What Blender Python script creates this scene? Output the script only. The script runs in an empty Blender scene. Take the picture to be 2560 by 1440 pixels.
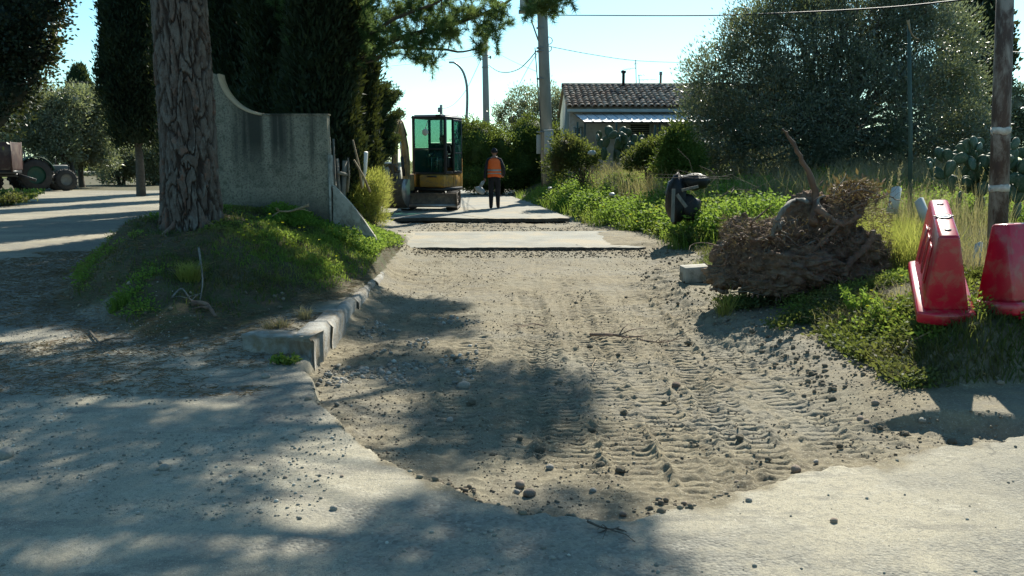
import bpy, math, random
import numpy as np
from mathutils import Vector, Matrix

# ------------------------------------------------------------------ camera, sky, sun, exposure
scene = bpy.context.scene
COL = scene.collection
F_PX, HOR = 2217.0, 390.0                     # focal length and horizon row of the 2560 px photograph
PITCH = math.atan((720 - HOR) / F_PX)
EYE = Vector((0.0, 0.0, 1.6))
cam_d = bpy.data.cameras.new('camera')
cam = bpy.data.objects.new('camera', cam_d)
COL.objects.link(cam)
cam_d.sensor_width = 36.0
cam_d.lens = 36.0 * F_PX / 2560.0
cam_d.clip_start = 0.05
cam_d.clip_end = 8000
cam.location = EYE
cam.rotation_euler = (math.pi / 2 - PITCH, 0, 0)
scene.camera = cam

SUN_AZ, SUN_EL = math.radians(20.5), math.radians(39.5)
S = Vector((math.sin(SUN_AZ) * math.cos(SUN_EL), math.cos(SUN_AZ) * math.cos(SUN_EL), math.sin(SUN_EL)))
world = bpy.data.worlds.new('World')
scene.world = world
world.use_nodes = True
wn = world.node_tree
wn.nodes.clear()
sky = wn.nodes.new('ShaderNodeTexSky')
sky.sky_type = 'NISHITA'
sky.sun_disc = False
sky.sun_elevation = SUN_EL
sky.sun_rotation = SUN_AZ
sky.altitude = 50
sky.air_density = 1.0
sky.dust_density = 0.4
sky.ozone_density = 1.6
tint = wn.nodes.new('ShaderNodeMix'); tint.data_type = 'RGBA'; tint.blend_type = 'MULTIPLY'
tint.inputs[0].default_value = 1.0
tint.inputs[7].default_value = (0.68, 1.0, 1.0, 1)
bg = wn.nodes.new('ShaderNodeBackground')
bg.inputs['Strength'].default_value = 0.086
wo = wn.nodes.new('ShaderNodeOutputWorld')
wn.links.new(sky.outputs[0], tint.inputs[6])
wn.links.new(tint.outputs[2], bg.inputs['Color'])
wn.links.new(bg.outputs[0], wo.inputs['Surface'])

sun_d = bpy.data.lights.new('sun', 'SUN')
sun_d.energy = 5.0
sun_d.angle = math.radians(0.55)
sun_d.color = (1.0, 0.94, 0.81)
sun = bpy.data.objects.new('sun', sun_d)
COL.objects.link(sun)
sun.rotation_euler = S.to_track_quat('Z', 'Y').to_euler()
sun.location = S * 60

vs = scene.view_settings
vs.view_transform = 'Standard'
vs.look = 'None'
vs.gamma = 1.0
vs.use_curve_mapping = False
vs.exposure = 1.08
scene.render.engine = 'CYCLES'
scene.cycles.max_bounces = 6
scene.cycles.diffuse_bounces = 3
scene.cycles.glossy_bounces = 3
scene.cycles.transmission_bounces = 4
scene.cycles.transparent_max_bounces = 6
scene.cycles.caustics_reflective = False
scene.cycles.caustics_refractive = False
scene.cycles.use_denoising = True
try:
    scene.cycles.denoising_prefilter = 'ACCURATE'
except Exception:
    pass

# ------------------------------------------------------------------ helpers
CP, SP = math.cos(PITCH), math.sin(PITCH)
def ray(u, v):
    x, y = (u - 1280) / F_PX, -(v - 720) / F_PX
    return np.array([x, CP + y * SP, y * CP - SP])
def P(u, v, Y):
    d = ray(u, v)
    return (EYE.x + d[0] * Y / d[1], Y, EYE.z + d[2] * Y / d[1])
def proj(p):
    x, y, z = p[0], p[1], p[2] - EYE.z
    f = y * CP - z * SP
    up = y * SP + z * CP
    return (1280 + F_PX * x / f, 720 - F_PX * up / f) if f > 0.1 else (None, None)

def hash2(ix, iy, seed):
    h = (ix.astype(np.int64) * 374761393 + iy.astype(np.int64) * 668265263 + seed * 974634777) & 0xFFFFFFFF
    h = ((h ^ (h >> 13)) * 1274126177) & 0xFFFFFFFF
    h = (h ^ (h >> 16)) & 0xFFFFFFFF
    return h / 4294967295.0
def vnoise(x, y, seed=0):
    x = np.asarray(x, float); y = np.asarray(y, float)
    ix, iy = np.floor(x), np.floor(y)
    fx, fy = x - ix, y - iy
    fx = fx * fx * (3 - 2 * fx); fy = fy * fy * (3 - 2 * fy)
    a = hash2(ix, iy, seed); b = hash2(ix + 1, iy, seed)
    c = hash2(ix, iy + 1, seed); d = hash2(ix + 1, iy + 1, seed)
    return (a * (1 - fx) + b * fx) * (1 - fy) + (c * (1 - fx) + d * fx) * fy * 1.0
def fbm(x, y, seed=0, o=4):
    s, a, t = 0, 0.5, 0
    for i in range(o):
        s = s + a * vnoise(np.asarray(x) * 2 ** i + 13.7 * i, np.asarray(y) * 2 ** i - 7.1 * i, seed + i)
        t += a; a *= 0.5
    return s / t
def sstep(a, b, x):
    t = np.clip((x - a) / (b - a), 0, 1)
    return t * t * (3 - 2 * t)

class MB:
    """collects geometry; build() links it as one mesh object"""
    def __init__(self):
        self.v, self.f, self.n = [], [], 0
    def add(self, v, f):
        v = np.asarray(v, float).reshape(-1, 3); f = np.asarray(f, np.int64)
        self.v.append(v); self.f.append(f + self.n); self.n += len(v)
        return self
    def box(self, c, s, rot=None, taper=1.0):
        sx, sy, sz = s[0] / 2, s[1] / 2, s[2] / 2
        t = taper
        v = np.array([[-sx, -sy, -sz], [sx, -sy, -sz], [sx, sy, -sz], [-sx, sy, -sz],
                      [-sx * t, -sy * t, sz], [sx * t, -sy * t, sz], [sx * t, sy * t, sz], [-sx * t, sy * t, sz]])
        if rot is not None:
            v = v @ np.array(rot.to_3x3() if hasattr(rot, 'to_3x3') else rot).T
        return self.add(v + np.array(c), [[0, 3, 2, 1], [4, 5, 6, 7], [0, 1, 5, 4], [1, 2, 6, 5], [2, 3, 7, 6], [3, 0, 4, 7]])
    def beam(self, a, b, w, h, up=(0, 0, 1)):
        a, b = Vector(a), Vector(b)
        d = b - a
        z = d.normalized()
        u = Vector(up)
        if abs(z.dot(u)) > 0.98: u = Vector((0, 1, 0))
        x = u.cross(z).normalized(); y = z.cross(x)
        m = Matrix((x, y, z)).transposed()
        return self.box((a + b) / 2, (w, h, d.length), m)
    def tube(self, pts, radii, seg=8, cap=True):
        pts = np.array([tuple(p) for p in pts], float)
        n = len(pts)
        if np.isscalar(radii): radii = [radii] * n
        tan = np.gradient(pts, axis=0) if n > 1 else np.array([[0, 0, 1]])
        tan /= np.linalg.norm(tan, axis=1)[:, None] + 1e-9
        ref = np.array([0, 0, 1.0]) if abs(tan[0][2]) < 0.9 else np.array([1.0, 0, 0])
        ang = np.linspace(0, 2 * np.pi, seg, endpoint=False)
        rings = []
        x = np.cross(ref, tan[0]); x /= np.linalg.norm(x)
        for i in range(n):
            x = x - tan[i] * np.dot(x, tan[i]); x /= np.linalg.norm(x) + 1e-9
            y = np.cross(tan[i], x)
            rings.append(pts[i] + radii[i] * (np.cos(ang)[:, None] * x + np.sin(ang)[:, None] * y))
        v = np.concatenate(rings)
        j = np.arange(seg); k = (j + 1) % seg
        f = np.concatenate([np.stack([i * seg + j, i * seg + k, (i + 1) * seg + k, (i + 1) * seg + j], 1) for i in range(n - 1)])
        self.add(v, f)
        if cap:
            base = self.n - len(v)
            self.v.append(pts[[0, -1]]); a, b = self.n, self.n + 1; self.n += 2
            self.f.append(np.stack([np.full(seg, a), base + k, base + j], 1))
            e = base + (n - 1) * seg
            self.f.append(np.stack([np.full(seg, b), e + j, e + k], 1))
        return self
    def lathe(self, prof, c=(0, 0, 0), seg=16, axis='z', cap=True):
        ang = np.linspace(0, 2 * np.pi, seg, endpoint=False)
        v = []
        for r, z in prof:
            x, y = r * np.cos(ang), r * np.sin(ang)
            if axis == 'z': v.append(np.stack([x, y, np.full(seg, z)], 1))
            elif axis == 'x': v.append(np.stack([np.full(seg, z), x, y], 1))
            else: v.append(np.stack([y, np.full(seg, z), x], 1))
        v = np.concatenate(v) + np.array(c)
        j = np.arange(seg); k = (j + 1) % seg
        n = len(prof)
        self.add(v, np.concatenate([np.stack([i * seg + j, i * seg + k, (i + 1) * seg + k, (i + 1) * seg + j], 1) for i in range(n - 1)]))
        if cap:
            base = self.n - len(v)
            self.f.append((base + j[::-1])[None, :]); self.f.append((base + (n - 1) * seg + j)[None, :])
        return self
    def prism(self, poly, a, b, axis='y'):
        """poly in the plane across axis, extruded from a to b"""
        n = len(poly)
        def put(p, t):
            return {'y': (p[0], t, p[1]), 'x': (t, p[0], p[1]), 'z': (p[0], p[1], t)}[axis]
        v = [put(p, a) for p in poly] + [put(p, b) for p in poly]
        base = self.n
        self.add(v, [[i, (i + 1) % n, n + (i + 1) % n, n + i] for i in range(n)])
        self.f.append(np.array([[base + i for i in range(n)][::-1]])); self.f.append(np.array([[base + n + i for i in range(n)]]))
        return self
    def build(self, name, mat, parent=None, smooth=False, bevel=0, loc=None, calc=False):
        me = bpy.data.meshes.new(name)
        v = np.concatenate(self.v).astype(np.float32)
        fs = [f for f in self.f if f.size]
        counts = np.concatenate([np.full(len(f), f.shape[1], np.int32) for f in fs])
        loops = np.concatenate([f.ravel() for f in fs]).astype(np.int32)
        me.vertices.add(len(v)); me.vertices.foreach_set('co', v.ravel())
        me.loops.add(len(loops)); me.loops.foreach_set('vertex_index', loops)
        me.polygons.add(len(counts))
        st = np.zeros(len(counts), np.int32); st[1:] = np.cumsum(counts)[:-1]
        me.polygons.foreach_set('loop_start', st); me.polygons.foreach_set('loop_total', counts)
        if smooth: me.polygons.foreach_set('use_smooth', np.ones(len(counts), bool))
        me.update(calc_edges=True)
        if calc:
            import bmesh
            bm = bmesh.new(); bm.from_mesh(me); bmesh.ops.recalc_face_normals(bm, faces=bm.faces); bm.to_mesh(me); bm.free()
        for m in (mat if isinstance(mat, (list, tuple)) else [mat]): me.materials.append(m)
        o = bpy.data.objects.new(name, me); COL.objects.link(o)
        if parent: o.parent = parent
        if loc: o.location = loc
        if bevel:
            b = o.modifiers.new('bevel', 'BEVEL'); b.width = bevel; b.segments = 2; b.limit_method = 'ANGLE'
        return o

def tag(o, label=None, cat=None, group=None, kind=None):
    if label: o['label'] = label
    if cat: o['category'] = cat
    if group: o['group'] = group
    if kind: o['kind'] = kind
    return o
def empty(name, loc, rz=0, label=None, cat=None, group=None):
    o = bpy.data.objects.new(name, None); COL.objects.link(o)
    o.location = loc; o.rotation_euler = (0, 0, rz); o.empty_display_size = 0.3
    return tag(o, label, cat, group)
def place(src, loc, rot=(0, 0, 0), sc=1.0, label=None, group=None, name=None):
    """copy of a thing that is one mesh"""
    c = src.copy(); COL.objects.link(c); c.location = loc; c.rotation_euler = rot
    c.scale = (sc,) * 3 if np.isscalar(sc) else sc
    if label: c['label'] = label
    if group: c['group'] = group
    return c

# ------------------------------------------------------------------ materials
def nodes(name):
    m = bpy.data.materials.new(name); m.use_nodes = True
    t = m.node_tree; b = t.nodes['Principled BSDF']
    return m, t, b
def mixc(t, fac, a, b, mode='MIX'):
    n = t.nodes.new('ShaderNodeMix'); n.data_type = 'RGBA'; n.blend_type = mode
    for sock, val in ((n.inputs[0], fac), (n.inputs[6], a), (n.inputs[7], b)):
        if hasattr(val, 'links'): t.links.new(val, sock)
        elif isinstance(val, (int, float)): sock.default_value = val
        else: sock.default_value = (*val, 1)
    return n.outputs[2]
def noise(t, scale, detail=4, rough=0.6, vec=None, dist=0):
    n = t.nodes.new('ShaderNodeTexNoise'); n.inputs['Scale'].default_value = scale
    n.inputs['Detail'].default_value = detail; n.inputs['Roughness'].default_value = rough
    n.inputs['Distortion'].default_value = dist
    if vec: t.links.new(vec, n.inputs['Vector'])
    return n.outputs[0]
def ramp(t, fac, lo, hi):
    n = t.nodes.new('ShaderNodeMapRange'); n.inputs[1].default_value = lo; n.inputs[2].default_value = hi
    n.clamp = True; t.links.new(fac, n.inputs[0])
    return n.outputs[0]
def coords(t, which='Object', scale=None):
    n = t.nodes.new('ShaderNodeTexCoord')
    if scale is None: return n.outputs[which]
    m = t.nodes.new('ShaderNodeMapping'); m.inputs['Scale'].default_value = scale
    t.links.new(n.outputs[which], m.inputs[0])
    return m.outputs[0]
def bump(t, h, strength, dist, b, prev=None):
    n = t.nodes.new('ShaderNodeBump'); n.inputs['Strength'].default_value = strength; n.inputs['Distance'].default_value = dist
    t.links.new(h, n.inputs['Height'])
    if prev: t.links.new(prev, n.inputs['Normal'])
    t.links.new(n.outputs[0], b.inputs['Normal'])
    return n.outputs[0]
def pbr(name, c1, c2=None, scale=6, rough=0.7, metal=0, bmp=0.3, bscale=40, bdist=0.01, stretch=None, lo=0.35, hi=0.65, dirt=None, dscale=3, spec=0.4, emit=None):
    m, t, b = nodes(name)
    vec = coords(t, 'Object', stretch)
    c2 = c2 or tuple(x * 0.7 for x in c1)
    col = mixc(t, ramp(t, noise(t, scale, 5, 0.65, vec), lo, hi), c1, c2)
    if dirt:
        col = mixc(t, ramp(t, noise(t, dscale, 6, 0.7, vec, 0.4), 0.48, 0.62), col, dirt)
    t.links.new(col, b.inputs['Base Color'])
    b.inputs['Roughness'].default_value = rough; b.inputs['Metallic'].default_value = metal
    b.inputs['Specular IOR Level'].default_value = spec
    if bmp: bump(t, noise(t, bscale, 5, 0.7, vec), bmp, bdist, b)
    return m
def leafmat(name, c1, c2, c3=None, transl=0.35, rough=0.65, spec=0.16, nscale=1.2):
    m, t, b = nodes(name)
    g = t.nodes.new('ShaderNodeNewGeometry')
    col = mixc(t, g.outputs['Random Per Island'], c1, c2)
    if c3: col = mixc(t, ramp(t, noise(t, nscale, 3, 0.6, coords(t, 'Object')), 0.5, 0.68), col, c3)
    t.links.new(col, b.inputs['Base Color'])
    b.inputs['Roughness'].default_value = rough; b.inputs['Specular IOR Level'].default_value = spec
    tr = t.nodes.new('ShaderNodeBsdfTranslucent')
    t.links.new(mixc(t, 0.35, col, (0.35, 0.40, 0.05), 'MIX'), tr.inputs['Color'])
    mx = t.nodes.new('ShaderNodeMixShader'); mx.inputs[0].default_value = transl
    t.links.new(b.outputs[0], mx.inputs[1]); t.links.new(tr.outputs[0], mx.inputs[2])
    out = [n for n in t.nodes if n.type == 'OUTPUT_MATERIAL'][0]
    t.links.new(mx.outputs[0], out.inputs['Surface'])
    return m

def ground_material():
    m, t, b = nodes('ground_surface')
    vec = coords(t, 'Object')
    at = t.nodes.new('ShaderNodeAttribute'); at.attribute_name = 'mask'
    sp = t.nodes.new('ShaderNodeSeparateColor'); t.links.new(at.outputs['Color'], sp.inputs[0])
    dirt, green, grav = sp.outputs[0], sp.outputs[1], sp.outputs[2]
    stretchv = coords(t, 'Object', (1.0, 0.55, 1.0))
    n1 = noise(t, 0.7, 5, 0.6, stretchv, 0.3); n2 = noise(t, 5, 6, 0.7, vec); n3 = noise(t, 45, 4, 0.7, vec); n4 = noise(t, 190, 3, 0.7, vec)
    # worn concrete-grey pavement under a film of dust
    pav = mixc(t, ramp(t, n1, 0.38, 0.62), (0.350, 0.315, 0.232), (0.240, 0.222, 0.170))
    pav = mixc(t, ramp(t, n2, 0.50, 0.66), pav, (0.375, 0.345, 0.268))
    pav = mixc(t, ramp(t, noise(t, 1.9, 6, 0.7, coords(t, 'Object', (0.6, 1.6, 1))), 0.54, 0.66), pav, (0.165, 0.155, 0.128))
    pav = mixc(t, ramp(t, noise(t, 22, 5, 0.75, vec), 0.52, 0.66), pav, (0.225, 0.21, 0.165))
    pav = mixc(t, ramp(t, n3, 0.55, 0.68), pav, (0.19, 0.178, 0.142))
    pav = mixc(t, ramp(t, noise(t, 60, 3, 0.7, vec), 0.60, 0.68), pav, (0.42, 0.39, 0.32))
    pav = mixc(t, ramp(t, n4, 0.54, 0.66), pav, (0.105, 0.10, 0.085))
    pav = mixc(t, ramp(t, noise(t, 130, 2, 0.6, vec), 0.66, 0.72), pav, (0.50, 0.47, 0.40))
    vc = t.nodes.new('ShaderNodeTexVoronoi'); vc.feature = 'DISTANCE_TO_EDGE'; vc.inputs['Scale'].default_value = 0.55; vd = t.nodes.new('ShaderNodeVectorMath'); vd.operation = 'MULTIPLY_ADD'; nn_ = t.nodes.new('ShaderNodeTexNoise'); nn_.inputs['Scale'].default_value = 2.4; nn_.inputs['Detail'].default_value = 6; t.links.new(vec, nn_.inputs['Vector']); t.links.new(nn_.outputs['Color'], vd.inputs[0]); vd.inputs[1].default_value = (0.9, 0.9, 0); t.links.new(vec, vd.inputs[2]); t.links.new(vd.outputs[0], vc.inputs['Vector'])
    ck = ramp(t, vc.outputs['Distance'], 0.006, 0.0); ckm = t.nodes.new('ShaderNodeMath'); ckm.operation = 'MULTIPLY'; t.links.new(ck, ckm.inputs[0]); t.links.new(ramp(t, n1, 0.46, 0.54), ckm.inputs[1])
    pav = mixc(t, ckm.outputs[0], pav, (0.085, 0.08, 0.065))
    # dug earth
    ea = mixc(t, ramp(t, n2, 0.38, 0.60), (0.205, 0.174, 0.112), (0.125, 0.106, 0.070))
    ea = mixc(t, ramp(t, n3, 0.52, 0.66), ea, (0.265, 0.235, 0.160))
    ea = mixc(t, ramp(t, n1, 0.50, 0.66), ea, (0.205, 0.188, 0.138))
    ea = mixc(t, ramp(t, n4, 0.54, 0.66), ea, (0.10, 0.085, 0.065))
    ea = mixc(t, ramp(t, noise(t, 90, 3, 0.7, vec), 0.62, 0.70), ea, (0.36, 0.33, 0.27))
    # humus and litter under the grass
    gr = mixc(t, ramp(t, n2, 0.4, 0.62), (0.070, 0.055, 0.034), (0.055, 0.066, 0.026))
    gr = mixc(t, ramp(t, n3, 0.52, 0.72), gr, (0.13, 0.105, 0.065))
    # loose gravel
    vo = t.nodes.new('ShaderNodeTexVoronoi'); vo.inputs['Scale'].default_value = 55; t.links.new(vec, vo.inputs['Vector'])
    gv = mixc(t, vo.outputs['Color'], (0.12, 0.115, 0.098), (0.27, 0.255, 0.21))
    col = mixc(t, dirt, pav, ea)
    gfac = t.nodes.new('ShaderNodeMath'); gfac.operation = 'MULTIPLY'; t.links.new(grav, gfac.inputs[0]); t.links.new(ramp(t, n2, 0.35, 0.55), gfac.inputs[1])
    col = mixc(t, gfac.outputs[0], col, gv)
    col = mixc(t, green, col, gr)
    t.links.new(col, b.inputs['Base Color'])
    b.inputs['Roughness'].default_value = 0.92; b.inputs['Specular IOR Level'].default_value = 0.2
    k = bump(t, n4, 0.6, 0.006, b)
    k = bump(t, n3, 0.5, 0.011, b, k)
    k = bump(t, n2, 0.4, 0.03, b, k)
    inv = t.nodes.new('ShaderNodeMath'); inv.operation = 'MULTIPLY'; t.links.new(vo.outputs['Distance'], inv.inputs[0]); t.links.new(gfac.outputs[0], inv.inputs[1])
    bump(t, inv.outputs[0], 0.4, -0.02, b, k)
    return m

M = {}
M['ground'] = ground_material()
M['asphalt'] = pbr('asphalt', (0.24, 0.235, 0.20), (0.165, 0.165, 0.145), 1.5, 0.9, 0, 0.5, 160, 0.006, dirt=(0.27, 0.235, 0.17), dscale=0.7)
M['asphalt_edge'] = pbr('broken_asphalt_edge', (0.055, 0.053, 0.05), (0.10, 0.09, 0.075), 20, 0.95, 0, 0.9, 60, 0.02)
M['concrete'] = pbr('concrete', (0.36, 0.34, 0.29), (0.24, 0.225, 0.19), 4, 0.9, 0, 0.6, 60, 0.008, dirt=(0.14, 0.13, 0.10), dscale=5)
M['kerb'] = pbr('kerb_concrete', (0.34, 0.335, 0.305), (0.21, 0.20, 0.175), 7, 0.9, 0, 0.8, 45, 0.02, dirt=(0.20, 0.165, 0.115), dscale=4)
M['pole_concrete'] = pbr('pole_concrete', (0.30, 0.295, 0.26), (0.24, 0.235, 0.205), 5, 0.85, 0, 0.2, 90, 0.004, stretch=(1, 1, 0.3))
M['rust'] = pbr('rusty_paint', (0.085, 0.050, 0.036), (0.052, 0.034, 0.027), 7, 0.75, 0, 0.4, 50, 0.004, stretch=(1, 1, 0.35), dirt=(0.23, 0.20, 0.17), dscale=6)
M['tape'] = pbr('paper_remnant', (0.55, 0.52, 0.46), (0.34, 0.31, 0.27), 20, 0.8, 0, 0.3, 60, 0.003)
M['red'] = pbr('red_plastic', (0.42, 0.007, 0.028), (0.33, 0.007, 0.022), 3, 0.26, 0, 0.06, 25, 0.002, dirt=(0.30, 0.06, 0.05), dscale=9, spec=0.5)
M['dark_plastic'] = pbr('dark_plastic', (0.03, 0.03, 0.03), (0.02, 0.02, 0.02), 10, 0.5)
M['black_bag'] = pbr('black_film', (0.008, 0.008, 0.009), (0.013, 0.013, 0.014), 8, 0.5, 0, 0.5, 14, 0.03, spec=0.3)
M['white_film'] = pbr('white_film', (0.42, 0.45, 0.46), (0.28, 0.31, 0.33), 8, 0.45, 0, 0.5, 30, 0.01)
M['wood_grey'] = pbr('weathered_wood', (0.20, 0.19, 0.165), (0.11, 0.10, 0.085), 9, 0.85, 0, 0.5, 30, 0.006, stretch=(3, 3, 0.4))
M['cane'] = pbr('dry_cane', (0.33, 0.26, 0.16), (0.17, 0.12, 0.07), 8, 0.8)
M['bark'] = None
M['twig'] = pbr('twig_bark', (0.10, 0.082, 0.062), (0.055, 0.045, 0.036), 12, 0.9, 0, 0.6, 40, 0.01)
M['root'] = pbr('root_bark', (0.19, 0.115, 0.080), (0.10, 0.062, 0.046), 9, 0.85, 0, 0.7, 50, 0.012, dirt=(0.19, 0.14, 0.10), dscale=7)
M['root_pale'] = pbr('root_stripped', (0.15, 0.085, 0.050), (0.080, 0.048, 0.032), 8, 0.7, 0, 0.4, 40, 0.006)
M['clod'] = pbr('earth_clod', (0.190, 0.125, 0.085), (0.095, 0.062, 0.045), 9, 0.95, 0, 0.9, 35, 0.02, dirt=(0.20, 0.155, 0.11), dscale=11)
M['crumbly'] = pbr('crumbly_earth', (0.225, 0.192, 0.132), (0.150, 0.126, 0.086), 9, 0.95, 0, 0.9, 35, 0.02)
M['stone'] = pbr('stone', (0.33, 0.30, 0.25), (0.23, 0.205, 0.17), 4, 0.85, 0, 0.5, 30, 0.01)
M['stone_brown'] = pbr('stone_brown', (0.28, 0.215, 0.16), (0.20, 0.155, 0.115), 4, 0.85, 0, 0.5, 30, 0.01)
M['orange'] = pbr('hi_vis_orange', (0.95, 0.17, 0.03), (0.80, 0.12, 0.02), 7, 0.6, 0, 0.4, 14, 0.015)
M['band'] = pbr('reflective_band', (0.33, 0.33, 0.32), (0.24, 0.24, 0.24), 12, 0.4)
M['cloth_dark'] = pbr('dark_cloth', (0.018, 0.020, 0.026), (0.012, 0.013, 0.017), 8, 0.9, 0, 0.4, 20, 0.01)
M['cloth_navy'] = pbr('navy_cloth', (0.022, 0.028, 0.04), (0.015, 0.018, 0.026), 8, 0.9, 0, 0.4, 20, 0.01)
M['skin'] = pbr('skin', (0.36, 0.20, 0.14), (0.30, 0.16, 0.11), 9, 0.55, 0, 0)
M['yellow'] = pbr('machine_yellow', (0.50, 0.27, 0.035), (0.36, 0.20, 0.04), 5, 0.5, 0, 0.1, 30, 0.002, dirt=(0.20, 0.14, 0.07), dscale=3.2, spec=0.5)
M['cream'] = pbr('faded_yellow_steel', (0.42, 0.30, 0.14), (0.28, 0.19, 0.09), 5, 0.55, 0, 0.2, 30, 0.003, dirt=(0.13, 0.10, 0.07), dscale=4)
M['frame'] = pbr('machine_black', (0.030, 0.032, 0.035), (0.018, 0.020, 0.022), 5, 0.45, 0, 0.1, 30, 0.002)
M['steel_dirty'] = pbr('muddy_steel', (0.15, 0.122, 0.105), (0.085, 0.072, 0.064), 6, 0.7, 0.2, 0.5, 40, 0.006, dirt=(0.22, 0.17, 0.12), dscale=5)
M['steel_bright'] = pbr('worn_steel', (0.40, 0.38, 0.36), (0.26, 0.24, 0.22), 6, 0.4, 0.6, 0.2)
M['chrome'] = pbr('piston_rod', (0.55, 0.55, 0.55), (0.5, 0.5, 0.5), 6, 0.25, 0.9, 0)
M['rubber'] = pbr('rubber', (0.028, 0.027, 0.026), (0.05, 0.045, 0.04), 5, 0.85, 0, 0.5, 30, 0.006)
M['roof_grey'] = pbr('cab_roof', (0.42, 0.43, 0.45), (0.34, 0.35, 0.37), 5, 0.5)
M['white'] = pbr('white_paint', (0.72, 0.72, 0.70), (0.60, 0.60, 0.58), 4, 0.6, 0, 0.1)
M['box_grey'] = pbr('grey_cabinet', (0.40, 0.42, 0.41), (0.35, 0.37, 0.36), 5, 0.55, 0, 0.05)
M['wire'] = pbr('cable_sheath', (0.035, 0.038, 0.04), (0.025, 0.027, 0.03), 5, 0.6, 0, 0)
M['galv'] = pbr('galvanised', (0.26, 0.28, 0.28), (0.19, 0.20, 0.20), 8, 0.5, 0.5, 0.1)
M['green_post'] = pbr('green_post_paint', (0.045, 0.085, 0.07), (0.035, 0.06, 0.05), 8, 0.6)
M['trailer_red'] = pbr('faded_maroon_paint', (0.050, 0.018, 0.015), (0.032, 0.014, 0.012), 4, 0.6, 0, 0.2, dirt=(0.09, 0.06, 0.045))
M['tractor_green'] = pbr('tractor_green', (0.012, 0.075, 0.05), (0.01, 0.05, 0.035), 4, 0.5)
M['tractor_paint'] = pbr('tractor_grey', (0.16, 0.165, 0.15), (0.10, 0.105, 0.10), 4, 0.5)
M['wall_pale'] = pbr('pale_plaster', (0.42, 0.40, 0.35), (0.34, 0.33, 0.29), 2, 0.9, 0, 0.3, 40, 0.005, dirt=(0.28, 0.26, 0.22), dscale=1.5)
M['wall_green'] = pbr('grey_green_plaster', (0.20, 0.235, 0.205), (0.15, 0.18, 0.155), 2, 0.9, 0, 0.3)
M['fascia'] = pbr('pale_blue_fascia', (0.36, 0.42, 0.42), (0.28, 0.34, 0.34), 4, 0.7)
M['sheet'] = pbr('white_sheet_roofing', (0.80, 0.80, 0.80), (0.72, 0.72, 0.72), 4, 0.5, 0, 0.1)
M['shutter'] = pbr('grey_shutter', (0.24, 0.26, 0.25), (0.18, 0.19, 0.18), 5, 0.6)

def tile_mat():
    m, t, b = nodes('clay_tile')
    oi = t.nodes.new('ShaderNodeObjectInfo')
    r = oi.outputs['Random']
    col = mixc(t, ramp(t, r, 0.0, 0.75), (0.40, 0.25, 0.175), (0.64, 0.51, 0.39))
    col = mixc(t, ramp(t, r, 0.88, 0.95), col, (0.12, 0.09, 0.08))
    col = mixc(t, ramp(t, noise(t, 14, 5, 0.7, coords(t, 'Object')), 0.45, 0.65), col, (0.12, 0.10, 0.085))
    t.links.new(col, b.inputs['Base Color']); b.inputs['Roughness'].default_value = 0.85
    bump(t, noise(t, 60, 4, 0.7, coords(t, 'Object')), 0.4, 0.005, b)
    return m
M['tile'] = tile_mat()
def wall_mat():
    m, t, b = nodes('stained_render')
    v = coords(t, 'Object')
    base = mixc(t, ramp(t, noise(t, 2.2, 6, 0.7, v), 0.35, 0.65), (0.34, 0.31, 0.235), (0.22, 0.21, 0.16))
    base = mixc(t, ramp(t, noise(t, 38, 5, 0.75, v), 0.48, 0.64), base, (0.10, 0.098, 0.08))
    base = mixc(t, ramp(t, noise(t, 9, 6, 0.75, v), 0.54, 0.66), base, (0.12, 0.125, 0.09))
    # dark run-off streaks that start below the coping
    sv = coords(t, 'Object', (3.4, 1.0, 0.10))
    st = ramp(t, noise(t, 1.5, 3, 0.5, sv), 0.44, 0.58)
    sx = t.nodes.new('ShaderNodeSeparateXYZ'); t.links.new(v, sx.inputs[0])
    hz = ramp(t, sx.outputs[2], 0.35, 1.0)
    mu = t.nodes.new('ShaderNodeMath'); mu.operation = 'MULTIPLY'; t.links.new(st, mu.inputs[0]); t.links.new(hz, mu.inputs[1])
    col = mixc(t, mu.outputs[0], base, (0.050, 0.052, 0.042))
    low = ramp(t, sx.outputs[2], 0.32, -0.02)
    mu2 = t.nodes.new('ShaderNodeMath'); mu2.operation = 'MULTIPLY'; t.links.new(low, mu2.inputs[0]); t.links.new(ramp(t, noise(t, 3, 5, 0.7, v), 0.3, 0.6), mu2.inputs[1])
    col = mixc(t, mu2.outputs[0], col, (0.10, 0.095, 0.075))
    t.links.new(col, b.inputs['Base Color']); b.inputs['Roughness'].default_value = 0.95
    k = bump(t, noise(t, 55, 6, 0.75, v), 1.0, 0.025, b)
    bump(t, noise(t, 9, 4, 0.6, v), 0.4, 0.03, b, k)
    return m
M['wall'] = wall_mat()
def bark_mat():
    m, t, b = nodes('pine_bark')
    at = t.nodes.new('ShaderNodeAttribute'); at.attribute_name = 'plate'
    v = coords(t, 'Object')
    n = noise(t, 30, 5, 0.7, coords(t, 'Object', (1, 1, 0.45)))
    s = t.nodes.new('ShaderNodeSeparateColor'); t.links.new(at.outputs['Color'], s.inputs[0])
    col = mixc(t, s.outputs[0], (0.085, 0.062, 0.050), (0.150, 0.138, 0.122))
    col = mixc(t, ramp(t, s.outputs[1], 0.70, 0.9), col, (0.150, 0.085, 0.062))
    col = mixc(t, ramp(t, n, 0.5, 0.72), col, (0.06, 0.046, 0.038))
    col = mixc(t, s.outputs[2], (0.030, 0.020, 0.016), col)
    t.links.new(col, b.inputs['Base Color']); b.inputs['Roughness'].default_value = 0.95
    b.inputs['Specular IOR Level'].default_value = 0.15
    bump(t, n, 0.8, 0.012, b)
    return m
M['bark'] = bark_mat()
M['pine'] = leafmat('pine_needles', (0.045, 0.125, 0.065), (0.095, 0.21, 0.10), (0.10, 0.15, 0.06), 0.5)
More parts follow.
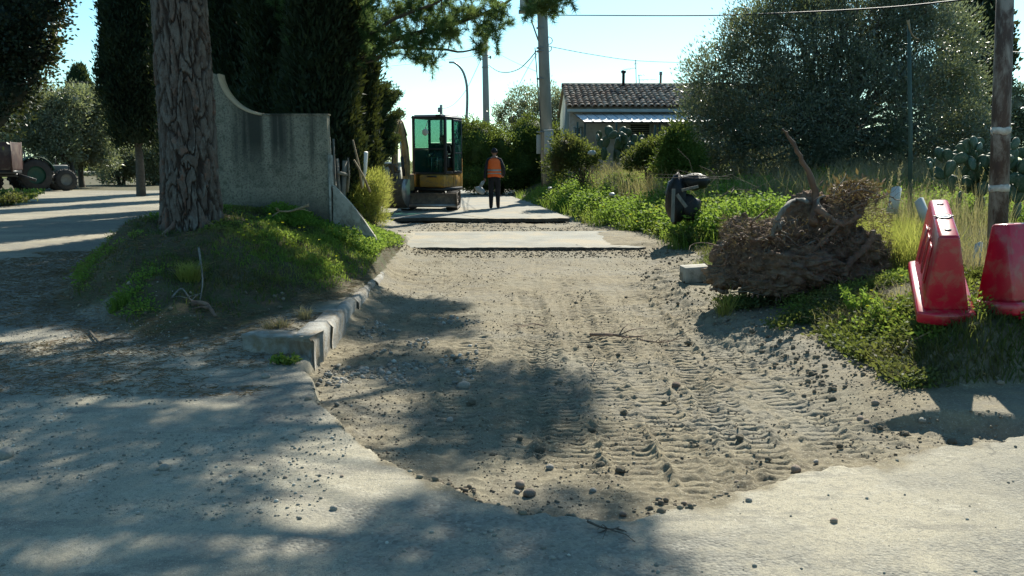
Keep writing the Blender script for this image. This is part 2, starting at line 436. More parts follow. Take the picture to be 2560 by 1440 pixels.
M['cypress'] = leafmat('cypress_foliage', (0.014, 0.026, 0.016), (0.022, 0.038, 0.021), None, 0.10, 0.7, 0.15)
M['juniper'] = leafmat('juniper_foliage', (0.020, 0.046, 0.026), (0.035, 0.070, 0.036), None, 0.15, 0.6, 0.2)
M['oak'] = leafmat('dark_oak_leaves', (0.014, 0.028, 0.020), (0.024, 0.042, 0.024), None, 0.12, 0.5, 0.3)
M['olive'] = leafmat('olive_leaves', (0.12, 0.145, 0.095), (0.26, 0.28, 0.21), (0.10, 0.12, 0.07), 0.38, 0.42, 0.5)
M['olive_dark'] = leafmat('thicket_leaves', (0.070, 0.100, 0.075), (0.185, 0.215, 0.175), (0.060, 0.088, 0.060), 0.32, 0.36, 0.7, 0.7)
M['shrub'] = leafmat('shrub_leaves', (0.040, 0.085, 0.020), (0.085, 0.140, 0.035), (0.03, 0.055, 0.02), 0.35)
M['weed'] = leafmat('weed_leaves', (0.085, 0.19, 0.03), (0.15, 0.28, 0.05), (0.19, 0.27, 0.06), 0.5)
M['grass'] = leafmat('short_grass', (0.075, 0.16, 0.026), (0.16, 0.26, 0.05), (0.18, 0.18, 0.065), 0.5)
M['grass_dull'] = leafmat('dull_shade_toned_grass', (0.045, 0.080, 0.024), (0.085, 0.110, 0.040), (0.12, 0.095, 0.055), 0.35)  # duller grass copy with shade put into its green; also colours dull shrubs
M['grass_tall'] = leafmat('tall_grass', (0.22, 0.26, 0.055), (0.36, 0.34, 0.10), (0.36, 0.29, 0.14), 0.55)
M['dry'] = leafmat('dry_grass', (0.26, 0.205, 0.125), (0.38, 0.31, 0.20), (0.20, 0.15, 0.09), 0.35)
M['litter'] = leafmat('needle_litter', (0.20, 0.13, 0.075), (0.12, 0.085, 0.055), None, 0.1)
M['flower'] = leafmat('yellow_petals', (0.75, 0.68, 0.03), (0.62, 0.60, 0.05), None, 0.3)
M['cactus'] = pbr('cactus_skin', (0.024, 0.062, 0.030), (0.038, 0.076, 0.038), 6, 0.55, 0, 0.2, 25, 0.004, dirt=(0.10, 0.11, 0.075), dscale=7)
def glass_mat():
    m, t, b = nodes('tinted_glass')
    b.inputs['Base Color'].default_value = (0.02, 0.10, 0.075, 1); b.inputs['Roughness'].default_value = 0.03
    tr = t.nodes.new('ShaderNodeBsdfTransparent'); tr.inputs['Color'].default_value = (0.66, 0.84, 0.80, 1)
    mx = t.nodes.new('ShaderNodeMixShader'); mx.inputs[0].default_value = 0.80
    t.links.new(b.outputs[0], mx.inputs[1]); t.links.new(tr.outputs[0], mx.inputs[2])
    out = [n for n in t.nodes if n.type == 'OUTPUT_MATERIAL'][0]; t.links.new(mx.outputs[0], out.inputs['Surface'])
    return m
M['glass'] = glass_mat()

# ------------------------------------------------------------------ terrain
NEAR_X = [-9.0, -2.2, -1.75, -1.45, -1.3, -0.87, -0.5, -0.15, 0.22, 0.55, 0.89, 1.2, 1.51, 2.1, 2.82, 4.5, 9]
NEAR_Y = [9.0, 8.4, 7.0, 6.3, 5.7, 4.85, 4.35, 3.96, 3.75, 3.78, 3.96, 4.12, 4.35, 4.62, 4.9, 5.3, 5.5]
def near_edge(x):
    return np.interp(x, NEAR_X, NEAR_Y) + 0.20 * (fbm(x * 2.6, x * 0 + 3.3, 5) - 0.5) + 0.11 * (fbm(x * 14, x * 0 + 1.3, 6, 3) - 0.5)
def kerb_x(y):
    return np.interp(y, [6, 7, 9, 11, 14.5, 16], [-1.62, -1.62, -1.66, -1.72, -1.88, -1.95])
def bank_x(y):
    return np.interp(y, [4, 5.5, 7.0, 8.6, 10.2, 12, 14, 17, 22, 29, 36, 60], [9, 2.80, 2.78, 2.62, 2.25, 2.35, 2.9, 2.9, 1.9, 0.9, -0.1, -3.0]) + 0.25 * (fbm(y * 0.9, y * 0 + 8.1, 9) - 0.5)
def mound_left(y):
    return np.interp(y, [7.2, 8, 9.5, 12, 15, 19], [-2.6, -3.6, -4.9, -6.1, -6.5, -5.6])
TRACKS = [(-0.35, -0.012, 0.30, 9.5, 0.7), (0.33, -0.020, 0.30, 12.0, 1.0), (0.70, 0.012, 0.28, 11.5, 0.9), (1.02, -0.028, 0.30, 13.0, 1.0),
          (1.24, 0.075, 0.28, 8.6, 0.7), (0.05, 0.055, 0.28, 9.4, 0.6), (1.46, 0.004, 0.30, 13.0, 1.0), (1.95, -0.030, 0.28, 12.5, 0.9), (2.25, -0.045, 0.26, 9.0, 0.5)]
def terrain(x, y, detail=True):
    x = np.asarray(x, float); y = np.asarray(y, float)
    big = (fbm(x * 0.16, y * 0.16, 1) - 0.5)
    z = 0.06 * big * sstep(4, 10, np.abs(x)) + 0.014 * (fbm(x * 1.3, y * 1.3, 2) - 0.5)
    kx, bx, ne = kerb_x(y), bank_x(y), near_edge(x)
    # dug-out bed
    pit = sstep(-0.02, 0.14, y - ne) * sstep(-0.02, 0.03, x - kx) * (1 - sstep(15.8, 16.0, y)) * (1 - sstep(bx - 0.75, bx - 0.05, x))
    z = z - (0.13 - 0.085 * sstep(13.5, 15.2, y)) * pit
    tren = sstep(18.6, 19.0, y) * (1 - sstep(22.9, 23.1, y)) * sstep(-3.1, -2.8, x) * (1 - sstep(1.6, 2.4, x))
    z = z - 0.075 * tren
    under = sstep(15.4, 15.6, y) * (1 - sstep(18.9, 19.0, y)) * sstep(-2.0, -1.6, x) * (1 - sstep(1.1, 2.3, x))
    under = under + sstep(22.4, 22.6, y) * (1 - sstep(45, 46, y)) * sstep(-0.1, 0.3, x - np.interp(y, [22, 30, 42, 50], [-3.05, -3.7, -5.6, -8.5])) * sstep(-0.1, 0.3, np.interp(y, [22, 29, 36, 42, 50], [1.5, 0.75, -0.15, -1.6, -4.0]) - x)
    z = z - 0.045 * under + 0.05 * sstep(1.0, 2.4, x) * (1 - sstep(3.5, 4.5, x)) * sstep(15.3, 15.9, y) * (1 - sstep(18.6, 19.0, y)) * (0.4 + 1.2 * fbm(x * 2.2, y * 2.2, 25))
    # the small mound under the pine
    cx, cy = -4.0, 12.0
    rx = np.where(x > cx, 2.3, 2.5); ry = np.where(y > cy, 7.5, 4.9)
    s = np.clip(np.hypot((x - cx) / rx, (y - cy) / ry), 0, 1)
    mo = 0.86 * np.cos(s * np.pi / 2) ** 1.1
    mo = mo + 0.24 * (fbm(x * 1.5, y * 1.5, 4) - 0.5) * np.sin(s * np.pi) * 1.4
    mo = mo * sstep(mound_left(y) - 0.15, mound_left(y) + 0.9, x)
    z = z + mo + 0.10 * sstep(6.9, 7.6, y) * (1 - sstep(16, 19, y)) * sstep(kx - 1.2, kx - 0.3, x) * (1 - sstep(kx - 0.1, kx, x))
    # right-hand bank
    k = sstep(bx, bx + np.interp(y, [6, 6.8, 7.6, 9], [0.45, 0.75, 1.5, 1.7]), x) * sstep(5.95, 6.35, y - 0.12 * (x - 3))
    hgt = np.interp(y, [5, 6.4, 7.6, 8.5, 9.4, 12, 18, 26, 34, 60], [0.34, 0.38, 0.60, 0.45, 0.24, 0.26, 0.42, 0.55, 0.55, 0.3])
    z = z + k * hgt + k * 0.10 * (fbm(x * 0.9, y * 0.9, 7) - 0.5)
    z = z + k * 0.35 * sstep(bx + 1.5, bx + 6, x) * sstep(14, 24, y)
    # the land falls away behind
    z = z - 14 * sstep(75, 300, y) - 30 * sstep(300, 1500, np.hypot(x, y))
    if detail:
        rough = fbm(x * 7, y * 7, 11) - 0.5
        fine = fbm(x * 26, y * 26, 15, 3) - 0.5
        z = z + pit * ((0.030 - 0.020 * sstep(-0.6, 0.0, x)) * rough + 0.022 * fine + 0.05 * np.clip(fbm(x * 4.1, y * 4.1, 17) - 0.58, 0, 1) + 0.045 * np.clip(fbm(x * 14, y * 14, 18, 3) - 0.60, 0, 1))
        z = z + pit * 0.13 * np.exp(-np.clip(x - kx, 0, 9) / 0.20) * sstep(7.4, 9.8, y) + tren * 0.05 * rough
        edge = np.exp(-((y - ne - 0.12) / 0.16) ** 2) * (x > kx) * (x < 3.2)
        z = z + edge * (0.05 * rough + 0.02 * fine)
        z = z + (1 - pit) * 0.004 * fine + np.clip(mo, 0, .3) * 0.22 * rough + k * 0.03 * rough
        # rough earth along the toe of the bank and at the far pit edge
        toe = np.exp(-((x - bx + 0.35) / 0.35) ** 2) * sstep(6.5, 8, y) * (1 - sstep(15, 17, y))
        z = z + toe * (0.09 * rough + 0.03 * fine)
        clr = sstep(4.4, 5.0, y - 0.5 * np.abs(x - 1.0) + 0.6 * fbm(x * 1.5, y * 0 + 2, 77))
        for (x0, kk, w, yend, amp) in TRACKS:
            xt = x0 + kk * (y - 5) + 0.012 * np.sin(y * 1.3 + x0 * 7) + 0.004 * (y - 5) ** 2 * (0.35 if x0 > 1 else -0.1)
            a = (x - xt) / w
            on = pit * clr * (1 - sstep(yend - 1.5, yend, y)) * amp * sstep(0.20, 0.42, fbm(x * 0.8 + x0 * 3, y * 0.7, 21 + int(x0 * 10)))
            inside = 1 - sstep(0.41, 0.46, np.abs(a))
            ph = (y + 0.03 * np.sin(y * 2.1 + x0 * 4) + 0.03 * a * np.sin(x0 * 9)) / (0.088 if x0 != 1.02 else 0.094)
            fr = ph - np.floor(ph)
            gro = sstep(0.0, 0.10, fr) * (1 - sstep(0.24, 0.38, fr)) * (0.35 + 0.65 * sstep(0.04, 0.10, np.abs(a)))
            wear = sstep(0.30, 0.55, fbm(x * 2.3 + x0, y * 2.3, 33)); z = z + on * inside * (-0.008 - 0.026 * gro * (0.40 + 0.70 * wear) - 0.010 * rough) - on * inside * 0.0
            berm = np.exp(-((np.abs(a) - 0.60) / 0.10) ** 2)
            z = z + on * berm * (0.004 + 0.030 * np.clip(rough + 0.02, 0, 1) + 0.06 * fine)
        # smooth tyre ruts
        for (x0, kk) in ((1.72, -0.035), (0.10, 0.03)):
            xt = x0 + kk * (y - 5) + 0.02 * np.sin(y * 0.9)
            g = np.exp(-((x - xt) / 0.035) ** 2) + np.exp(-((x - xt - 0.085) / 0.02) ** 2)
            z = z - 0.010 * g * pit
    return z
def zt(x, y):
    return float(terrain(np.array([x]), np.array([y]), False)[0])

def axis_pts(segs):
    out = []
    for a, b, d in segs: out.append(np.arange(a, b - 1e-6, d))
    return np.concatenate(out)
def geo(a, b, n):                              # expanding spacing
    return list(np.sign(a) * np.geomspace(abs(a), abs(b), n))
xs = np.concatenate([np.array(geo(-9, -3000, 44))[::-1], axis_pts([(-8.8, -7, .12), (-7, -2.2, .05), (-2.2, 3.3, .024), (3.3, 5.5, .06), (5.5, 9, .15)]), geo(9, 3000, 44)])
ys = np.concatenate([np.array([-400, -150, -60, -25, -10, -5, -2, -1, 0, 0.6, 1.1, 1.5]), axis_pts([(1.8, 3.4, .04), (3.4, 4.2, .024), (4.2, 8.6, .0125), (8.6, 13, .026), (13, 23, .06), (23, 45, .3)]), np.geomspace(45, 5000, 50)])
GX, GY = np.meshgrid(xs, ys)
GZ = terrain(GX, GY, True)
nx, ny = len(xs), len(ys)
# colour masks and regions
kxg, bxg, neg = kerb_x(GY), bank_x(GY), near_edge(GX)
n_a = fbm(GX * 1.7, GY * 1.7, 41) - 0.5
pitm = sstep(-0.10, 0.05, GY - neg + 0.05 * n_a + 0.50 * (fbm(GX * 5, GY * 5, 48, 4) - 0.5)) * sstep(-0.01, 0.02, GX - kxg) * (1 - sstep(22.3, 22.5, GY))
bankm = sstep(-0.55, 0.1, GX - bxg + 0.5 * n_a) * sstep(5.95, 6.2, GY - 0.12 * (GX - 3))
cxm = np.where(GX > -4, 2.45, 2.65); cym = np.where(GY > 12, 7.5, 4.9)
sm = np.hypot((GX + 4) / cxm, (GY - 12) / cym) + 0.25 * n_a
moundm = sstep(mound_left(GY) - 0.3, mound_left(GY) + 0.2, GX + 0.9 * n_a) * (1 - sstep(0.95, 1.10, sm)) * (GX < kxg)
farm = np.maximum(sstep(42, 47, GY), sstep(16, 17.5, GY) * sstep(-0.3, 0.3, GX - (-3.1 - 0.12 * (GY - 22))) * 0)
sideL = sstep(0, 2, -(GX + 9 + 0.0 * GY)) * sstep(8, 12, -GX - 0.42 * GY + 4)      # scrub far to the left of the track
dirtm = np.clip(pitm + bankm * (GY < 15) + 0.5 * sstep(0.55, 0.75, fbm(GX * 0.5, GY * 0.8, 44)) * (GX < -1.7), 0, 1)
dirtm = np.clip(dirtm + moundm * 1.0 + sstep(14.5, 16, GY) * sstep(1.6, 2.4, GX), 0, 1)
greenm = np.clip(moundm * sstep(-0.34, -0.10, n_a + 0.14 - 0.16 * sstep(0.65, 1.05, sm)) + bankm * sstep(0.15, 0.9, GX - bxg + 1.2 * n_a) + farm + sideL, 0, 1)
greenm = np.where(GY > 42, 0.9, greenm)
gravm = np.clip(sstep(0.42, 0.62, fbm(GX * 0.7, GY * 1.3, 47)) * (1 - 0.6 * pitm), 0, 1)
mask = np.stack([dirtm, greenm, gravm, np.ones_like(dirtm)], -1).reshape(-1, 4).astype(np.float32)
V = np.stack([GX, GY, GZ], -1).reshape(-1, 3).astype(np.float32)
ii, jj = np.meshgrid(np.arange(ny - 1), np.arange(nx - 1), indexing='ij')
q = np.stack([ii * nx + jj, ii * nx + jj + 1, (ii + 1) * nx + jj + 1, (ii + 1) * nx + jj], -1).reshape(-1, 4)
cxq, cyq = GX[:-1, :-1].ravel(), GY[:-1, :-1].ravel()
isp = (pitm[:-1, :-1].ravel() > 0.5) & (cxq < bank_x(cyq)) & (cyq < 22.45)
isb = (bankm[:-1, :-1].ravel() > 0.5) & ~isp & (cxq < 14) & (cyq < 40)
ism = (moundm[:-1, :-1].ravel() > 0.3) & ~isp
isn = (cyq < 9.5) & (cyq > -12) & (cxq > -9) & (cxq < 12) & ~isp & ~isb & ~ism
ist = (cyq >= 9.5) & (cyq < 44) & (cxq < -2.2) & (cxq > -40) & ~isp & ~isb & ~ism
rest = ~(isp | isb | ism | isn | ist)
def region(name, sel):
    qq = q[sel]
    ids, inv = np.unique(qq.ravel(), return_inverse=True)
    mb = MB(); mb.add(V[ids], inv.reshape(-1, 4))
    o = mb.build(name, M['ground'], smooth=True)
    a = o.data.attributes.new('mask', 'FLOAT_COLOR', 'POINT'); a.data.foreach_set('color', mask[ids].ravel())
    return tag(o, kind='structure')
region('excavated_roadbed', isp)
region('verge', isb)
region('mound', ism)
region('pavement', isn)
region('dirt_track', ist)
region('ground', rest)

# asphalt slabs left standing across the dug bed, with broken edges
def slab(name, left, right, near, far, n, top=0.014, th=0.10, seed=3, mat=None, yedge=0.10):
    mb = MB()
    m = 160
    t = np.linspace(0, 1, m)
    L = np.array([left(v) for v in (0, 1)]); 
    xa = left(0) + (right(0) - left(0)) * t; xb = left(1) + (right(1) - left(1)) * t
    yn = near + yedge * ((fbm(xa * 1.1, xa * 0 + seed, seed, 5) - 0.5) * 5 + (fbm(xa * 9, xa * 0 + seed, seed, 3) - 0.5) * 0.8)
    yf = far + yedge * 0.4 * (fbm(xb * 1.3, xb * 0 + seed + 5, seed, 4) - 0.5) * 2
    rows = n
    gx = np.array([xa + (xb - xa) * r + .30 * (fbm(np.array([r * 5.0]), np.array([seed * 1.0]), 66)[0] - .5) * (1 - t) * 2 + .8 * (fbm(np.array([r * 4.0]), np.array([seed + 7.0]), 67)[0] - .5) * t * 2 for r in np.linspace(0, 1, rows)])
    gy = np.array([yn + (yf - yn) * r for r in np.linspace(0, 1, rows)])
    gz = terrain(gx, gy, False) * 0 + 0.02 * (fbm(gx * 0.16, gy * 0.16, 1) - 0.5)
    gz = top + 0.02 * (fbm(gx * 0.8, gy * 0.5, seed + 9) - 0.5) + 0 * gz
    top_v = np.stack([gx, gy, gz], -1).reshape(-1, 3)
    a, b = np.meshgrid(np.arange(rows - 1), np.arange(m - 1), indexing='ij')
    f = np.stack([a * m + b, a * m + b + 1, (a + 1) * m + b + 1, (a + 1) * m + b], -1).reshape(-1, 4)
    mb.add(top_v, f)
    ring = np.concatenate([np.arange(m), np.arange(1, rows) * m + m - 1, (rows - 1) * m + np.arange(m - 2, -1, -1), np.arange(rows - 2, 0, -1) * m])
    rv = top_v[ring]; low = rv.copy(); low[:, 2] -= th
    low[:, 1] += 0.012 * (np.arange(len(ring)) % 3)
    kk = len(ring); i = np.arange(kk); j = (i + 1) % kk
    mb.add(np.concatenate([rv, low]), np.stack([i, i + kk, j + kk, j], 1))
    o = mb.build(name, [M['asphalt'], M['asphalt_edge']], smooth=False); o.data.polygons.foreach_set('material_index', np.concatenate([np.zeros(len(f), np.int32), np.ones(kk, np.int32)]))
    return tag(o, kind='structure')
slab('asphalt_strip', lambda r: -1.9 - 0.3 * r, lambda r: 2.35 - 0.1 * r, 15.5, 18.9, 26, seed=3, yedge=0.15)
def road_far():
    mb = MB(); m = 140
    Y = np.concatenate([[22.4], np.arange(22.8, 46, 0.8)])
    lf = np.interp(Y, [22, 30, 42, 50], [-3.05, -3.7, -5.6, -8.5]); rt = np.interp(Y, [22, 29, 36, 42, 50], [1.5, 0.75, -0.15, -1.6, -4.0])
    t = np.linspace(0, 1, m)
    gx = lf[:, None] + (rt - lf)[:, None] * t; gy = np.repeat(Y[:, None], m, 1)
    gy[0] += 0.45 * (fbm(gx[0] * 1.0, gx[0] * 0 + 2, 6, 5) - 0.5) * 2 + 0.08 * (fbm(gx[0] * 9, gx[0] * 0 + 2, 6, 3) - 0.5)
    gz = 0.045 + 0.03 * (fbm(gx * 0.7, gy * 0.4, 61) - 0.5) + 0 * gx
    tv = np.stack([gx, gy, gz], -1).reshape(-1, 3); R = len(Y)
    a, b = np.meshgrid(np.arange(R - 1), np.arange(m - 1), indexing='ij')
    mb.add(tv, np.stack([a * m + b, a * m + b + 1, (a + 1) * m + b + 1, (a + 1) * m + b], -1).reshape(-1, 4))
    ring = np.concatenate([np.arange(m), np.arange(1, R) * m + m - 1, (R - 1) * m + np.arange(m - 2, -1, -1), np.arange(R - 2, 0, -1) * m])
    rv = tv[ring]; low = rv.copy(); low[:, 2] -= 0.086
    kk = len(ring); i = np.arange(kk); j = (i + 1) % kk
    mb.add(np.concatenate([rv, low]), np.stack([i, i + kk, j + kk, j], 1))
    o = mb.build('road', [M['asphalt'], M['asphalt_edge']]); o.data.polygons.foreach_set('material_index', np.concatenate([np.zeros((R - 1) * (m - 1), np.int32), np.ones(kk, np.int32)]))
    return tag(o, kind='structure')
road_far()

def smooth_path(pts, n):
    pts = np.array(pts, float); m = len(pts)
    t = np.linspace(0, m - 1, n); out = []
    for k in t:
        i = min(int(k), m - 2); f = k - i
        p0, p1, p2, p3 = pts[max(i - 1, 0)], pts[i], pts[i + 1], pts[min(i + 2, m - 1)]
        out.append(0.5 * ((2 * p1) + (-p0 + p2) * f + (2 * p0 - 5 * p1 + 4 * p2 - p3) * f * f + (-p0 + 3 * p1 - 3 * p2 + p3) * f ** 3))
    return np.array(out)

# ------------------------------------------------------------------ kerb, wall, fence
rng = np.random.default_rng(7)
def rough_block(a, b, w, h0, h1, seed, amp=0.02, nseg=10):
    """a worn cast block from a to b, left side w wide, top h1, bottom h0"""
    mb = MB()
    a, b = np.array(a), np.array(b)
    t = np.linspace(0, 1, nseg)
    d = (b - a) / np.linalg.norm(b - a); nrm = np.array([-d[1], d[0]])
    prof = [(0, h0), (0, h0 + (h1 - h0) * .5), (0.0, h1 - 0.035), (0.03, h1), (w * .5, h1 + .004), (w - 0.02, h1), (w, h1 - 0.03), (w, h0)]
    rows = []
    for i, k in enumerate(t):
        p = a + (b - a) * k
        for j, (o, z) in enumerate(prof):
            nn = amp * (float(fbm(np.array([p[0] * 6 + j * 2.3]), np.array([p[1] * 6 + seed]), seed, 3)[0]) - 0.5) * 2
            q_ = p + nrm * (o + (nn if j < 3 else 0))
            rows.append((q_[0], q_[1], z + nn * 0.7))
    n = len(prof); f = [[i * n + j, i * n + j + 1, (i + 1) * n + j + 1, (i + 1) * n + j] for i in range(nseg - 1) for j in range(n - 1)]
    mb.add(rows, f)
    mb.f.append(np.array([list(range(n))])); mb.f.append(np.array([[(nseg - 1) * n + j for j in range(n)][::-1]]))
    return mb
kerb = empty('kerb', (0, 0, 0)); tag(kerb, kind='structure')
ky = [7.02, 7.75, 8.5, 9.35, 10.2, 11.1, 12.0, 12.9, 13.8, 14.6]
for i in range(len(ky) - 1):
    xo = [0, .015, -.01, .01, -.015, .015, -.01, .015, 0][i]
    w = 0.20 if i < 2 else 0.13
    top = [0.14, 0.125, 0.10, 0.075, 0.05, 0.03, 0.01, -0.01, -0.03][i] + 0.01
    g = 0.003 if i else 0
    rough_block((kerb_x(ky[i]) + xo + .02, ky[i] + g), (kerb_x(ky[i + 1]) + xo + .02, ky[i + 1] - g), w, -0.22, top, 3 + i, 0.016 if i < 6 else 0.03).build('kerb_stone', M['kerb'], kerb)
# broken end block in front of the kerb
eb = MB()
eb2 = rough_block((-1.62, 7.0), (-2.20, 7.10), -0.26, -0.10, 0.150, 21, 0.05, 24)
eb2.build('kerb_stone', M['kerb'], kerb)
# grey block on the far side of the bed
gb = MB(); gb.box((0, 0, 0.05), (0.36, 0.26, 0.20))
o = gb.build('concrete_block', M['concrete'], bevel=0.012); gx0, gy0, _ = P(1745, 660, 11.3)
o.location = (gx0 - 0.02, gy0, zt(gx0, gy0) + 0.06); o.rotation_euler = (0.03, -0.05, 0.12)
tag(o, 'grey concrete block half under the root heap at the edge of the dug bed', 'block')

def swoop_wall():
    root = empty('roadside_wall', (-4.0, 13.05, 0.80)); tag(root, 'rendered concrete wall with dark run-off streaks and an upswept curved end behind the pine trunk', 'wall')
    Y = 13.05
    xr = P(824, 400, Y)[0]; zt_ = P(700, 288, Y)[2]; xl = P(508, 300, Y)[0]
    pts = [(552, 188), (556, 205), (565, 226), (578, 245), (595, 262), (615, 275), (638, 284), (660, 288)]
    top = [(P(u, v, Y)[0], P(u, v, Y)[2]) for u, v in pts]
    poly = [(xr, -0.55 + 0.8)] + [(xr, zt_)] + top[::-1] + [(xl, P(552, 180, Y)[2] + 0.02), (xl, 0.3)]
    poly = [(a + 4.0, b - 0.80) for a, b in poly]
    mb = MB(); mb.prism(poly, -0.10, 0.10)
    mb.build('wall_panel', M['wall'], root, bevel=0.01)
    # coping on the curve
    c = MB()
    line = [tuple(q_) for q_ in smooth_path([(a + 4.0, 0, b - 0.80) for a, b in top], 40)[:, [0, 2]]]
    for (a, b) in zip(line[:-1], line[1:]):
        c.beam((a[0], 0, a[1] + .008), (b[0], 0, b[1] + .008), 0.035, 0.23, up=(0, 1, 0))
    c.build('curved_coping', M['coping'], root)
    g = MB(); g.box(((line[-1][0] + xr + 4.0 + .01) / 2 , 0, zt_ - .80 + .006), (xr + 4.0 - line[-1][0] + .02, 0.225, 0.022)); g.build('coping', M['wall'], root)
    p = MB(); p.box((xl + 4.0 - 0.16, 0.0, 0.62), (0.32, 0.36, 2.3)); p.build('pillar', M['wall'], root, bevel=0.012)
    e = MB(); e.box((xr + 4.0 + 0.013, 0.0, -0.09), (0.026, 0.24, zt_ - .80 + 0.42)); e.build('end_strip', M['concrete'], root)
M['coping'] = pbr('warm_render', (0.50, 0.40, 0.28), (0.38, 0.31, 0.23), 6, 0.9, 0, 0.5, 50, 0.01)
swoop_wall()
# slanting buttress slab beside the wall end
Y0 = 12.95
bp = [(833, 463), (850, 478), (880, 508), (915, 550), (945, 592), (956, 612), (950, 640), (833, 640)]
bt = MB(); pl = [(P(u, v, Y0 + .35 * (u - 833) / 120)[0] + 2.6, P(u, v, Y0)[2] - 0.1) for u, v in bp]
bt.prism(pl, -0.02, 0.17)
o = bt.build('buttress_slab', M['concrete'], bevel=0.008); o.location = (-2.6, Y0, 0.1); o.rotation_euler = (0, 0, 0.12)
tag(o, 'slanting concrete slab sloping down from the wall end to the grass', 'slab')

# decaying fence of slabs and canes running back from the wall
fence = empty('cane_fence', (-2.7, 13.6, 0.35)); tag(fence, 'tumbledown fence of upright boards and cane behind the wall end', 'fence')
fy = np.linspace(13.5, 20.5, 26)
bm_ = MB(); bm_.box((0, 0, 0.75), (0.028, 0.20, 1.5)); mesh0 = bm_.build('board', M['wood_grey'], fence)
for i, y in enumerate(fy):
    b = mesh0 if i == 0 else place(mesh0, (0, 0, 0)); b.parent = fence
    x = np.interp(y, [13.4, 21], [-2.72, -3.55]) + rng.normal(0, .02)
    b.location = (x + 2.7, y - 13.6, zt(x, y) - 0.35 - 0.2); b.rotation_euler = (rng.normal(0, .04), rng.normal(0, .05), rng.normal(0.1, .12)); b.scale = (1, rng.uniform(.7, 1.25), rng.uniform(.85, 1.12) * np.interp(y, [13.4, 21], [.95, .72]))
for hz in (0.55, 1.0):
    r = MB(); r.beam((0.05, 0, hz), (-0.78, 7.0, hz - 0.25), 0.04, 0.05); r.build('rail', M['wood_grey'], fence)
for (u0, v0, u1, v1, yy, mt) in ((882, 350, 905, 470, 14.6, 'cane'), (915, 380, 905, 470, 15.2, 'white'), (885, 400, 925, 480, 14.2, 'cane'), (870, 395, 868, 480, 14.0, 'wood_grey')):
    c = MB(); a = P(u0, v0, yy); b = P(u1, v1, yy + .2)
    c.tube([np.array(a) - (0, 0, 0), (np.array(a) + b) / 2 + (.02, 0, 0), b], [0.014, .018, .02] if mt != 'white' else [0.035, .03, .02], 6)
    o = c.build('fence_stake', M[mt]); 
    tag(o, {'cane': 'thin cane stake leaning across the fence boards', 'white': 'pale white splintered stake leaning out of the bush by the fence', 'wood_grey': 'grey stake standing upright against the fence boards'}[mt] if (u0 != 885) else 'thin cane stake leaning low over the roadside bush', 'stake')

# ------------------------------------------------------------------ poles, lamp, cables
def cable(pts, r, label, sag=0, n=24, name='overhead_cable', mat=None):
    mb = MB()
    a, b = np.array(pts[0]), np.array(pts[-1])
    if len(pts) == 2:
        t = np.linspace(0, 1, n)[:, None]
        p = a + (b - a) * t; p[:, 2] -= (sag * 4 * t * (1 - t))[:, 0]
    else:
        p = smooth_path(pts, n)
    mb.tube(p, r, 5)
    return tag(mb.build(name, mat or M['wire'], smooth=True), label, 'cable', None)
def pole(u_top, v_top, u_bot, Y, wt, wb, label, zb=None, name='utility_pole', mat='pole_concrete', zx=None):
    top = P(u_top, v_top, Y); zb = zt(P(u_bot, 480, Y)[0], Y) - 0.3 if zb is None else zb
    bot = (P(u_bot, 480, Y)[0], Y, zb)
    root = empty(name, bot, 0, label, 'pole')
    t = np.array(top) - bot
    mb = MB(); mb.tube([(0, 0, 0), t * 0.5, t], [wb / 2, (wb + wt) / 4, wt / 2], 16)
    mb.build('shaft', M[mat], root, smooth=True)
    return root, np.array(top), np.array(bot)
YP = 31.0
pr, ptop, pbot = pole(1344, -330, 1372, YP, 0.26, 0.47, 'tall tapered concrete utility pole with a grey cabinet on its right side')
bx_ = P(1370, 355, YP)
def on(root, p): return tuple(np.array(p) - np.array(root.location))
c = MB(); q0 = on(pr, P(1371, 357, YP)); c.box((q0[0], -0.36, q0[2]), (0.30, 0.22, 0.80)); c.build('cabinet', M['box_grey'], pr, bevel=0.02)
c = MB(); c.box((q0[0], -0.36, q0[2] + 0.42), (0.34, 0.26, 0.035)); c.build('cabinet_lid', M['white'], pr, bevel=0.01)
c = MB(); c.box((q0[0] + 0.02, -0.475, q0[2]), (0.25, 0.012, 0.70)); c.build('cabinet_door', M['box_grey'], pr, bevel=0.004)
c = MB(); c.box((-0.36, 0.05, q0[2] - 0.05), (0.14, 0.2, 0.65)); c.build('meter_box', M['box_grey'], pr, bevel=0.01)
q1 = on(pr, P(1326, 15, YP)); c = MB(); c.box((q1[0], -0.05, q1[2] + .35), (0.72, 0.5, 1.05)); c.build('transformer_case', M['box_grey'], pr, bevel=0.02)
c = MB(); c.box((q1[0], -0.05, q1[2] - .20), (0.80, 0.58, 0.05)); c.build('case_floor', M['galv'], pr)
c = MB(); a = on(pr, P(1328, 50, YP)); b = on(pr, P(1346, 102, YP)); c.tube([a, b], 0.028, 6); c.build('bracket_strut', M['galv'], pr)
for vv in (70, 120, 128, 197, 330): 
    q2 = on(pr, P(1352, vv, YP)); c = MB(); rr = np.interp(vv, [0, 480], [0.175, 0.225]); c.lathe([(rr + .004, -0.02), (rr + .008, 0), (rr + .004, 0.02)], (q2[0] + np.interp(vv, [0, 480], [0.02, 0.10]), 0, q2[2]), 16); c.build('steel_strap', M['galv'], pr)
for vv, rad in ((102, .12), (122, .09)):
    q2 = on(pr, P(1372, vv, YP)); c = MB(); tt = np.linspace(0, 1.75 * np.pi, 14)
    c.tube([(q2[0] + .0 + rad * math.cos(k - 2), -0.05, q2[2] + rad * math.sin(k - 2)) for k in tt], 0.013, 5); c.build('cable_coil', M['wire'], pr)
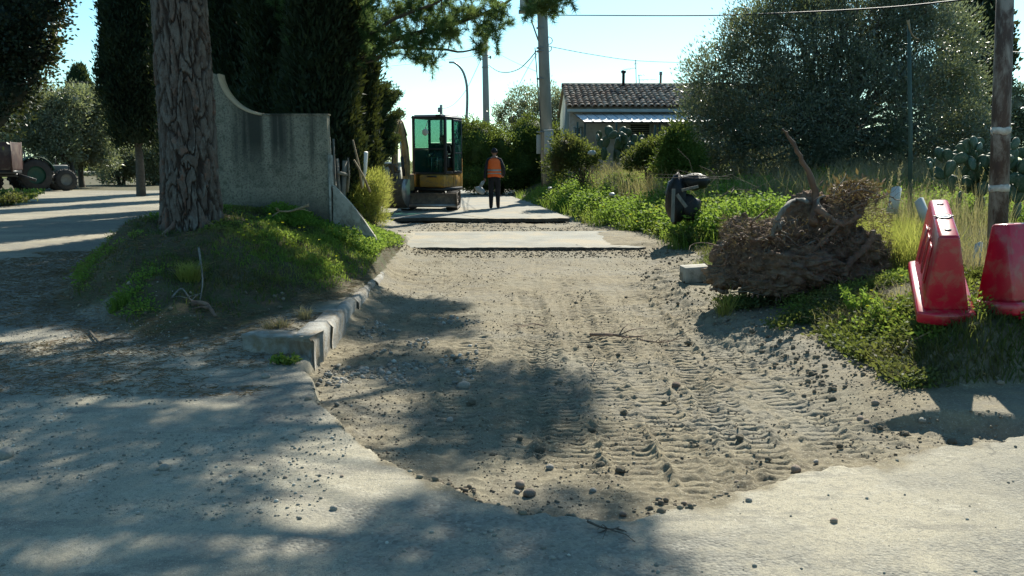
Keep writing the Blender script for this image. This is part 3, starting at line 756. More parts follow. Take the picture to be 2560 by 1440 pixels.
c = MB(); a = on(pr, P(1352, 120, YP)); c.tube([(a[0] - .20, -.1, a[2]), (-.235, -.1, 2.0), (-.245, -.1, 0.3)], 0.018, 5); c.build('down_cable', M['wire'], pr)

YQ = 52.0
pq, qtop, qbot = pole(1212, 90, 1219, YQ, 0.33, 0.44, 'shorter concrete pole standing behind the hedge between the lamp and the tall pole')
for vv in (138, 168):
    q2 = on(pq, P(1213, vv, YQ)); c = MB(); c.lathe([(0.19, -0.03), (0.20, 0), (0.19, 0.03)], q2, 14); c.build('steel_strap', M['galv'], pq)
for dx_, vv in ((-.28, 150), (.30, 145)):
    q2 = on(pq, P(1213, vv, YQ)); c = MB(); c.beam((q2[0], -.05, q2[2]), (q2[0] + dx_, -.05, q2[2] + .05), .05, .05); c.lathe([(.03, -.1), (.06, -.05), (.05, .05), (.03, .08)], (q2[0] + dx_, -.05, q2[2] + .05), 8); c.build('insulator_arm', M['galv'], pq)
YR = 80.0
p3, rtop, _ = pole(1103, 262, 1104, YR, 0.26, 0.32, 'distant stub of a pole rising just above the excavator cab', zb=-0.5)
c = MB(); q2 = on(p3, P(1101, 275, YR)); c.box((q2[0] - .1, -.2, q2[2]), (.22, .2, .4)); c.build('insulator_arm', M['galv'], p3)
YL = 45.0
lp = empty('street_lamp', (P(1164, 480, YL)[0], YL, zt(P(1164, 480, YL)[0], YL)), 0, 'curved thin steel street lamp arching over the excavator cab', 'street lamp')
pts = [(1163, 480), (1165, 330), (1168, 260), (1167, 215), (1160, 185), (1150, 168), (1138, 158), (1131, 156)]
c = MB(); c.tube(smooth_path([on(lp, P(u, v, YL)) for u, v in pts], 30), list(np.linspace(.075, .045, 30)), 8); c.build('curved_mast', M['galv'], lp, smooth=True)
c = MB(); q2 = on(lp, P(1133, 156, YL)); c.box((q2[0] - .08, 0, q2[2]), (.26, .16, .09)); c.build('lamp_head', M['box_grey'], lp, bevel=.02)

# right-hand rusty pole in front
xb, yb = P(2500, 600, 8.7)[0], 8.7
rp = empty('steel_pole', (xb, yb, zt(xb, yb) - 0.15), 0, 'rusty brown steel pole wrapped with two strips of torn paper beside the red barriers', 'pole')
c = MB(); tp = np.array(on(rp, P(2521, -260, 8.7))); c.tube([(0, 0, 0), tp * .5, tp], [0.094, .084, .070], 20); c.build('shaft', M['rust'], rp, smooth=True)
for vv, hh, sd in ((327, .055, 1), (470, .065, 2)):
    q2 = on(rp, P(0, vv, 8.7)); f = (q2[2]) / tp[2]; cc = tp * f; r_ = np.interp(f, [0, 1], [.094, .070]) + .003
    mb = MB(); ang = np.linspace(0, 2 * np.pi, 28); lo = -hh / 2 + .02 * (fbm(ang * 2, ang * 0, sd) - .5) * 2; hi = hh / 2 + .016 * (fbm(ang * 2, ang * 0 + 4, sd) - .5) * 2
    v = np.concatenate([np.stack([r_ * np.cos(ang), r_ * np.sin(ang), lo], 1), np.stack([(r_ + .001) * np.cos(ang), (r_ + .001) * np.sin(ang), hi], 1)]) + cc
    i = np.arange(27); mb.add(v, np.stack([i, i + 1, i + 29, i + 28], 1))
    mb.add(np.array([[-r_, 0, 0], [-r_ - .03, -.015, .012], [-r_ - .012, -.02, -.03], [-r_ + .004, -.02, -.05]]) + cc, [[0, 1, 2, 3]])
    o = mb.build('torn_paper_strip', M['tape'], rp); s_ = o.modifiers.new('solid', 'SOLIDIFY'); s_.thickness = .003; s_.offset = 1
# thin green pole in the thicket
xg = P(2277, 440, 14.5)[0]
gp = MB(); a = P(2272, 60, 14.5); b = (P(2280, 500, 14.5)[0], 14.5, zt(xg, 14.5)); gp.tube([a, (np.array(a) + b) / 2 + (.02, 0, 0), b], [.03, .035, .04], 8)
tag(gp.build('wooden_post', M['green_post'], smooth=True), 'slim green post standing in front of the dark thicket', 'post')
gp = MB(); gp.tube(smooth_path([P(2270, 50, 14.4), P(2275, 75, 14.4), P(2285, 92, 14.4), P(2298, 98, 14.4)], 10), [.022, .02, .015, .013, .012, .011, .01, .01, .008, .006], 6)
tag(gp.build('broken_branch', M['cane']), 'pale broken branch hooked on the top of the slim green post', 'branch')
xg = P(2433, 200, 30)[0]
gp = MB(); gp.tube([P(2432, 82, 30), P(2434, 150, 30), (xg, 30, zt(xg, 30))], [.10, .11, .13], 8)
tag(gp.build('wooden_post', M['green_post'], smooth=True), 'distant grey green post in front of the far conifer on the upper right', 'post')

# cables
A = lambda u, v, Y: P(u, v, Y)
cable([A(1372, 38, YP), A(1440, 38, 29), A(1700, 39, 25), A(1900, 35, 22), A(2200, 20, 19), A(2420, -2, 16)], .017, 'thick upper cable running right from the tall pole across the thicket', n=40)
cable([A(1374, 116, YP), A(1480, 136, 33), A(1600, 152, 36), A(1780, 158, 40)], .013, 'thin sagging cable from the tall pole over the tiled roof', n=24)
cable([A(1340, 128, YP), A(1322, 150, 34), A(1298, 172, 40), A(1270, 181, 45), A(1245, 178, 49), A(1222, 163, YQ)], .020, 'thick drooping cable between the tall pole and the shorter pole', n=24)
cable([A(1345, 130, YP), A(1320, 170, 35), A(1296, 215, 42), A(1285, 232, 46)], .010, 'thin cable dropping from the tall pole toward the hedge', n=16)
cable([A(1206, 137, YQ), A(1060, 156, 46), A(915, 170, 40)], .014, 'cable running left from the shorter pole behind the pine boughs', n=16)
cable([A(1206, 140, YQ), A(1190, 175, 56), A(1165, 225, 62), A(1140, 256, 70), A(1122, 268, 76), A(1105, 272, YR)], .016, 'cable sagging from the shorter pole down to the distant pole stub', n=20)
cable([A(1220, 120, YQ), A(1280, 152, 44), A(1340, 178, YP)], .009, 'faint thin cable crossing between the two concrete poles', n=12)
cable([A(-40, 205, 40), A(270, 205, 44)], .014, 'cable crossing the gap of sky between the oak and the cypress', sag=.02, n=12)
cable([A(2440, 120, 30), A(2510, 128, 24), A(2620, 134, 20)], .012, 'thin cable passing behind the rusty steel pole', n=12)

# ------------------------------------------------------------------ house
def house():
    Y = 32.0
    xl = P(1424, 268, Y)[0]; ze = P(1500, 268, Y)[2]; xr = xl + 8.2; D = 6.4; yr = Y + D / 2
    zr = P(1405, 213, yr)[2]
    zb = 0.3
    root = empty('house', (xl, Y, zb), 0, 'low pale house with a tiled roof and a white sheet awning', 'house')
    L = xr - xl; he = ze - zb; hr = zr - zb
    w = MB(); w.box((L / 2, 0.12, he / 2 - .02), (L, 0.24, he - .04)); w.build('front_wall', M['wall_pale'], root)
    w = MB(); w.prism([(0.25, 0), (0.25, he - .08), (D / 2, hr - .10), (D, he - .08), (D, 0)], 0.0, 0.22, axis='x'); w.build('gable_wall', M['wall_green'], root)
    w = MB(); w.prism([(0.25, 0), (0.25, he - .08), (D / 2, hr - .10), (D, he - .08), (D, 0)], L - 0.22, L, axis='x'); w.build('gable_wall', M['wall_green'], root)
    w = MB(); w.box((L / 2, D - .1, he / 2), (L - .46, 0.2, he)); w.build('rear_wall', M['wall_pale'], root)
    roof = empty('roof', (0, 0, 0)); roof.parent = root
    sl = math.hypot(D / 2 + .25, hr - he); ang = math.atan2(hr - he, D / 2 + .25)
    w = MB(); w.prism([(-.25, he - .10), (D / 2, hr - .10), (D + .25, he - .10), (D + .25, he - .04), (D / 2, hr - .04), (-.25, he - .04)], -0.10, L + .1, axis='x'); w.build('roof_deck', M['cane'], roof)
    # clay barrel tiles
    t = MB(); n = 9; th = np.linspace(0, np.pi, n)
    ln = 0.40
    def ringp(r, y, dz): return np.stack([r * np.cos(th), np.full(n, y), r * np.sin(th) * .8 + dz], 1)
    v = np.concatenate([ringp(.105, 0, 0.018), ringp(.085, ln, 0), ringp(.090, 0, 0.012), ringp(.072, ln, -.006)])
    f = []
    for j in range(n - 1):
        f += [[j, j + 1, n + j + 1, n + j], [2 * n + j + 1, 2 * n + j, 3 * n + j, 3 * n + j + 1], [j + 1, j, 2 * n + j, 2 * n + j + 1]]
    t.add(v, f); t0 = t.build('roof_tile', M['tile'], roof, smooth=True)
    cols, rows = 27, 10
    rs = (sl + .02) / rows; k = 0; r2 = np.random.default_rng(5)
    px = 0.222
    for i in range(cols):
        for j in range(rows):
            a = t0 if k == 0 else place(t0, (0, 0, 0)); a.parent = roof; k += 1
            s = j * rs - .04
            a.location = (-0.02 + i * px + r2.normal(0, .008), -.25 + s * math.cos(ang), he - .02 + s * math.sin(ang) + .02 + r2.normal(0, .004))
            a.rotation_euler = (ang - .03, 0, r2.normal(0, .035))
    far = MB()
    for i in range(cols, 40):
        for j in range(rows):
            s = j * rs; far.add(v @ np.array(Matrix.Rotation(ang, 3, 'X')).T + (-.02 + i * px, -.25 + s * math.cos(ang), he + s * math.sin(ang)), f)
    for i in range(0, 40):       # trough tiles between the barrels, mostly hidden
        vv = v.copy(); vv[:, 2] *= -0.5
        for j in range(rows):
            s = j * rs; far.add(vv @ np.array(Matrix.Rotation(ang, 3, 'X')).T + (-.02 + (i + .5) * px, -.25 + s * math.cos(ang), he + .02 + s * math.sin(ang)), [x_[::-1] for x_ in f])
    tag(far.build('roof_tiles', M['tile_mass'], roof, smooth=True), kind='stuff')
    rg = MB(); rg.lathe([(.10, -.12), (.11, 0), (.10, L + .1)], (0, D / 2, hr - .02), 10, axis='x'); rg.build('ridge_cap', M['tile_mass'], roof)
    # fascia / gutter, awning
    w = MB(); w.box((L / 2, -.30, he - .13), (L + .2, .10, .10)); w.build('gutter', M['fascia'], root, bevel=.01)
    aw = empty('awning', (0, 0, 0)); aw.parent = root
    za, z2 = P(1500, 284, Y - .05)[2] - zb, P(1500, 304, Y - 1.15)[2] - zb
    x0 = P(1432, 284, Y)[0] - xl; pw = 0.335
    pan = MB(); pn = 8
    dy, dz = -1.1, z2 - za
    sh = []
    for side in (0, 1):
        for kx_ in range(pn + 1):
            xx = pw * kx_ / pn * .96; zz = .018 * (1 if kx_ in (0, pn) else 0)
            sh.append((xx + .30 * side, dy * side, zz + dz * side))
    pf = [[i, i + 1, pn + 2 + i, pn + 1 + i] for i in range(pn)]
    pan.add(sh, pf); pan.add(np.array(sh) - (0, 0, .006), [x_[::-1] for x_ in pf])
    p0 = pan.build('roofing_sheet', M['sheet'], aw)
    for i in range(16):
        a = p0 if i == 0 else place(p0, (0, 0, 0)); a.parent = aw; a.location = (x0 + i * pw, -.06, za)
        sm_ = MB() if i == 0 else None
        if i == 0:
            sm_.beam((0, 0, .012), (.30, dy, dz + .012), .022, .014); s0 = sm_.build('seam_batten', M['frame'], aw); s0.location = (x0, -.06, za)
        else:
            s1 = place(s0, (x0 + i * pw, -.06, za)); s1.parent = aw
    w = MB(); w.box((x0 + 8 * pw + .3, dy - .02, z2 - .03 - 0), (16 * pw, .04, .05)); w.build('edge_rail', M['frame'], aw)
    for px_ in (x0 + .35, x0 + 2.9, x0 + 5.4):
        w = MB(); w.box((px_, dy, z2 / 2 - .03), (.05, .05, z2)); w.build('awning_post', M['green_post'], aw)
    # shuttered openings
    for (u0, u1, v0, v1) in ((1574, 1626, 308, 372), (1436, 1452, 318, 372)):
        X0, X1 = P(u0, v0, Y)[0] - xl, P(u1, v0, Y)[0] - xl; Z1 = P(u0, v0, Y)[2] - zb; Z0 = P(u0, v1, Y)[2] - zb
        wd = empty('window', (0, 0, 0)); wd.parent = root
        fr = MB()
        for (cx_, cz_, sx_, sz_) in (((X0 + X1) / 2, Z1, X1 - X0 + .1, .06), ((X0 + X1) / 2, Z0, X1 - X0 + .1, .06), (X0, (Z0 + Z1) / 2, .06, Z1 - Z0), (X1, (Z0 + Z1) / 2, .06, Z1 - Z0)):
            fr.box((cx_, -.03, cz_), (sx_, .06, sz_))
        fr.build('frame', M['fascia'], wd)
        bk = MB(); bk.box(((X0 + X1) / 2, -.004, (Z0 + Z1) / 2), (X1 - X0 - .06, .02, Z1 - Z0 - .06)); bk.build('unlit_room_sheet', M['frame'], wd)  # black sheet on the wall stands in for the unlit interior
        nsl = 12
        for i in range(nsl):
            zz = Z0 + (i + .5) * (Z1 - Z0) / nsl
            s_ = MB(); s_.box(((X0 + X1) / 2, -.035, zz), (X1 - X0 - .07, .035, .028)); s_.build('slat', M['shutter'], wd)
    # chimney pipe
    cp = P(1555, 175, yr); c = MB(); c.lathe([(.055, -.05), (.055, .62), (.09, .63), (.10, .72), (.05, .74)], (cp[0] - xl, D / 2 - .5, P(1555, 225, Y + 2.7)[2] - zb), 10); c.build('flue_pipe', M['frame'], root)
    cp = P(1652, 185, yr); c = MB(); c.lathe([(.045, 0), (.045, .42), (.06, .43), (.06, .55)], (cp[0] - xl, D / 2, hr - .04), 10); c.build('vent_pipe', M['galv'], root)
    return root, xl, zb, hr, D
def tilemass():
    m, t, b = nodes('weathered_tiles'); g = t.nodes.new('ShaderNodeNewGeometry')
    col = mixc(t, g.outputs['Random Per Island'], (0.17, 0.10, 0.075), (0.33, 0.24, 0.17))
    col = mixc(t, ramp(t, noise(t, 9, 5, 0.7, coords(t, 'Object')), 0.45, 0.6), col, (0.10, 0.085, 0.07))
    t.links.new(col, b.inputs['Base Color']); b.inputs['Roughness'].default_value = 0.9
    return m
M['tile_mass'] = tilemass()
hroot, hxl, hzb, hhr, hD = house()
# aerials on the ridge
def aerial(u, v0, v1, bars, label):
    Y = 35.2
    a = P(u, v0, Y); b = P(u + 2, v1, Y)
    r = empty('tv_aerial', b, 0, label, 'aerial')
    m = MB(); m.tube([(0, 0, -.05), tuple(np.array(a) - b)], .016, 6); m.build('mast', M['galv'], r)
    for (u0, w0, u1, w1) in bars:
        m = MB(); p0, p1 = np.array(P(u0, w0, Y)) - b, np.array(P(u1, w1, Y)) - b
        m.tube([p0, p1], .010, 5); d = p1 - p0; k = max(3, int(np.linalg.norm(d) / .12))
        m.build('boom', M['galv'], r)
        for i in range(k):
            c_ = p0 + d * i / (k - 1); e = MB(); e.tube([c_ + (0, -.12, -.05), c_ + (0, .12, .05)], .006, 4); e.build('element', M['galv'], r)
aerial(1589, 150, 212, [(1560, 174, 1588, 170), (1586, 160, 1592, 157)], 'tall aerial mast on the roof ridge right of the flue pipe')
aerial(1597, 187, 212, [(1597, 200, 1640, 198), (1596, 189, 1610, 187)], 'low wide aerial on the roof ridge beside the vent pipe')

# small shed far down the road
sx, sz0 = P(972, 460, 62)[0], 0
sh = empty('shed', (sx, 62, -0.1), 0, 'small flat-roofed grey shed far down the road beside the conifer', 'shed')
c = MB(); c.box((0.35, 0, .55), (1.0, 1.6, 1.2)); c.build('wall', M['wall_pale'], sh)
c = MB(); c.prism([(-.95, 1.0), (-.2, 1.28), (.95, 1.28), (.95, 1.18), (-.2, 1.16), (-.95, .92)], -1.1, 1.0); c.build('roof', M['box_grey'], sh)
c = MB(); c.box((-.75, -.8, .45), (.08, .08, 1.0)); c.build('post', M['wood_grey'], sh)
# slim green posts of the wire fence before the house
for k, (u, v0) in enumerate(((1444, 305), (1541, 304), (1638, 312))):
    Y = 29.5; a = P(u, v0, Y); z0 = zt(a[0], Y); c = MB(); c.box((0, 0, (a[2] - z0) / 2), (.06, .06, a[2] - z0)); o = c.build('fence_post', M['green_post']); o.location = (a[0], Y, z0)
    tag(o, ['dark green fence post before the left end of the white awning', 'dark green fence post behind the prickly pear in front of the house', 'dark green fence post near the thicket by the right end of the awning'][k], 'post', 'slim posts in front of the house')

# ------------------------------------------------------------------ vegetation builders
def unit(v): return v / (np.linalg.norm(v, axis=-1, keepdims=True) + 1e-9)
def leaf_quads(mb, p, d, ln, wd, rng):
    """diamond leaves: base p, direction d"""
    n = len(p); d = unit(d); r = unit(np.cross(d, rng.normal(size=(n, 3))))
    ln = np.broadcast_to(ln, n)[:, None]; wd = np.broadcast_to(wd, n)[:, None]
    v = np.stack([p, p + d * ln * .45 + r * wd / 2, p + d * ln, p + d * ln * .45 - r * wd / 2], 1).reshape(-1, 3)
    mb.add(v, np.arange(4 * n).reshape(n, 4))
def needle_tris(mb, p, d, ln, wd, rng):
    n = len(p); d = unit(d); r = unit(np.cross(d, rng.normal(size=(n, 3))))
    ln = np.broadcast_to(ln, n)[:, None]; wd = np.broadcast_to(wd, n)[:, None]
    v = np.stack([p - r * wd / 2, p + r * wd / 2, p + d * ln], 1).reshape(-1, 3)
    mb.add(v, np.arange(3 * n).reshape(n, 3))
def blades(mb, p, h, w, lean, rng, seg=2):
    """grass blades with one bend: p base points, h heights"""
    n = len(p); az = rng.uniform(0, 2 * np.pi, n); out = np.stack([np.cos(az), np.sin(az), np.zeros(n)], 1)
    side = np.stack([-np.sin(az + rng.normal(0, .8, n)), np.cos(az), np.zeros(n)], 1)
    h = np.broadcast_to(h, n)[:, None]; w = np.broadcast_to(w, n)[:, None]; lean = np.broadcast_to(lean, n)[:, None]
    m = p + out * h * lean * .35 + np.array([0, 0, 1]) * h * .6
    t = p + out * h * lean + np.array([0, 0, 1]) * h * (1 - .25 * lean)
    v = np.stack([p - side * w / 2, p + side * w / 2, m + side * w * .38, m - side * w * .38, t], 1).reshape(-1, 3)
    i = np.arange(n)[:, None] * 5
    mb.add(v, i + np.array([[0, 1, 2, 3]])); mb.f.append(i + np.array([[3, 2, 4]]) + mb.n - len(v))
def fold(mb):  # normalise face index widths
    return mb
def ell_points(rng, ells, n, lo=0.55):
    """points in a union of ellipsoids (c, r), biased to the outside"""
    vol = np.array([e[1][0] * e[1][1] * e[1][2] for e in ells]) ** 0.8; k = rng.choice(len(ells), n, p=vol / vol.sum())
    c = np.array([e[0] for e in ells], float)[k]; r = np.array([e[1] for e in ells], float)[k]
    d = unit(rng.normal(size=(n, 3))); s = rng.uniform(lo ** 3, 1, n)[:, None] ** (1 / 3)
    return c + d * r * s, d
def ico(sub=2):
    import bmesh
    bm = bmesh.new(); bmesh.ops.create_icosphere(bm, subdivisions=sub, radius=1)
    v = np.array([q.co[:] for q in bm.verts]); f = np.array([[q.index for q in fc.verts] for fc in bm.faces]); bm.free()
    return v, f
ICO1, ICO2, ICO3 = ico(1), ico(2), ico(3)
def lump(mb, c, r, rng, amp=.25, base=ICO2):
    v, f = base; s = rng.uniform(0, 50)
    n = 1 + amp * 2 * (fbm(v[:, 0] * 1.7 + s, v[:, 1] * 1.7 + v[:, 2] * 2.3 + s, 3) - .5)[:, None]
    mb.add(v * n * np.array(r) + np.array(c), f)
def limb(mb, p0, p1, r0, r1, rng, wig=.06, n=7, seg=7):
    p0, p1 = np.array(p0, float), np.array(p1, float); L = np.linalg.norm(p1 - p0)
    t = np.linspace(0, 1, n)[:, None]
    p = p0 + (p1 - p0) * t + rng.normal(0, 1, (n, 3)) * wig * L * np.sin(t * np.pi) * .6
    p[:, 2] += (np.sin(t * np.pi) * L * .06)[:, 0]
    mb.tube(p, list(np.linspace(r0, r1, n)), seg)
    return p
def tree(name, base, ells, leaf, nclump, per, csize, lsize, label, mat, trunk_r, cat='tree', group=None, trunk_h=None, seed=1,
         core=0.0, up=0.3, out=0.6, trunk_mat='twig', stems=1, lean=0, needle=False, twigs=0, nlimb=7):
    rng = np.random.default_rng(seed)
    base = np.array(base, float)
    root = empty(name, base, 0, label, cat, group)
    E = [(np.array(c, float), np.array(r, float)) for c, r in ells]
    cc, dd = ell_points(rng, E, nclump)
    cc[:, 2] = np.maximum(cc[:, 2], 0.05)
    idx = np.repeat(np.arange(nclump), per)
    cs = csize * rng.uniform(.6, 1.3, nclump)
    off = rng.normal(size=(len(idx), 3)) * cs[idx][:, None] * np.array([1, 1, .8]) * .55
    p = cc[idx] + off
    d = unit(off) * out + dd[idx] * .5 + np.array([0, 0, up]) + rng.normal(size=p.shape) * .45
    mb = MB()
    (needle_tris if needle else leaf_quads)(mb, p, d, lsize[0] * rng.uniform(.6, 1.2, len(p)), lsize[1], rng)
    if core:
        for c, r in E: lump(mb, c, r * core, rng, .3)
    mb.build('crown', mat, root)
    tb = MB(); top = np.mean([e[0] for e in E], 0)
    th = trunk_h if trunk_h is not None else max(.3, top[2] * .5)
    for s in range(stems):
        a = rng.uniform(0, 6.28); o = np.array([math.cos(a), math.sin(a), 0]) * (0.12 * (stems > 1))
        fork = np.array([lean * th, 0, th]) + o * (2.5 if stems > 1 else 0) * th
        tb.tube([o * .6 - np.array([0, 0, .25]), o + (0, 0, .05), (o + fork) * .5 + rng.normal(0, .03, 3) * th, fork], [trunk_r * 1.35, trunk_r, trunk_r * .8, trunk_r * .7], 9)
        for k in rng.choice(nclump, min(nlimb, nclump), replace=False):
            pth = limb(tb, fork, cc[k], trunk_r * .45, trunk_r * .08, rng, .1, 7, 6)
            for _ in range(twigs):
                a_ = pth[rng.integers(3, 6)]; k2 = np.argsort(np.linalg.norm(cc - a_, axis=1))[rng.integers(0, 8)]
                limb(tb, a_, cc[k2], trunk_r * .12, trunk_r * .03, rng, .1, 5, 4)
    tb.build('trunk', M[trunk_mat], root, smooth=True)
    return root

# ------------------------------------------------------------------ the big pine: bark-plated trunk and unseen crown shaped to throw the ground shade
def rock_bark():
    bx0, by0 = P(479, 590, 10.9)[0], 10.9
    zb = zt(bx0, by0)
    root = empty('pine_tree', (bx0, by0, zb), 0, 'big umbrella pine with plated grey bark rising from the grassy mound', 'tree')
    H = 5.6; nz, na = 620, 360
    z = np.linspace(-0.25, H, nz); a = np.linspace(0, 2 * np.pi, na, endpoint=False)
    Z, A_ = np.meshgrid(z, a, indexing='ij')
    R = np.interp(Z, [-.25, 0, .12, .35, .8, 2.6, 5.6], [.42, .365, .345, .328, .312, .292, .245])
    R = R + 0.03 * np.exp(-np.clip(Z, 0, 9) / .15) * np.sin(A_ * 5 + 1) + 0.012 * np.sin(A_ * 3 + Z * 1.1)
    # layered plates: long primary plates with cracks, thinner flakes on top of them
    def cells(U, W, n, s1):
        best = np.full(U.shape, 9.0); sec = np.full(U.shape, 9.0); cid = np.zeros(U.shape); iu, iw = np.floor(U), np.floor(W)
        for du in (-1, 0, 1):
            for dw in (-1, 0, 1):
                cu, cw = iu + du, iw + dw; cm = np.mod(cu, n)
                d = np.abs(cu + hash2(cm, cw, s1) - U) + np.abs(cw + hash2(cm, cw, s1 + 1) - W) * .8
                new = d < best
                sec = np.where(new, best, np.minimum(sec, d)); cid = np.where(new, cm * 977 + cw, cid); best = np.where(new, d, best)
        return sec - best, cid
    ca, sa = np.cos(A_), np.sin(A_)
    w1 = (fbm(ca * 3 + Z * 3, sa * 3 + 7, 3) - .5) * 2; w2 = (fbm(ca * 12 + Z * 5, sa * 12 + 7 - Z * 3, 13) - .5) * 2; w3 = (fbm(ca * 2.4 + 5, sa * 2.4 + Z * 2, 8) - .5) * 2
    U0 = A_ / (2 * np.pi)
    e1, c1 = cells(U0 * 15 + .6 * w1 + .25 * w2, Z / 0.36 + 1.1 * w3 + .35 * w2, 15, 51)
    e2, c2 = cells(U0 * 34 + 1.0 * w1 + .4 * w2, Z / 0.13 + 1.4 * w3 + .5 * w2, 34, 71)
    e3, c3 = cells(U0 * 60 + 1.4 * w1 + .5 * w2, Z / 0.06 + 1.4 * w3, 60, 91)
    crack = 1 - sstep(0.0, 0.10 + .28 * fbm(ca * 4, sa * 4 + Z * 3, 19), e1)
    hh = hash2(c1, c1 * 0, 77); h2 = hash2(c2, c2 * 0 + 5, 78); h3 = hash2(c3, c3 * 0 + 5, 79)
    flake = np.floor(h2 * 4) / 4
    R = R + (1 - crack) * (0.006 + 0.016 * hh) + 0.016 * flake * (1 - crack) * sstep(0, .06, e2) + .005 * h3 - 0.020 * crack + .004 * (fbm(A_ * 30, Z * 40, 5) - .5)
    plate = 1 - crack * .9; plate = plate * (0.55 + .45 * sstep(0, .07, e2))
    hh2 = np.clip(.5 * h2 + .5 * h3, 0, 1); h2, hh = hh2, np.clip(.6 * hh + .4 * h3, 0, 1)
    ax = 0.04 * np.sin(Z * .6) + 0.0 * Z
    X = R * np.cos(A_) + ax - 0.012 * Z; Yv = R * np.sin(A_)
    Vv = np.stack([X, Yv, Z], -1).reshape(-1, 3)
    i, j = np.meshgrid(np.arange(nz - 1), np.arange(na), indexing='ij'); j2 = (j + 1) % na
    f = np.stack([i * na + j, i * na + j2, (i + 1) * na + j2, (i + 1) * na + j], -1).reshape(-1, 4)
    mb = MB(); mb.add(Vv, f)
    o = mb.build('trunk', M['bark'], root, smooth=True)
    at = o.data.attributes.new('plate', 'FLOAT_COLOR', 'POINT')
    at.data.foreach_set('color', np.stack([h2, hh, plate, np.ones_like(hh)], -1).reshape(-1, 4).astype(np.float32).ravel())
    for k, (x1, y1, w1) in enumerate(((.42, -.30, .035), (-.15, -.6, .03))):
        r = MB(); gz = zt(bx0 + x1, by0 + y1) - zb
        r.tube([(x1 * .35, y1 * .35, .16), (x1 * .6, y1 * .6, gz * .6 + .06), (x1, y1, gz - .01), (x1 * 1.4, y1 * 1.4, gz - .12)], [w1 * 1.3, w1, w1 * .6, .02], 8)
        r.build('surface_root', M['root'], root, smooth=True)
    return root, np.array([bx0, by0, zb])
pineA, pA = rock_bark()

def inpoly(u, v, poly):
    c = False; n = len(poly); j = n - 1
    for i in range(n):
        if (poly[i][1] > v) != (poly[j][1] > v) and u < (poly[j][0] - poly[i][0]) * (v - poly[i][1]) / (poly[j][1] - poly[i][1]) + poly[i][0]: c = not c
        j = i
    return c
SHADE = [[(-900, 690), (0, 690), (110, 560), (300, 520), (560, 560), (690, 600), (830, 720), (860, 770), (880, 800), (650, 830), (640, 890), (770, 905), (800, 1000), (560, 1140), (640, 1215), (650, 1270), (700, 1300), (1000, 1215), (1210, 1270), (1500, 1275), (1660, 1460), (1400, 1700), (-1500, 1700)],
         [(900, 755), (1120, 745), (1130, 830), (930, 845)], [(880, 865), (1110, 870), (1100, 960), (900, 930)],
         [(1060, 950), (1300, 915), (1460, 940), (1515, 1060), (1440, 1110), (1250, 1120), (1150, 1180), (1010, 1170), (960, 1120), (1130, 1070)],
         [(0, 630), (260, 600), (330, 560), (100, 690), (-200, 800), (-600, 700)]]
HOLES = [(500, 1003, 80, 20), (420, 1245, 80, 34), (115, 1215, 70, 24), (230, 1375, 70, 30), (600, 1400, 70, 28), (110, 855, 160, 30), (330, 890, 90, 13), (780, 1350, 110, 30),
         (150, 1015, 110, 16), (880, 1255, 120, 22), (40, 1090, 70, 14), (390, 770, 40, 12), (300, 1000, 60, 10), (640, 940, 60, 14), (220, 960, 60, 12), (540, 860, 60, 10), (470, 800, 36, 14), (860, 1340, 50, 14), (310, 1130, 70, 14), (720, 830, 70, 22)]
def overhead():  # sets crown clumps sunward of the shade outlines so their shadows fill them
    rng = np.random.default_rng(11)
    Sv = np.array(S); pts = []
    step = 0.36
    for gx in np.arange(-11.5, 2.0, step):
        for gy in np.arange(0.6, 14.0, step):
            x, y = gx + rng.uniform(-.1, .1), gy + rng.uniform(-.1, .1)
            z = zt(x, y); u, v = proj((x, y, z))
            if u is None: continue
            if u < -300 and (x * .9 + 9) < rng.uniform(0, 3.5): continue
            if not any(inpoly(u, v, s) for s in SHADE): continue
            if any(((u - a) / (c * 1.25)) ** 2 + ((v - b) / (d * 1.25)) ** 2 < 1 for a, b, c, d in HOLES): continue
            h = rng.uniform(0, 1) * 1.4 + 4.7 + 0.15 * (y + x * .4)
            pts.append(np.array([x, y, z]) + Sv / Sv[2] * (h - z))
    pts = np.array(pts)
    keep = []
    for i, p in enumerate(pts):                       # everything here is above the frame
        u, v = proj(p)
        keep.append(u is None or v < -170)
    return pts[np.array(keep)]
ov = overhead()
def needle_clumps(mb, cc, n, rad, ln, wd, rng, flat=.45):
    idx = np.repeat(np.arange(len(cc)), n)
    off = unit(rng.normal(size=(len(idx), 3))) * rng.uniform(0.1, 1, (len(idx), 1)) ** .5 * rad * np.array([1, 1, flat])
    needle_tris(mb, cc[idx] + off, unit(off) * .8 + rng.normal(size=off.shape) * .5 + (0, 0, .3), ln * rng.uniform(.7, 1.2, len(idx)), wd, rng)
rngp = np.random.default_rng(12)
mb = MB(); needle_clumps(mb, ov - pA, 300, .30, .19, .024, rngp)
cr = mb.build('crown', M['pine'], pineA)
mb = MB()
cent = [ov[rngp.integers(len(ov))]]
for _ in range(17):
    dmin = np.min([np.linalg.norm(ov - c, axis=1) for c in cent], 0); cent.append(ov[np.argmax(dmin)])
cent = np.array(cent); own = np.argmin(np.linalg.norm(ov[:, None] - cent[None], axis=2), 1)
for k in range(len(cent)):
    mem = ov[own == k]; c = mem.mean(0) - (0, 0, .25)
    st = np.array([pA[0] - .05, pA[1], pA[2] + rngp.uniform(4.6, 5.6)])
    p = limb(mb, st - pA, c - pA, .085, .035, rngp, .05, 8, 7)
    for m_ in mem[rngp.permutation(len(mem))[:10]]:
        limb(mb, p[rngp.integers(4, 8)], m_ - pA - (0, 0, .05), .028, .008, rngp, .06, 5, 5)
mb.build('limbs', M['twig'], pineA, smooth=True)

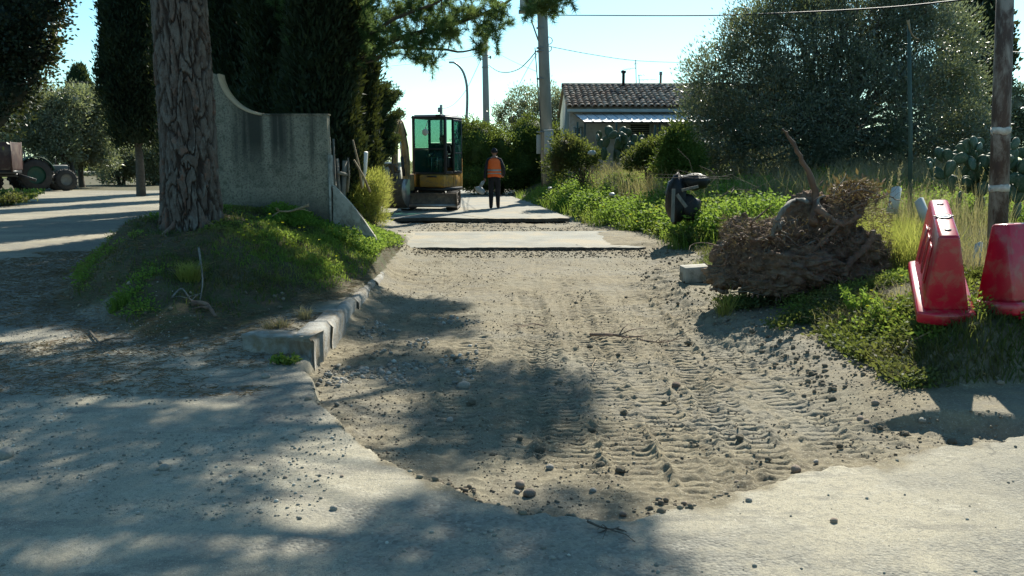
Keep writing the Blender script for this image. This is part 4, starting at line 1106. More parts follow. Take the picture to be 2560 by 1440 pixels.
# ------------------------------------------------------------------ second pine behind the wall with boughs over the road
def pine_b():
    rng = np.random.default_rng(21)
    Y0 = 16.6; bx = P(800, 200, Y0)[0]; zb = zt(bx, Y0)
    root = empty('pine_tree', (bx, Y0, zb), 0, 'second pine behind the wall with long boughs reaching over the road', 'tree')
    B = np.array([bx, Y0, zb])
    tb = MB(); tb.tube(np.array([(bx, Y0, zb - .3), (bx + .05, Y0, zb + 1.5), (bx - .02, Y0, zb + 3.5), (bx + .05, Y0, zb + 6)]) - B, [.20, .17, .15, .10], 10)
    cl = []
    def bough(pix, Ys, r0, r1):
        pts = smooth_path([P(u, v, y) for (u, v), y in zip(pix, Ys)], 26) - B
        tb.tube(pts, list(np.linspace(r0, r1, 26)), 7)
        return pts
    b1 = bough([(800, 235), (880, 170), (925, 140), (975, 105), (1045, 82), (1110, 68), (1180, 45), (1260, 10), (1330, -40)], np.linspace(16.6, 15.2, 9), .065, .016)
    b2 = bough([(850, 190), (905, 158), (948, 146), (972, 122), (1010, 119), (1065, 122), (1115, 124), (1150, 130), (1190, 122), (1212, 112)], np.linspace(16.4, 15.8, 10), .042, .010)
    b3 = bough([(840, 120), (900, 100), (950, 70), (985, 48), (1040, 26), (1090, 8), (1130, -20)], np.linspace(16.5, 15.0, 7), .05, .012)
    b4 = bough([(905, 158), (935, 150), (965, 130)], [16.2, 16.1, 16.0], .03, .012)
    b5 = bough([(820, 60), (900, 20), (980, -40), (1150, -120), (1290, -110), (1385, -60), (1400, -10)], np.linspace(16.5, 14.2, 7), .06, .01)
    # sprays of needles, each at the end of its own twig
    zones = [((1070, 20), (190, 36), 34), ((960, 25), (90, 60), 16), ((1040, 92), (85, 30), 14), ((1072, 146), (26, 16), 5), ((1050, 130), (30, 10), 3), ((1150, 70), (90, 34), 13), ((1220, 84), (34, 26), 5), ((1200, 118), (16, 9), 2),
             ((1235, 30), (50, 45), 9), ((1355, 8), (52, 15), 9), ((1320, 20), (26, 20), 4), ((1400, -5), (20, 12), 3), ((880, 55), (80, 60), 26), ((840, 130), (60, 50), 22), ((760, 60), (90, 90), 30), ((950, 100), (24, 16), 4), ((985, 130), (16, 8), 2)]
    allb = np.concatenate([b1, b2, b3, b5])
    for (c, r, n) in zones:
        for _ in range(n):
            u = c[0] + rng.normal() * r[0] * .55; v = c[1] + rng.normal() * r[1] * .55
            cl.append(np.array(P(u, v, np.interp(u, [800, 1400], [16.6, 14.8]) + rng.normal() * .35)) - B)
    for _ in range(150):                                # the rest of the crown, above the picture
        cl.append(np.array([bx + rng.normal() * 1.6 + .6, Y0 + rng.normal() * 1.5, zb + 5.6 + rng.normal() * .5]) - B)
    cl = np.array(cl)
    vis = []
    for c in cl:
        k = np.argmin(np.linalg.norm(allb - c, axis=1) + 0.25 * np.maximum(0, allb[:, 0] - c[0]))
        limb(tb, allb[k], c, .011, .004, rng, .07, 5, 4)
    mb = MB()
    # fascicle tufts: several short twig tips per clump with needles swept forward
    idx = np.repeat(np.arange(len(cl)), 7)
    tips = cl[idx] + rng.normal(size=(len(idx), 3)) * .115
    td = unit(tips - cl[idx] + (0, 0, .05))
    id2 = np.repeat(np.arange(len(tips)), 66)
    t = rng.uniform(0, .16, (len(id2), 1))
    d = td[id2] * .7 + unit(rng.normal(size=(len(id2), 3))) * .9
    needle_tris(mb, tips[id2] - td[id2] * t, d, .115 * rng.uniform(.7, 1.2, len(id2)), .0085, rng)
    mb.build('crown', M['pine'], root)
    tb.build('trunk', M['twig'], root, smooth=True)
pine_b()

# ------------------------------------------------------------------ cypresses, conifers and the oak
def cypress(base, h, r, label, seed, mat='cypress', bare=.5, n=1300, per=34, name='cypress_tree', trunk_r=.12, ls=(.15, .045), core=.80, taper=.9, group=None):
    rng = np.random.default_rng(seed); base = np.array(base, float)
    root = empty(name, base, 0, label, 'tree', group)
    t = rng.uniform(0, 1, n) ** .85; a = rng.uniform(0, 2 * np.pi, n)
    prof = np.interp(t, [0, .06, .2, .5, .8, 1], [.55, .82, 1, .95, .72 * taper, .10])
    z = bare + t * (h - bare)
    rr = prof * r * (1 - .22 * rng.uniform(0, 1, n) ** 2) * (1 + .16 * np.sin(a * 3 + z * 2.1) + .10 * np.sin(a * 5 - z * 3.7))
    c = np.stack([rr * np.cos(a), rr * np.sin(a), z], 1)
    idx = np.repeat(np.arange(n), per); off = rng.normal(size=(len(idx), 3)) * np.array([.10, .10, .17]) * (r / .8) ** .5
    d = np.array([0, 0, .8]) + unit(c[idx] * (1, 1, 0)) * .5 + rng.normal(size=off.shape) * .35
    mb = MB(); leaf_quads(mb, c[idx] + off, d, ls[0] * rng.uniform(.6, 1.3, len(idx)), ls[1], rng)
    zz = np.linspace(bare, h * .97, 16); mbk = np.interp((zz - bare) / (h - bare), [0, .06, .2, .5, .8, 1], [.35, .82, 1, .95, .72 * taper, .06]) * r * core
    mb.tube([(0, 0, q_) for q_ in zz], list(mbk), 14)
    mb.build('crown', M[mat], root)
    tb = MB(); tb.tube([(0, 0, -.3), (0, 0, .05), (.02, 0, bare * .6), (0, 0, bare + 1.5)], [trunk_r * 1.7, trunk_r * 1.2, trunk_r, trunk_r * .7], 9)
    for k in range(6):
        b_ = rng.uniform(0, 6.28); tb.tube([(0, 0, bare * .8), (.3 * r * math.cos(b_), .3 * r * math.sin(b_), bare + .5)], [trunk_r * .4, trunk_r * .2], 6)
    tb.build('trunk', M['twig'], root, smooth=True)
    return root
def gp_(u, Y): 
    x = P(u, 470, Y)[0]; return (x, Y, zt(x, Y))
cypress(gp_(352, 36), 10.5, 1.08, 'dark broad cypress standing on its bare trunk beside the dirt track', 31, bare=2.1, n=2200, trunk_r=.16, ls=(.20, .06))
cypress(gp_(640, 20), 9.0, .95, 'dark cypress directly behind the curved end of the wall', 32, n=1700, bare=.4)
cypress(gp_(745, 18), 8.5, .85, 'dark cypress behind the middle of the stained wall', 33, n=1700, bare=.3)
cypress(gp_(815, 16), 5.6, .55, 'shorter dark cypress by the right end of the stained wall', 34, n=1300, bare=.3)
cypress(gp_(880, 19.5), 6.2, .52, 'narrow dark cypress just beyond the cane fence', 35, n=1100, bare=.4)
cypress(gp_(560, 24), 11, 1.0, 'tall dark cypress half hidden behind the pine trunk', 36, n=1500, bare=.4)
cypress(gp_(655, 27), 11, 1.0, 'tall dark cypress farther back behind the wall', 37, n=1200, bare=.4, ls=(.2, .06))
def juniper():
    rng = np.random.default_rng(41); Y = 24.0
    bx = P(918, 470, Y)[0]; zb = zt(bx, Y); B = np.array([bx, Y, zb])
    root = empty('conifer_tree', B, 0, 'ragged green conifer with upswept side boughs left of the excavator', 'tree')
    tips = [((1003, 232), .10), ((998, 285), .10), ((985, 245), .1), ((935, 200), .12), ((955, 235), .12), ((968, 215), .07), ((995, 345), .10), ((985, 370), .10), ((965, 330), .14), ((960, 385), .13), ((975, 300), .14), ((940, 260), .16), ((940, 300), .18), ((935, 350), .18), ((945, 405), .12), ((915, 240), .2), ((910, 300), .25), ((905, 370), .25), ((925, 420), .15), ((900, 200), .2), ((880, 260), .2), ((875, 330), .25), ((975, 265), .10), ((985, 315), .12), ((925, 165), .1), ((955, 270), .14), ((970, 350), .12)]
    mb = MB(); tb = MB()
    tb.tube([(0, 0, -.3), (0, 0, 1.5), (-.05, 0, 3.0)], [.16, .12, .05], 8)
    for (px, r) in tips:
        for rep in range(3):
            p = np.array(P(px[0] + rng.normal() * 3, px[1] + rng.normal() * 3, Y + rng.normal() * .35 - .1)) - B
            ctr = np.array([-.15, 0, max(.4, p[2] - .55)])
            limb(tb, ctr, p, .03, .008, rng, .04, 5, 4)
            n = 26; t = rng.uniform(.25, 1.0, n)[:, None]; path = ctr + (p - ctr) * t
            c = path + rng.normal(size=(n, 3)) * r * (1.15 - t)
            idx = np.repeat(np.arange(n), 38); off = rng.normal(size=(len(idx), 3)) * .055
            leaf_quads(mb, c[idx] + off, unit(p - ctr) * .9 + rng.normal(size=off.shape) * .5 + (0, 0, .3), .075, .028, rng)
    for z_ in np.linspace(.4, 2.3, 8): lump(mb, (-.35, .1, z_), (.38, .35, .3), rng, .3)
    mb.build('crown', M['juniper'], root); tb.build('trunk', M['twig'], root, smooth=True)
juniper()
cypress(gp_(478, 27), 11.5, .72, 'added dark cypress hidden straight behind the pine trunk to shade the track', 38, bare=.4, n=1000)  # three unseen cypresses added to throw shade over the dirt track
cypress(gp_(470, 33), 12, .85, 'added unseen cypress farther back in line with the pine trunk', 39, bare=.4, n=1000)
cypress(gp_(485, 40), 12, 1.0, 'last added cypress of the unseen row behind the pine trunk', 40, bare=.4, n=900)
# far conifer left, far conifer right
cypress(gp_(218, 75), 8.6, 1.35, 'small pointed conifer far away behind the left olive trees', 42, 'juniper', bare=.6, n=700, per=34, ls=(.35, .12), core=.7, name='conifer_tree')
cypress((P(2420, 300, 30)[0], 30, .6), 8.2, 1.0, 'dark conifer rising behind the right side of the thicket', 43, 'oak', bare=.6, n=500, per=46, ls=(.17, .10), core=.6, name='conifer_tree')
cypress((P(2462, 300, 29)[0], 29, .6), 5.0, .62, 'lower dark conifer beside the upper right post', 44, 'oak', bare=.6, n=420, per=46, ls=(.17, .10), core=.55, name='conifer_tree')
# oak on the far left
def at_(u, v, Y, base): return tuple(np.array(P(u, v, Y)) - np.array(base))
b = gp_(-110, 24)
ell = [(at_(30, 60, 24, b), (1.15, 1.5, .95)), (at_(95, 20, 24, b), (.62, 1.0, .7)), (at_(-60, 100, 24, b), (1.5, 1.6, 1.6)), (at_(45, 150, 24, b), (.7, 1, .8)), (at_(20, 220, 24, b), (.7, .9, .8)), (at_(-20, 290, 24, b), (.7, .9, .6)), (at_(60, -90, 24, b), (1.6, 1.6, 1.3)), (at_(85, 130, 24, b), (.5, .8, .5)), (at_(80, 190, 24, b), (.25, .4, .3))]
tree('oak_tree', b, ell, 1, 700, 42, .30, (.13, .075), 'dark leafy oak hanging into the upper left corner', M['oak'], .22, trunk_h=2.2, seed=51, core=.62, nlimb=14)
# olives on the left
b = gp_(188, 44)
tree('olive_tree', b, [(at_(130, 300, 44, b), (1.3, 1.4, 1.3)), (at_(85, 330, 44, b), (1.0, 1.2, 1.0)), (at_(150, 370, 44, b), (.9, 1.2, .75)), (at_(175, 250, 44, b), (.9, 1, .6)), (at_(100, 245, 44, b), (.7, 1, .5))], 1, 420, 60, .42, (.17, .07), 'silvery olive tree directly behind the parked tractor', M['olive'], .16, trunk_h=1.3, seed=52, core=.45, stems=2, nlimb=9)
b = gp_(205, 46)
tree('olive_tree', b, [(at_(222, 290, 46, b), (1.0, 1.3, 1.1)), (at_(235, 340, 46, b), (.95, 1.2, 1.0)), (at_(205, 385, 46, b), (.9, 1.1, .6)), (at_(240, 250, 46, b), (.7, 1, .6)), (at_(262, 400, 46, b), (.5, .8, .4))], 1, 400, 60, .42, (.17, .07), 'silvery olive tree between the tractor and the dark cypress', M['olive'], .17, trunk_h=1.2, seed=53, core=.45, nlimb=9)
b = gp_(305, 50)
tree('olive_tree', b, [(at_(290, 420, 50, b), (1.2, 1.2, .8)), (at_(340, 405, 50, b), (1.0, 1.2, .8)), (at_(305, 385, 50, b), (1.2, 1.2, .6))], 1, 220, 46, .40, (.17, .07), 'low brownish olive with several dark stems left of the cypress trunk', M['olive'], .10, trunk_h=.8, seed=54, stems=4, nlimb=7)
b = gp_(392, 50)
tree('olive_tree', b, [(at_(392, 415, 50, b), (.9, 1.1, 1.2)), (at_(400, 385, 50, b), (.7, 1.1, .6))], 1, 220, 50, .40, (.16, .07), 'pale olive showing between the cypress trunk and the pine trunk', M['olive'], .10, trunk_h=.8, seed=55, stems=2, core=.4)
b = gp_(50, 52)
tree('olive_tree', b, [(at_(30, 300, 52, b), (1.6, 1.4, 1.5)), (at_(-60, 320, 52, b), (2, 1.4, 1.8))], 1, 300, 46, .5, (.2, .09), 'shadowed olive under the oak behind the trailer', M['olive'], .16, trunk_h=1.3, seed=56, core=.5)
# scrubby distance behind the olives
mb = MB(); rg = np.random.default_rng(57)
for k in range(60):
    x = rg.uniform(-75, 6); y = rg.uniform(62, 100) + max(0, -x - 30) * .3
    c = np.array([x, y, zt(x, y) + .3]); n = 160
    off = rg.normal(size=(n, 3)) * np.array([2.4, 1.5, .45]) * rg.uniform(.6, 1.1)
    leaf_quads(mb, c + off, rg.normal(size=(n, 3)) + (0, 0, .6), .75, .42, rg)
    lump(mb, c - (0, 0, .3), (2.6, 1.6, .7), rg, .3, ICO1)
tag(mb.build('distant_scrub', M['olive']), kind='stuff')

# ------------------------------------------------------------------ the thicket on the right and the hedges
YT = 23.0
b = (P(2080, 470, YT)[0], YT, zt(P(2080, 470, YT)[0], YT))
E = []
for (u, v, ru, rv, yy) in ((1990, 130, 190, 140, 0), (2160, 60, 200, 130, .3), (2300, 130, 150, 150, 0), (1850, 210, 140, 130, .1), (1800, 330, 110, 110, -.1), (1950, 300, 190, 150, -.4), (2150, 280, 190, 170, -.5), (2330, 300, 140, 160, -.2), (2395, 270, 60, 100, .2), (1760, 200, 50, 60, .4), (1740, 400, 70, 60, 0), (1870, 90, 80, 60, .3), (2380, 400, 110, 80, 0), (2120, -10, 200, 90, .3), (1960, 400, 200, 70, -.3), (2180, 410, 200, 70, -.3), (2440, 330, 50, 90, .2), (1950, 30, 110, 60, .1), (2290, 20, 80, 70, .2), (2200, 20, 90, 60, 0)):
    s = YT / F_PX; E.append((at_(u, v, YT + yy, b), (ru * s, (ru + rv) / 2 * s * .8, rv * s)))
tree('olive_thicket', b, E, 1, 3400, 60, .30, (.105, .030), 'big dense dark olive thicket filling the right side behind the root heap', M['olive_dark'], .13, cat='thicket', trunk_h=1.2, seed=61, core=.0, up=.55, stems=7, nlimb=16, twigs=2)
def sprig(label, b, E, n, per, cs, ls, mat, seed, core=.5, tr=.06, cat='bush', name='hedge_bush', **k):
    return tree(name, b, E, 1, n, per, cs, ls, label, mat, tr, cat=cat, trunk_h=.4, seed=seed, core=core, stems=2, **k)
Yh = 37.0; b = gp_(1205, Yh); s = Yh / F_PX
sprig('dark rounded hedge bush right behind the excavator and the walking worker', b, [(at_(u, v, Yh + y_, b), (ru * s, ru * s, rv * s)) for u, v, ru, rv, y_ in ((1190, 380, 60, 80, 0), (1240, 390, 60, 75, .5), (1165, 420, 40, 55, -.2), (1215, 440, 80, 40, -.3), (1170, 330, 34, 30, .3), (1260, 440, 40, 45, 0))], 700, 46, .22, (.10, .055), M['shrub'], 62, .8)
Yh = 38.5; b = gp_(1320, Yh); s = Yh / F_PX
sprig('dark ivy-clad bush between the worker and the tall concrete pole', b, [(at_(u, v, Yh + y_, b), (ru * s, ru * s, rv * s)) for u, v, ru, rv, y_ in ((1320, 350, 45, 60, 0), (1310, 420, 50, 55, -.4), (1390, 400, 55, 70, 0), (1400, 350, 40, 40, .2), (1295, 455, 40, 25, -.6), (1350, 460, 60, 25, -.5))], 620, 46, .22, (.10, .055), M['shrub'], 63, .8)
Yh = 41.0; b = gp_(1330, Yh); s = Yh / F_PX
sprig('silvery olive crown above the bush beside the tall concrete pole', b, [(at_(u, v, Yh, b), (ru * s, ru * s, rv * s)) for u, v, ru, rv in ((1310, 260, 45, 38), (1280, 300, 40, 40), (1370, 245, 40, 34), (1400, 290, 35, 50), (1250, 290, 16, 26), (1340, 310, 60, 50), (1255, 340, 20, 20))], 330, 46, .30, (.13, .045), M['olive'], 64, .25, name='olive_tree', cat='tree', twigs=2, up=.7)
Yh = 27.0; b = gp_(1455, Yh); s = Yh / F_PX
sprig('brownish green shrub at the left corner of the house', b, [(at_(u, v, Yh, b), (ru * s, ru * s, rv * s)) for u, v, ru, rv in ((1410, 370, 36, 36), (1440, 390, 40, 34), (1395, 410, 30, 40), (1480, 400, 30, 24))], 170, 40, .20, (.09, .045), M['grass_dull'], 65, .5)
Yh = 24.0; b = gp_(1620, Yh); s = Yh / F_PX
sprig('low olive green shrub under the window of the house', b, [(at_(u, v, Yh, b), (ru * s, ru * s, rv * s)) for u, v, ru, rv in ((1620, 385, 34, 26), (1650, 375, 26, 30), (1590, 400, 28, 20))], 150, 40, .18, (.085, .045), M['grass_dull'], 69, .5)
Yh = 21; b = gp_(1690, Yh); s = Yh / F_PX
sprig('dark green shrub between the house and the thicket', b, [(at_(u, v, Yh, b), (ru * s, ru * s, rv * s)) for u, v, ru, rv in ((1690, 360, 36, 50), (1710, 400, 50, 40), (1665, 405, 30, 36))], 230, 46, .16, (.08, .04), M['shrub'], 66, .7)
Yh = 16.2; b = (P(925, 520, Yh)[0], Yh, zt(P(925, 520, Yh)[0], Yh)); s = Yh / F_PX
E = [(at_(u, v, Yh + y_, b), (ru * s, ru * s * 1.3, rv * s)) for u, v, ru, rv, y_ in ((925, 470, 48, 44, 0), (900, 500, 40, 40, -.2), (938, 520, 34, 36, .2), (940, 478, 26, 30, .6), (890, 455, 24, 24, .3), (930, 548, 36, 22, 0))]
sprig('feathery yellow green bush at the foot of the cane fence', b, E, 300, 60, .12, (.07, .010), M['grass_tall'], 67, .45, needle=True, up=.9)

# silvery olive at the far right edge behind the rusty pole
Yh = 24; b = gp_(2570, Yh); s = Yh / F_PX
sprig('silvery olive at the right edge behind the rusty pole', b, [(at_(u, v, Yh, b), (ru * s, ru * s, rv * s)) for u, v, ru, rv in ((2545, 260, 34, 50), (2600, 280, 60, 70), (2570, 330, 60, 60))], 240, 46, .22, (.11, .04), M['olive'], 68, .4, name='olive_tree', cat='tree')

# ------------------------------------------------------------------ prickly pears
def prickly(label, u0, Y, pads, seed, base_v=470):
    rng = np.random.default_rng(seed); x = P(u0, base_v, Y)[0]; zb = zt(x, Y); B = np.array([x, Y, zb])
    root = empty('prickly_pear', B, 0, label, 'cactus')
    v, f = ICO2; m = MB(); vv = v * np.array([.5, .09, .5]); vv[:, 0] *= (1 + .25 * np.clip(vv[:, 2] * 2, -1, 1)); vv[:, 2] += .48
    m.add(vv, f); src = None
    for (u, v_, h, rot, yaw) in pads:
        o = m.build('pad', M['cactus'], root, smooth=True) if src is None else place(src, (0, 0, 0))
        if src is None: src = o
        o.parent = root
        o.location = np.array(P(u, v_, Y + rng.normal() * .25)) - B
        o.rotation_euler = (rng.normal() * .2, math.radians(rot), math.radians(yaw)); hh = h * Y / F_PX
        o.scale = (hh * .68, hh, hh)
    return root
def grow(rng, u, v, h, rot, depth, out):
    out.append((u, v, h, rot, rng.uniform(-70, 70)))
    if depth == 0: return
    for k in range(rng.integers(1, 4)):
        r = rot + rng.uniform(-55, 55); r = max(-80, min(80, r)); a = math.radians(rot)
        grow(rng, u + math.sin(a) * h * .88, v - math.cos(a) * h * .88, h * rng.uniform(.82, 1.0), r, depth - 1, out)
rg = np.random.default_rng(71); pads = []
for u in (1510, 1535, 1560, 1580, 1600, 1545): grow(rg, u, 405 + rg.uniform(-8, 10), 34, rg.uniform(-25, 25), 2, pads)
prickly('prickly pear cactus clump in the weeds in front of the house', 1550, 25.5, pads, 72)
pads = []
for u in (2395, 2420, 2450, 2480, 2510, 2540, 2575, 2600, 2440, 2500, 2560): grow(rg, u, 530 + rg.uniform(-60, 30), 48, rg.uniform(-25, 25), 3, pads)
pads = pads[:230]
prickly('large prickly pear cactus behind the rusty steel pole', 2480, 13.5, pads, 73)

# ------------------------------------------------------------------ ground plants
def field(rng, n, xr, yr, ok):
    x = rng.uniform(*xr, n); y = rng.uniform(*yr, n); k = ok(x, y); x, y = x[k], y[k]
    return x, y, terrain(x, y, False)
def sunken(x): return x
# mound grass
rg = np.random.default_rng(81)
def mok(x, y):
    s = np.hypot((x + 4) / np.where(x > -4, 2.4, 2.6), (y - 12) / np.where(y > 12, 7.0, 4.7)) + .25 * (fbm(x * 1.7, y * 1.7, 41) - .5)
    den = fbm(x * 1.4, y * 1.4, 83)
    lit = np.exp(-((x + 2.55 + (y - 12) * -.05) / .7) ** 2) * sstep(8.8, 10.2, y)
    return (x > mound_left(y) + .15) & (s < .95) & (rng_u(x) < (np.clip((den - .40) * 3.0, 0.03, 1) * np.clip((1.0 - s) * 2.2, .1, 1) * .75 + lit)) & (x < kerb_x(y) - .1 - .25 * (y < 8.5))
_ru = np.random.default_rng(82)
def rng_u(x): return _ru.uniform(0, 1, len(x))
x, y, z = field(rg, 150000, (-7, -1.7), (7.6, 18.5), mok)
p = np.stack([x, y, z - .01], 1)
mb = MB(); lit = (x > -3.3) & (y > 9.6) & (y < 15)  # sunny strip gets the brighter grass colour, the rest the shade-toned copy
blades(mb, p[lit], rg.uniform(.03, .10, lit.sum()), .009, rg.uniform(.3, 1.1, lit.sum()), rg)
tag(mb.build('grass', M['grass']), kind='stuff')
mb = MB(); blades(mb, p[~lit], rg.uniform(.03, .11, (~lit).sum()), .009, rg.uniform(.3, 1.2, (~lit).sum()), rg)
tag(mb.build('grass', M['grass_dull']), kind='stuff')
# broad-leaved ground cover in patches on the mound
def ground_cover(name, n, xr, yr, ok, mat, size, hgt, seed, per=7, spread=.05):
    rg = np.random.default_rng(seed); x, y, z = field(rg, n, xr, yr, ok)
    c = np.stack([x, y, z], 1); idx = np.repeat(np.arange(len(c)), per); off = rg.normal(size=(len(idx), 3)) * spread
    hh = rg.uniform(.2, 1, (len(idx), 1)) * hgt * rg.uniform(.5, 1.2, len(c))[idx][:, None]
    pp = c[idx] + off * (1, 1, 0) + hh * (0, 0, 1)
    mb = MB(); leaf_quads(mb, pp, off * (1, 1, 0) * 14 + rg.normal(size=off.shape) * .5 + (0, 0, .45), size * rg.uniform(.6, 1.3, len(idx)), size * .55, rg)
    return tag(mb.build(name, mat), kind='stuff')
ground_cover('weeds', 14000, (-6.6, -1.9), (8.2, 16), lambda x, y: (x > mound_left(y) + .2) & (fbm(x * 1.6, y * 1.6, 91) > .56) & (np.hypot((x + 4) / 2.4, (y - 12.5) / 5) < .92), M['grass'], .035, .06, 84, 9, .04)
ground_cover('weeds', 5000, (-3.4, -1.95), (12.2, 15.5), lambda x, y: (fbm(x * 2.6, y * 2.6, 92) > .44), M['weed'], .045, .12, 85, 10, .045)
# fallen pine needles
x, y, z = field(rg, 52000, (-8, -1.7), (5.8, 15), lambda x, y: fbm(x * .9, y * .9, 95) > .40)
mb = MB(); a = rg.uniform(0, 6.28, len(x)); needle_tris(mb, np.stack([x, y, z + .006], 1), np.stack([np.cos(a), np.sin(a), rg.normal(0, .15, len(x))], 1), .10, .006, rg)
tag(mb.build('fallen_needles', M['litter']), kind='stuff')
# right-hand verge
def bok(lo, hi=99, thr=.5, sc=1.0, sd=101):
    return lambda x, y: (x > bank_x(y) + lo) & (x < bank_x(y) + hi) & (fbm(x * sc, y * sc, sd) > thr) & (y > 6.1 + .12 * (x - 3))
x, y, z = field(rg, 90000, (1.6, 8), (6.0, 15), bok(.15, 9, .46, 1.2)); keep = ~((np.abs(x - 2.95) < .75) & (np.abs(y - 9.6) < .9))
mb = MB(); p = np.stack([x, y, z - .01], 1)[keep]; blades(mb, p, rg.uniform(.03, .14, len(p)), .009, rg.uniform(.3, 1.2, len(p)), rg)
tag(mb.build('grass', M['grass_dull']), kind='stuff')
ground_cover('weeds', 9000, (1.8, 6.5), (6.2, 9.2), lambda x, y: bok(.25, 4, .555, 1.7, 102)(x, y), M['grass'], .034, .13, 86, 10, .05)
ground_cover('weeds', 26000, (-.2, 9), (15.5, 31), lambda x, y: (x > bank_x(y) + .15) & (fbm(x * .9, y * .9, 103) > .40) & (x < 9), M['weed'], .075, .50, 87, 14, .085)
ground_cover('weeds', 9000, (-.4, 8), (16, 30), lambda x, y: (x > bank_x(y) - .1) & (fbm(x * .8, y * .8, 104) > .46), M['grass'], .06, .28, 88, 12, .08)
x, y, z = field(rg, 60000, (-1, 10), (15, 34), lambda x, y: (x > bank_x(y) - .15 + .5 * (fbm(x * 3, y * 3, 5) - .5)) & (fbm(x * 1.2, y * 1.2, 105) > .40))
mb = MB(); p = np.stack([x, y, z - .01], 1); blades(mb, p, rg.uniform(.08, .45, len(p)), .014, rg.uniform(.2, .9, len(p)), rg)
tag(mb.build('grass', M['grass']), kind='stuff')
# dry stalks behind and between
x, y, z = field(rg, 40000, (.6, 10), (16, 30), lambda x, y: (x > bank_x(y) + .9) & (fbm(x * .5, y * .5, 106) > .47))
mb = MB(); p = np.stack([x, y, z], 1); blades(mb, p, rg.uniform(.4, 1.15, len(p)), .010, rg.uniform(.15, .7, len(p)), rg)
tag(mb.build('dry_grass', M['dry']), kind='stuff')
ground_cover('weeds', 5000, (1.9, 3.9), (7.9, 9.6), lambda x, y: (x > bank_x(y) - .15) & (fbm(x * 1.9, y * 1.9, 108) > .44), M['grass_dull'], .04, .10, 90, 10, .05)
ground_cover('weeds', 5200, (2.75, 5.2), (5.95, 7.8), lambda x, y: (y > 6.0 + .12 * (x - 3)) & (fbm(x * 1.9, y * 1.9, 107) > .50), M['grass_dull'], .04, .10, 89, 11, .05)
x, y, z = field(rg, 16000, (2.7, 5.5), (5.95, 7.6), lambda x, y: (y > 6.0 + .12 * (x - 3)) & (fbm(x * 2.3, y * 2.3, 109) > .44))
mb = MB(); blades(mb, np.stack([x, y, z - .01], 1), rg.uniform(.04, .16, len(x)), .009, rg.uniform(.4, 1.3, len(x)), rg)
tag(mb.build('grass', M['grass_dull']), kind='stuff')
# tall yellow-green grass right of the root heap
def clump_grass(name, cx, cy, rx, ry, n, h, mat, seed, w=.008, lean=(.15, .6), label=None, cat=None, kind='stuff'):
    rg = np.random.default_rng(seed); a = rg.uniform(0, 6.28, n); r = np.sqrt(rg.uniform(0, 1, n))
    x = cx + rx * r * np.cos(a); y = cy + ry * r * np.sin(a); z = terrain(x, y, False)
    mb = MB(); blades(mb, np.stack([x, y, z - .02], 1) - np.array([cx, cy, 0]), rg.uniform(*h, n), w, rg.uniform(*lean, n), rg)
    o = mb.build(name, mat); o.location = (cx, cy, 0)
    return tag(o, label, cat, None, kind)
X = lambda u, Y: P(u, 600, Y)[0]
clump_grass('tall_grass', X(2185, 10.8), 10.8, .55, .6, 3800, (.35, .85), M['grass_tall'], 111, .007)
clump_grass('tall_grass', X(2265, 9.7), 9.7, .42, .6, 3000, (.35, .80), M['grass_tall'], 112, .007)
clump_grass('tall_grass', X(2120, 11.6), 11.6, .6, .5, 2200, (.3, .8), M['grass_tall'], 113, .008)
clump_grass('dry_grass', X(2400, 9.4), 9.4, .40, .7, 1500, (.3, .75), M['dry'], 114, .006)
clump_grass('dry_grass', X(2300, 11.5), 11.5, 1.1, .8, 1600, (.6, 1.15), M['dry'], 115, .006, (.05, .35))
clump_grass('dry_grass', X(2180, 7.9), 7.9, .45, .4, 700, (.08, .28), M['dry'], 119, .005, (.4, 1.2))
clump_grass('dry_grass', X(2430, 7.9), 7.9, .25, .5, 420, (.2, .45), M['dry'], 116, .005)
clump_grass('grass', X(2370, 10.6), 10.6, .5, .5, 1200, (.2, .5), M['grass'], 117, .009)
mb = MB(); rg2 = np.random.default_rng(118)                 # seed heads on tall stems
for k in range(46):
    x = X(rg2.uniform(2090, 2420), 11.4) ; y = rg2.uniform(10.4, 12.4); z = zt(x, y); h = rg2.uniform(.75, 1.25); l = rg2.normal(0, .12, 2)
    t = np.array([x + l[0], y + l[1], z + h]); mb.tube([(x, y, z), ((x + t[0]) / 2 - l[0] * .2, (y + t[1]) / 2, z + h * .5), t], [.004, .003, .002], 4)
    c = t - np.array([l[0], l[1], h]) * np.linspace(0, .16, 14)[:, None]; leaf_quads(mb, c, rg2.normal(size=(14, 3)) * .5 + (0, 0, 1), .035, .010, rg2)
tag(mb.build('grass_stems', M['dry']), kind='stuff')
# single tufts one can point at
def tuft(u, v, Y, n, h, r, mat, seed, label, w=.006, lean=(.4, 1.2)):
    x = P(u, v, Y)[0]; return clump_grass('grass_tuft', x, Y, r, r * .8, n, h, mat, seed, w, lean, label, 'grass tuft', 'thing')
tuft(470, 650, 8.95, 420, (.12, .32), .10, M['grass_tall'], 121, 'straw coloured grass tuft on the mound just in front of the pine trunk', .005)
tuft(760, 760, 8.1, 150, (.08, .2), .06, M['dry'], 122, 'small dry tuft on the mound beside the bend of the kerb')
tuft(690, 800, 7.75, 200, (.06, .16), .12, M['dry'], 123, 'flattened straw tuft behind the end block of the kerb', lean=(.8, 1.4))
tuft(1815, 680, 9.0, 110, (.18, .42), .07, M['grass_tall'], 124, 'yellow grass tuft arching at the left foot of the root heap', .007, (.5, 1.2))
tuft(1745, 630, 11.9, 260, (.10, .3), .16, M['grass_tall'], 125, 'pale grass tuft behind the grey concrete block')
tuft(300, 760, 8.6, 200, (.08, .22), .10, M['grass'], 126, 'green tuft low on the left flank of the mound', .008)
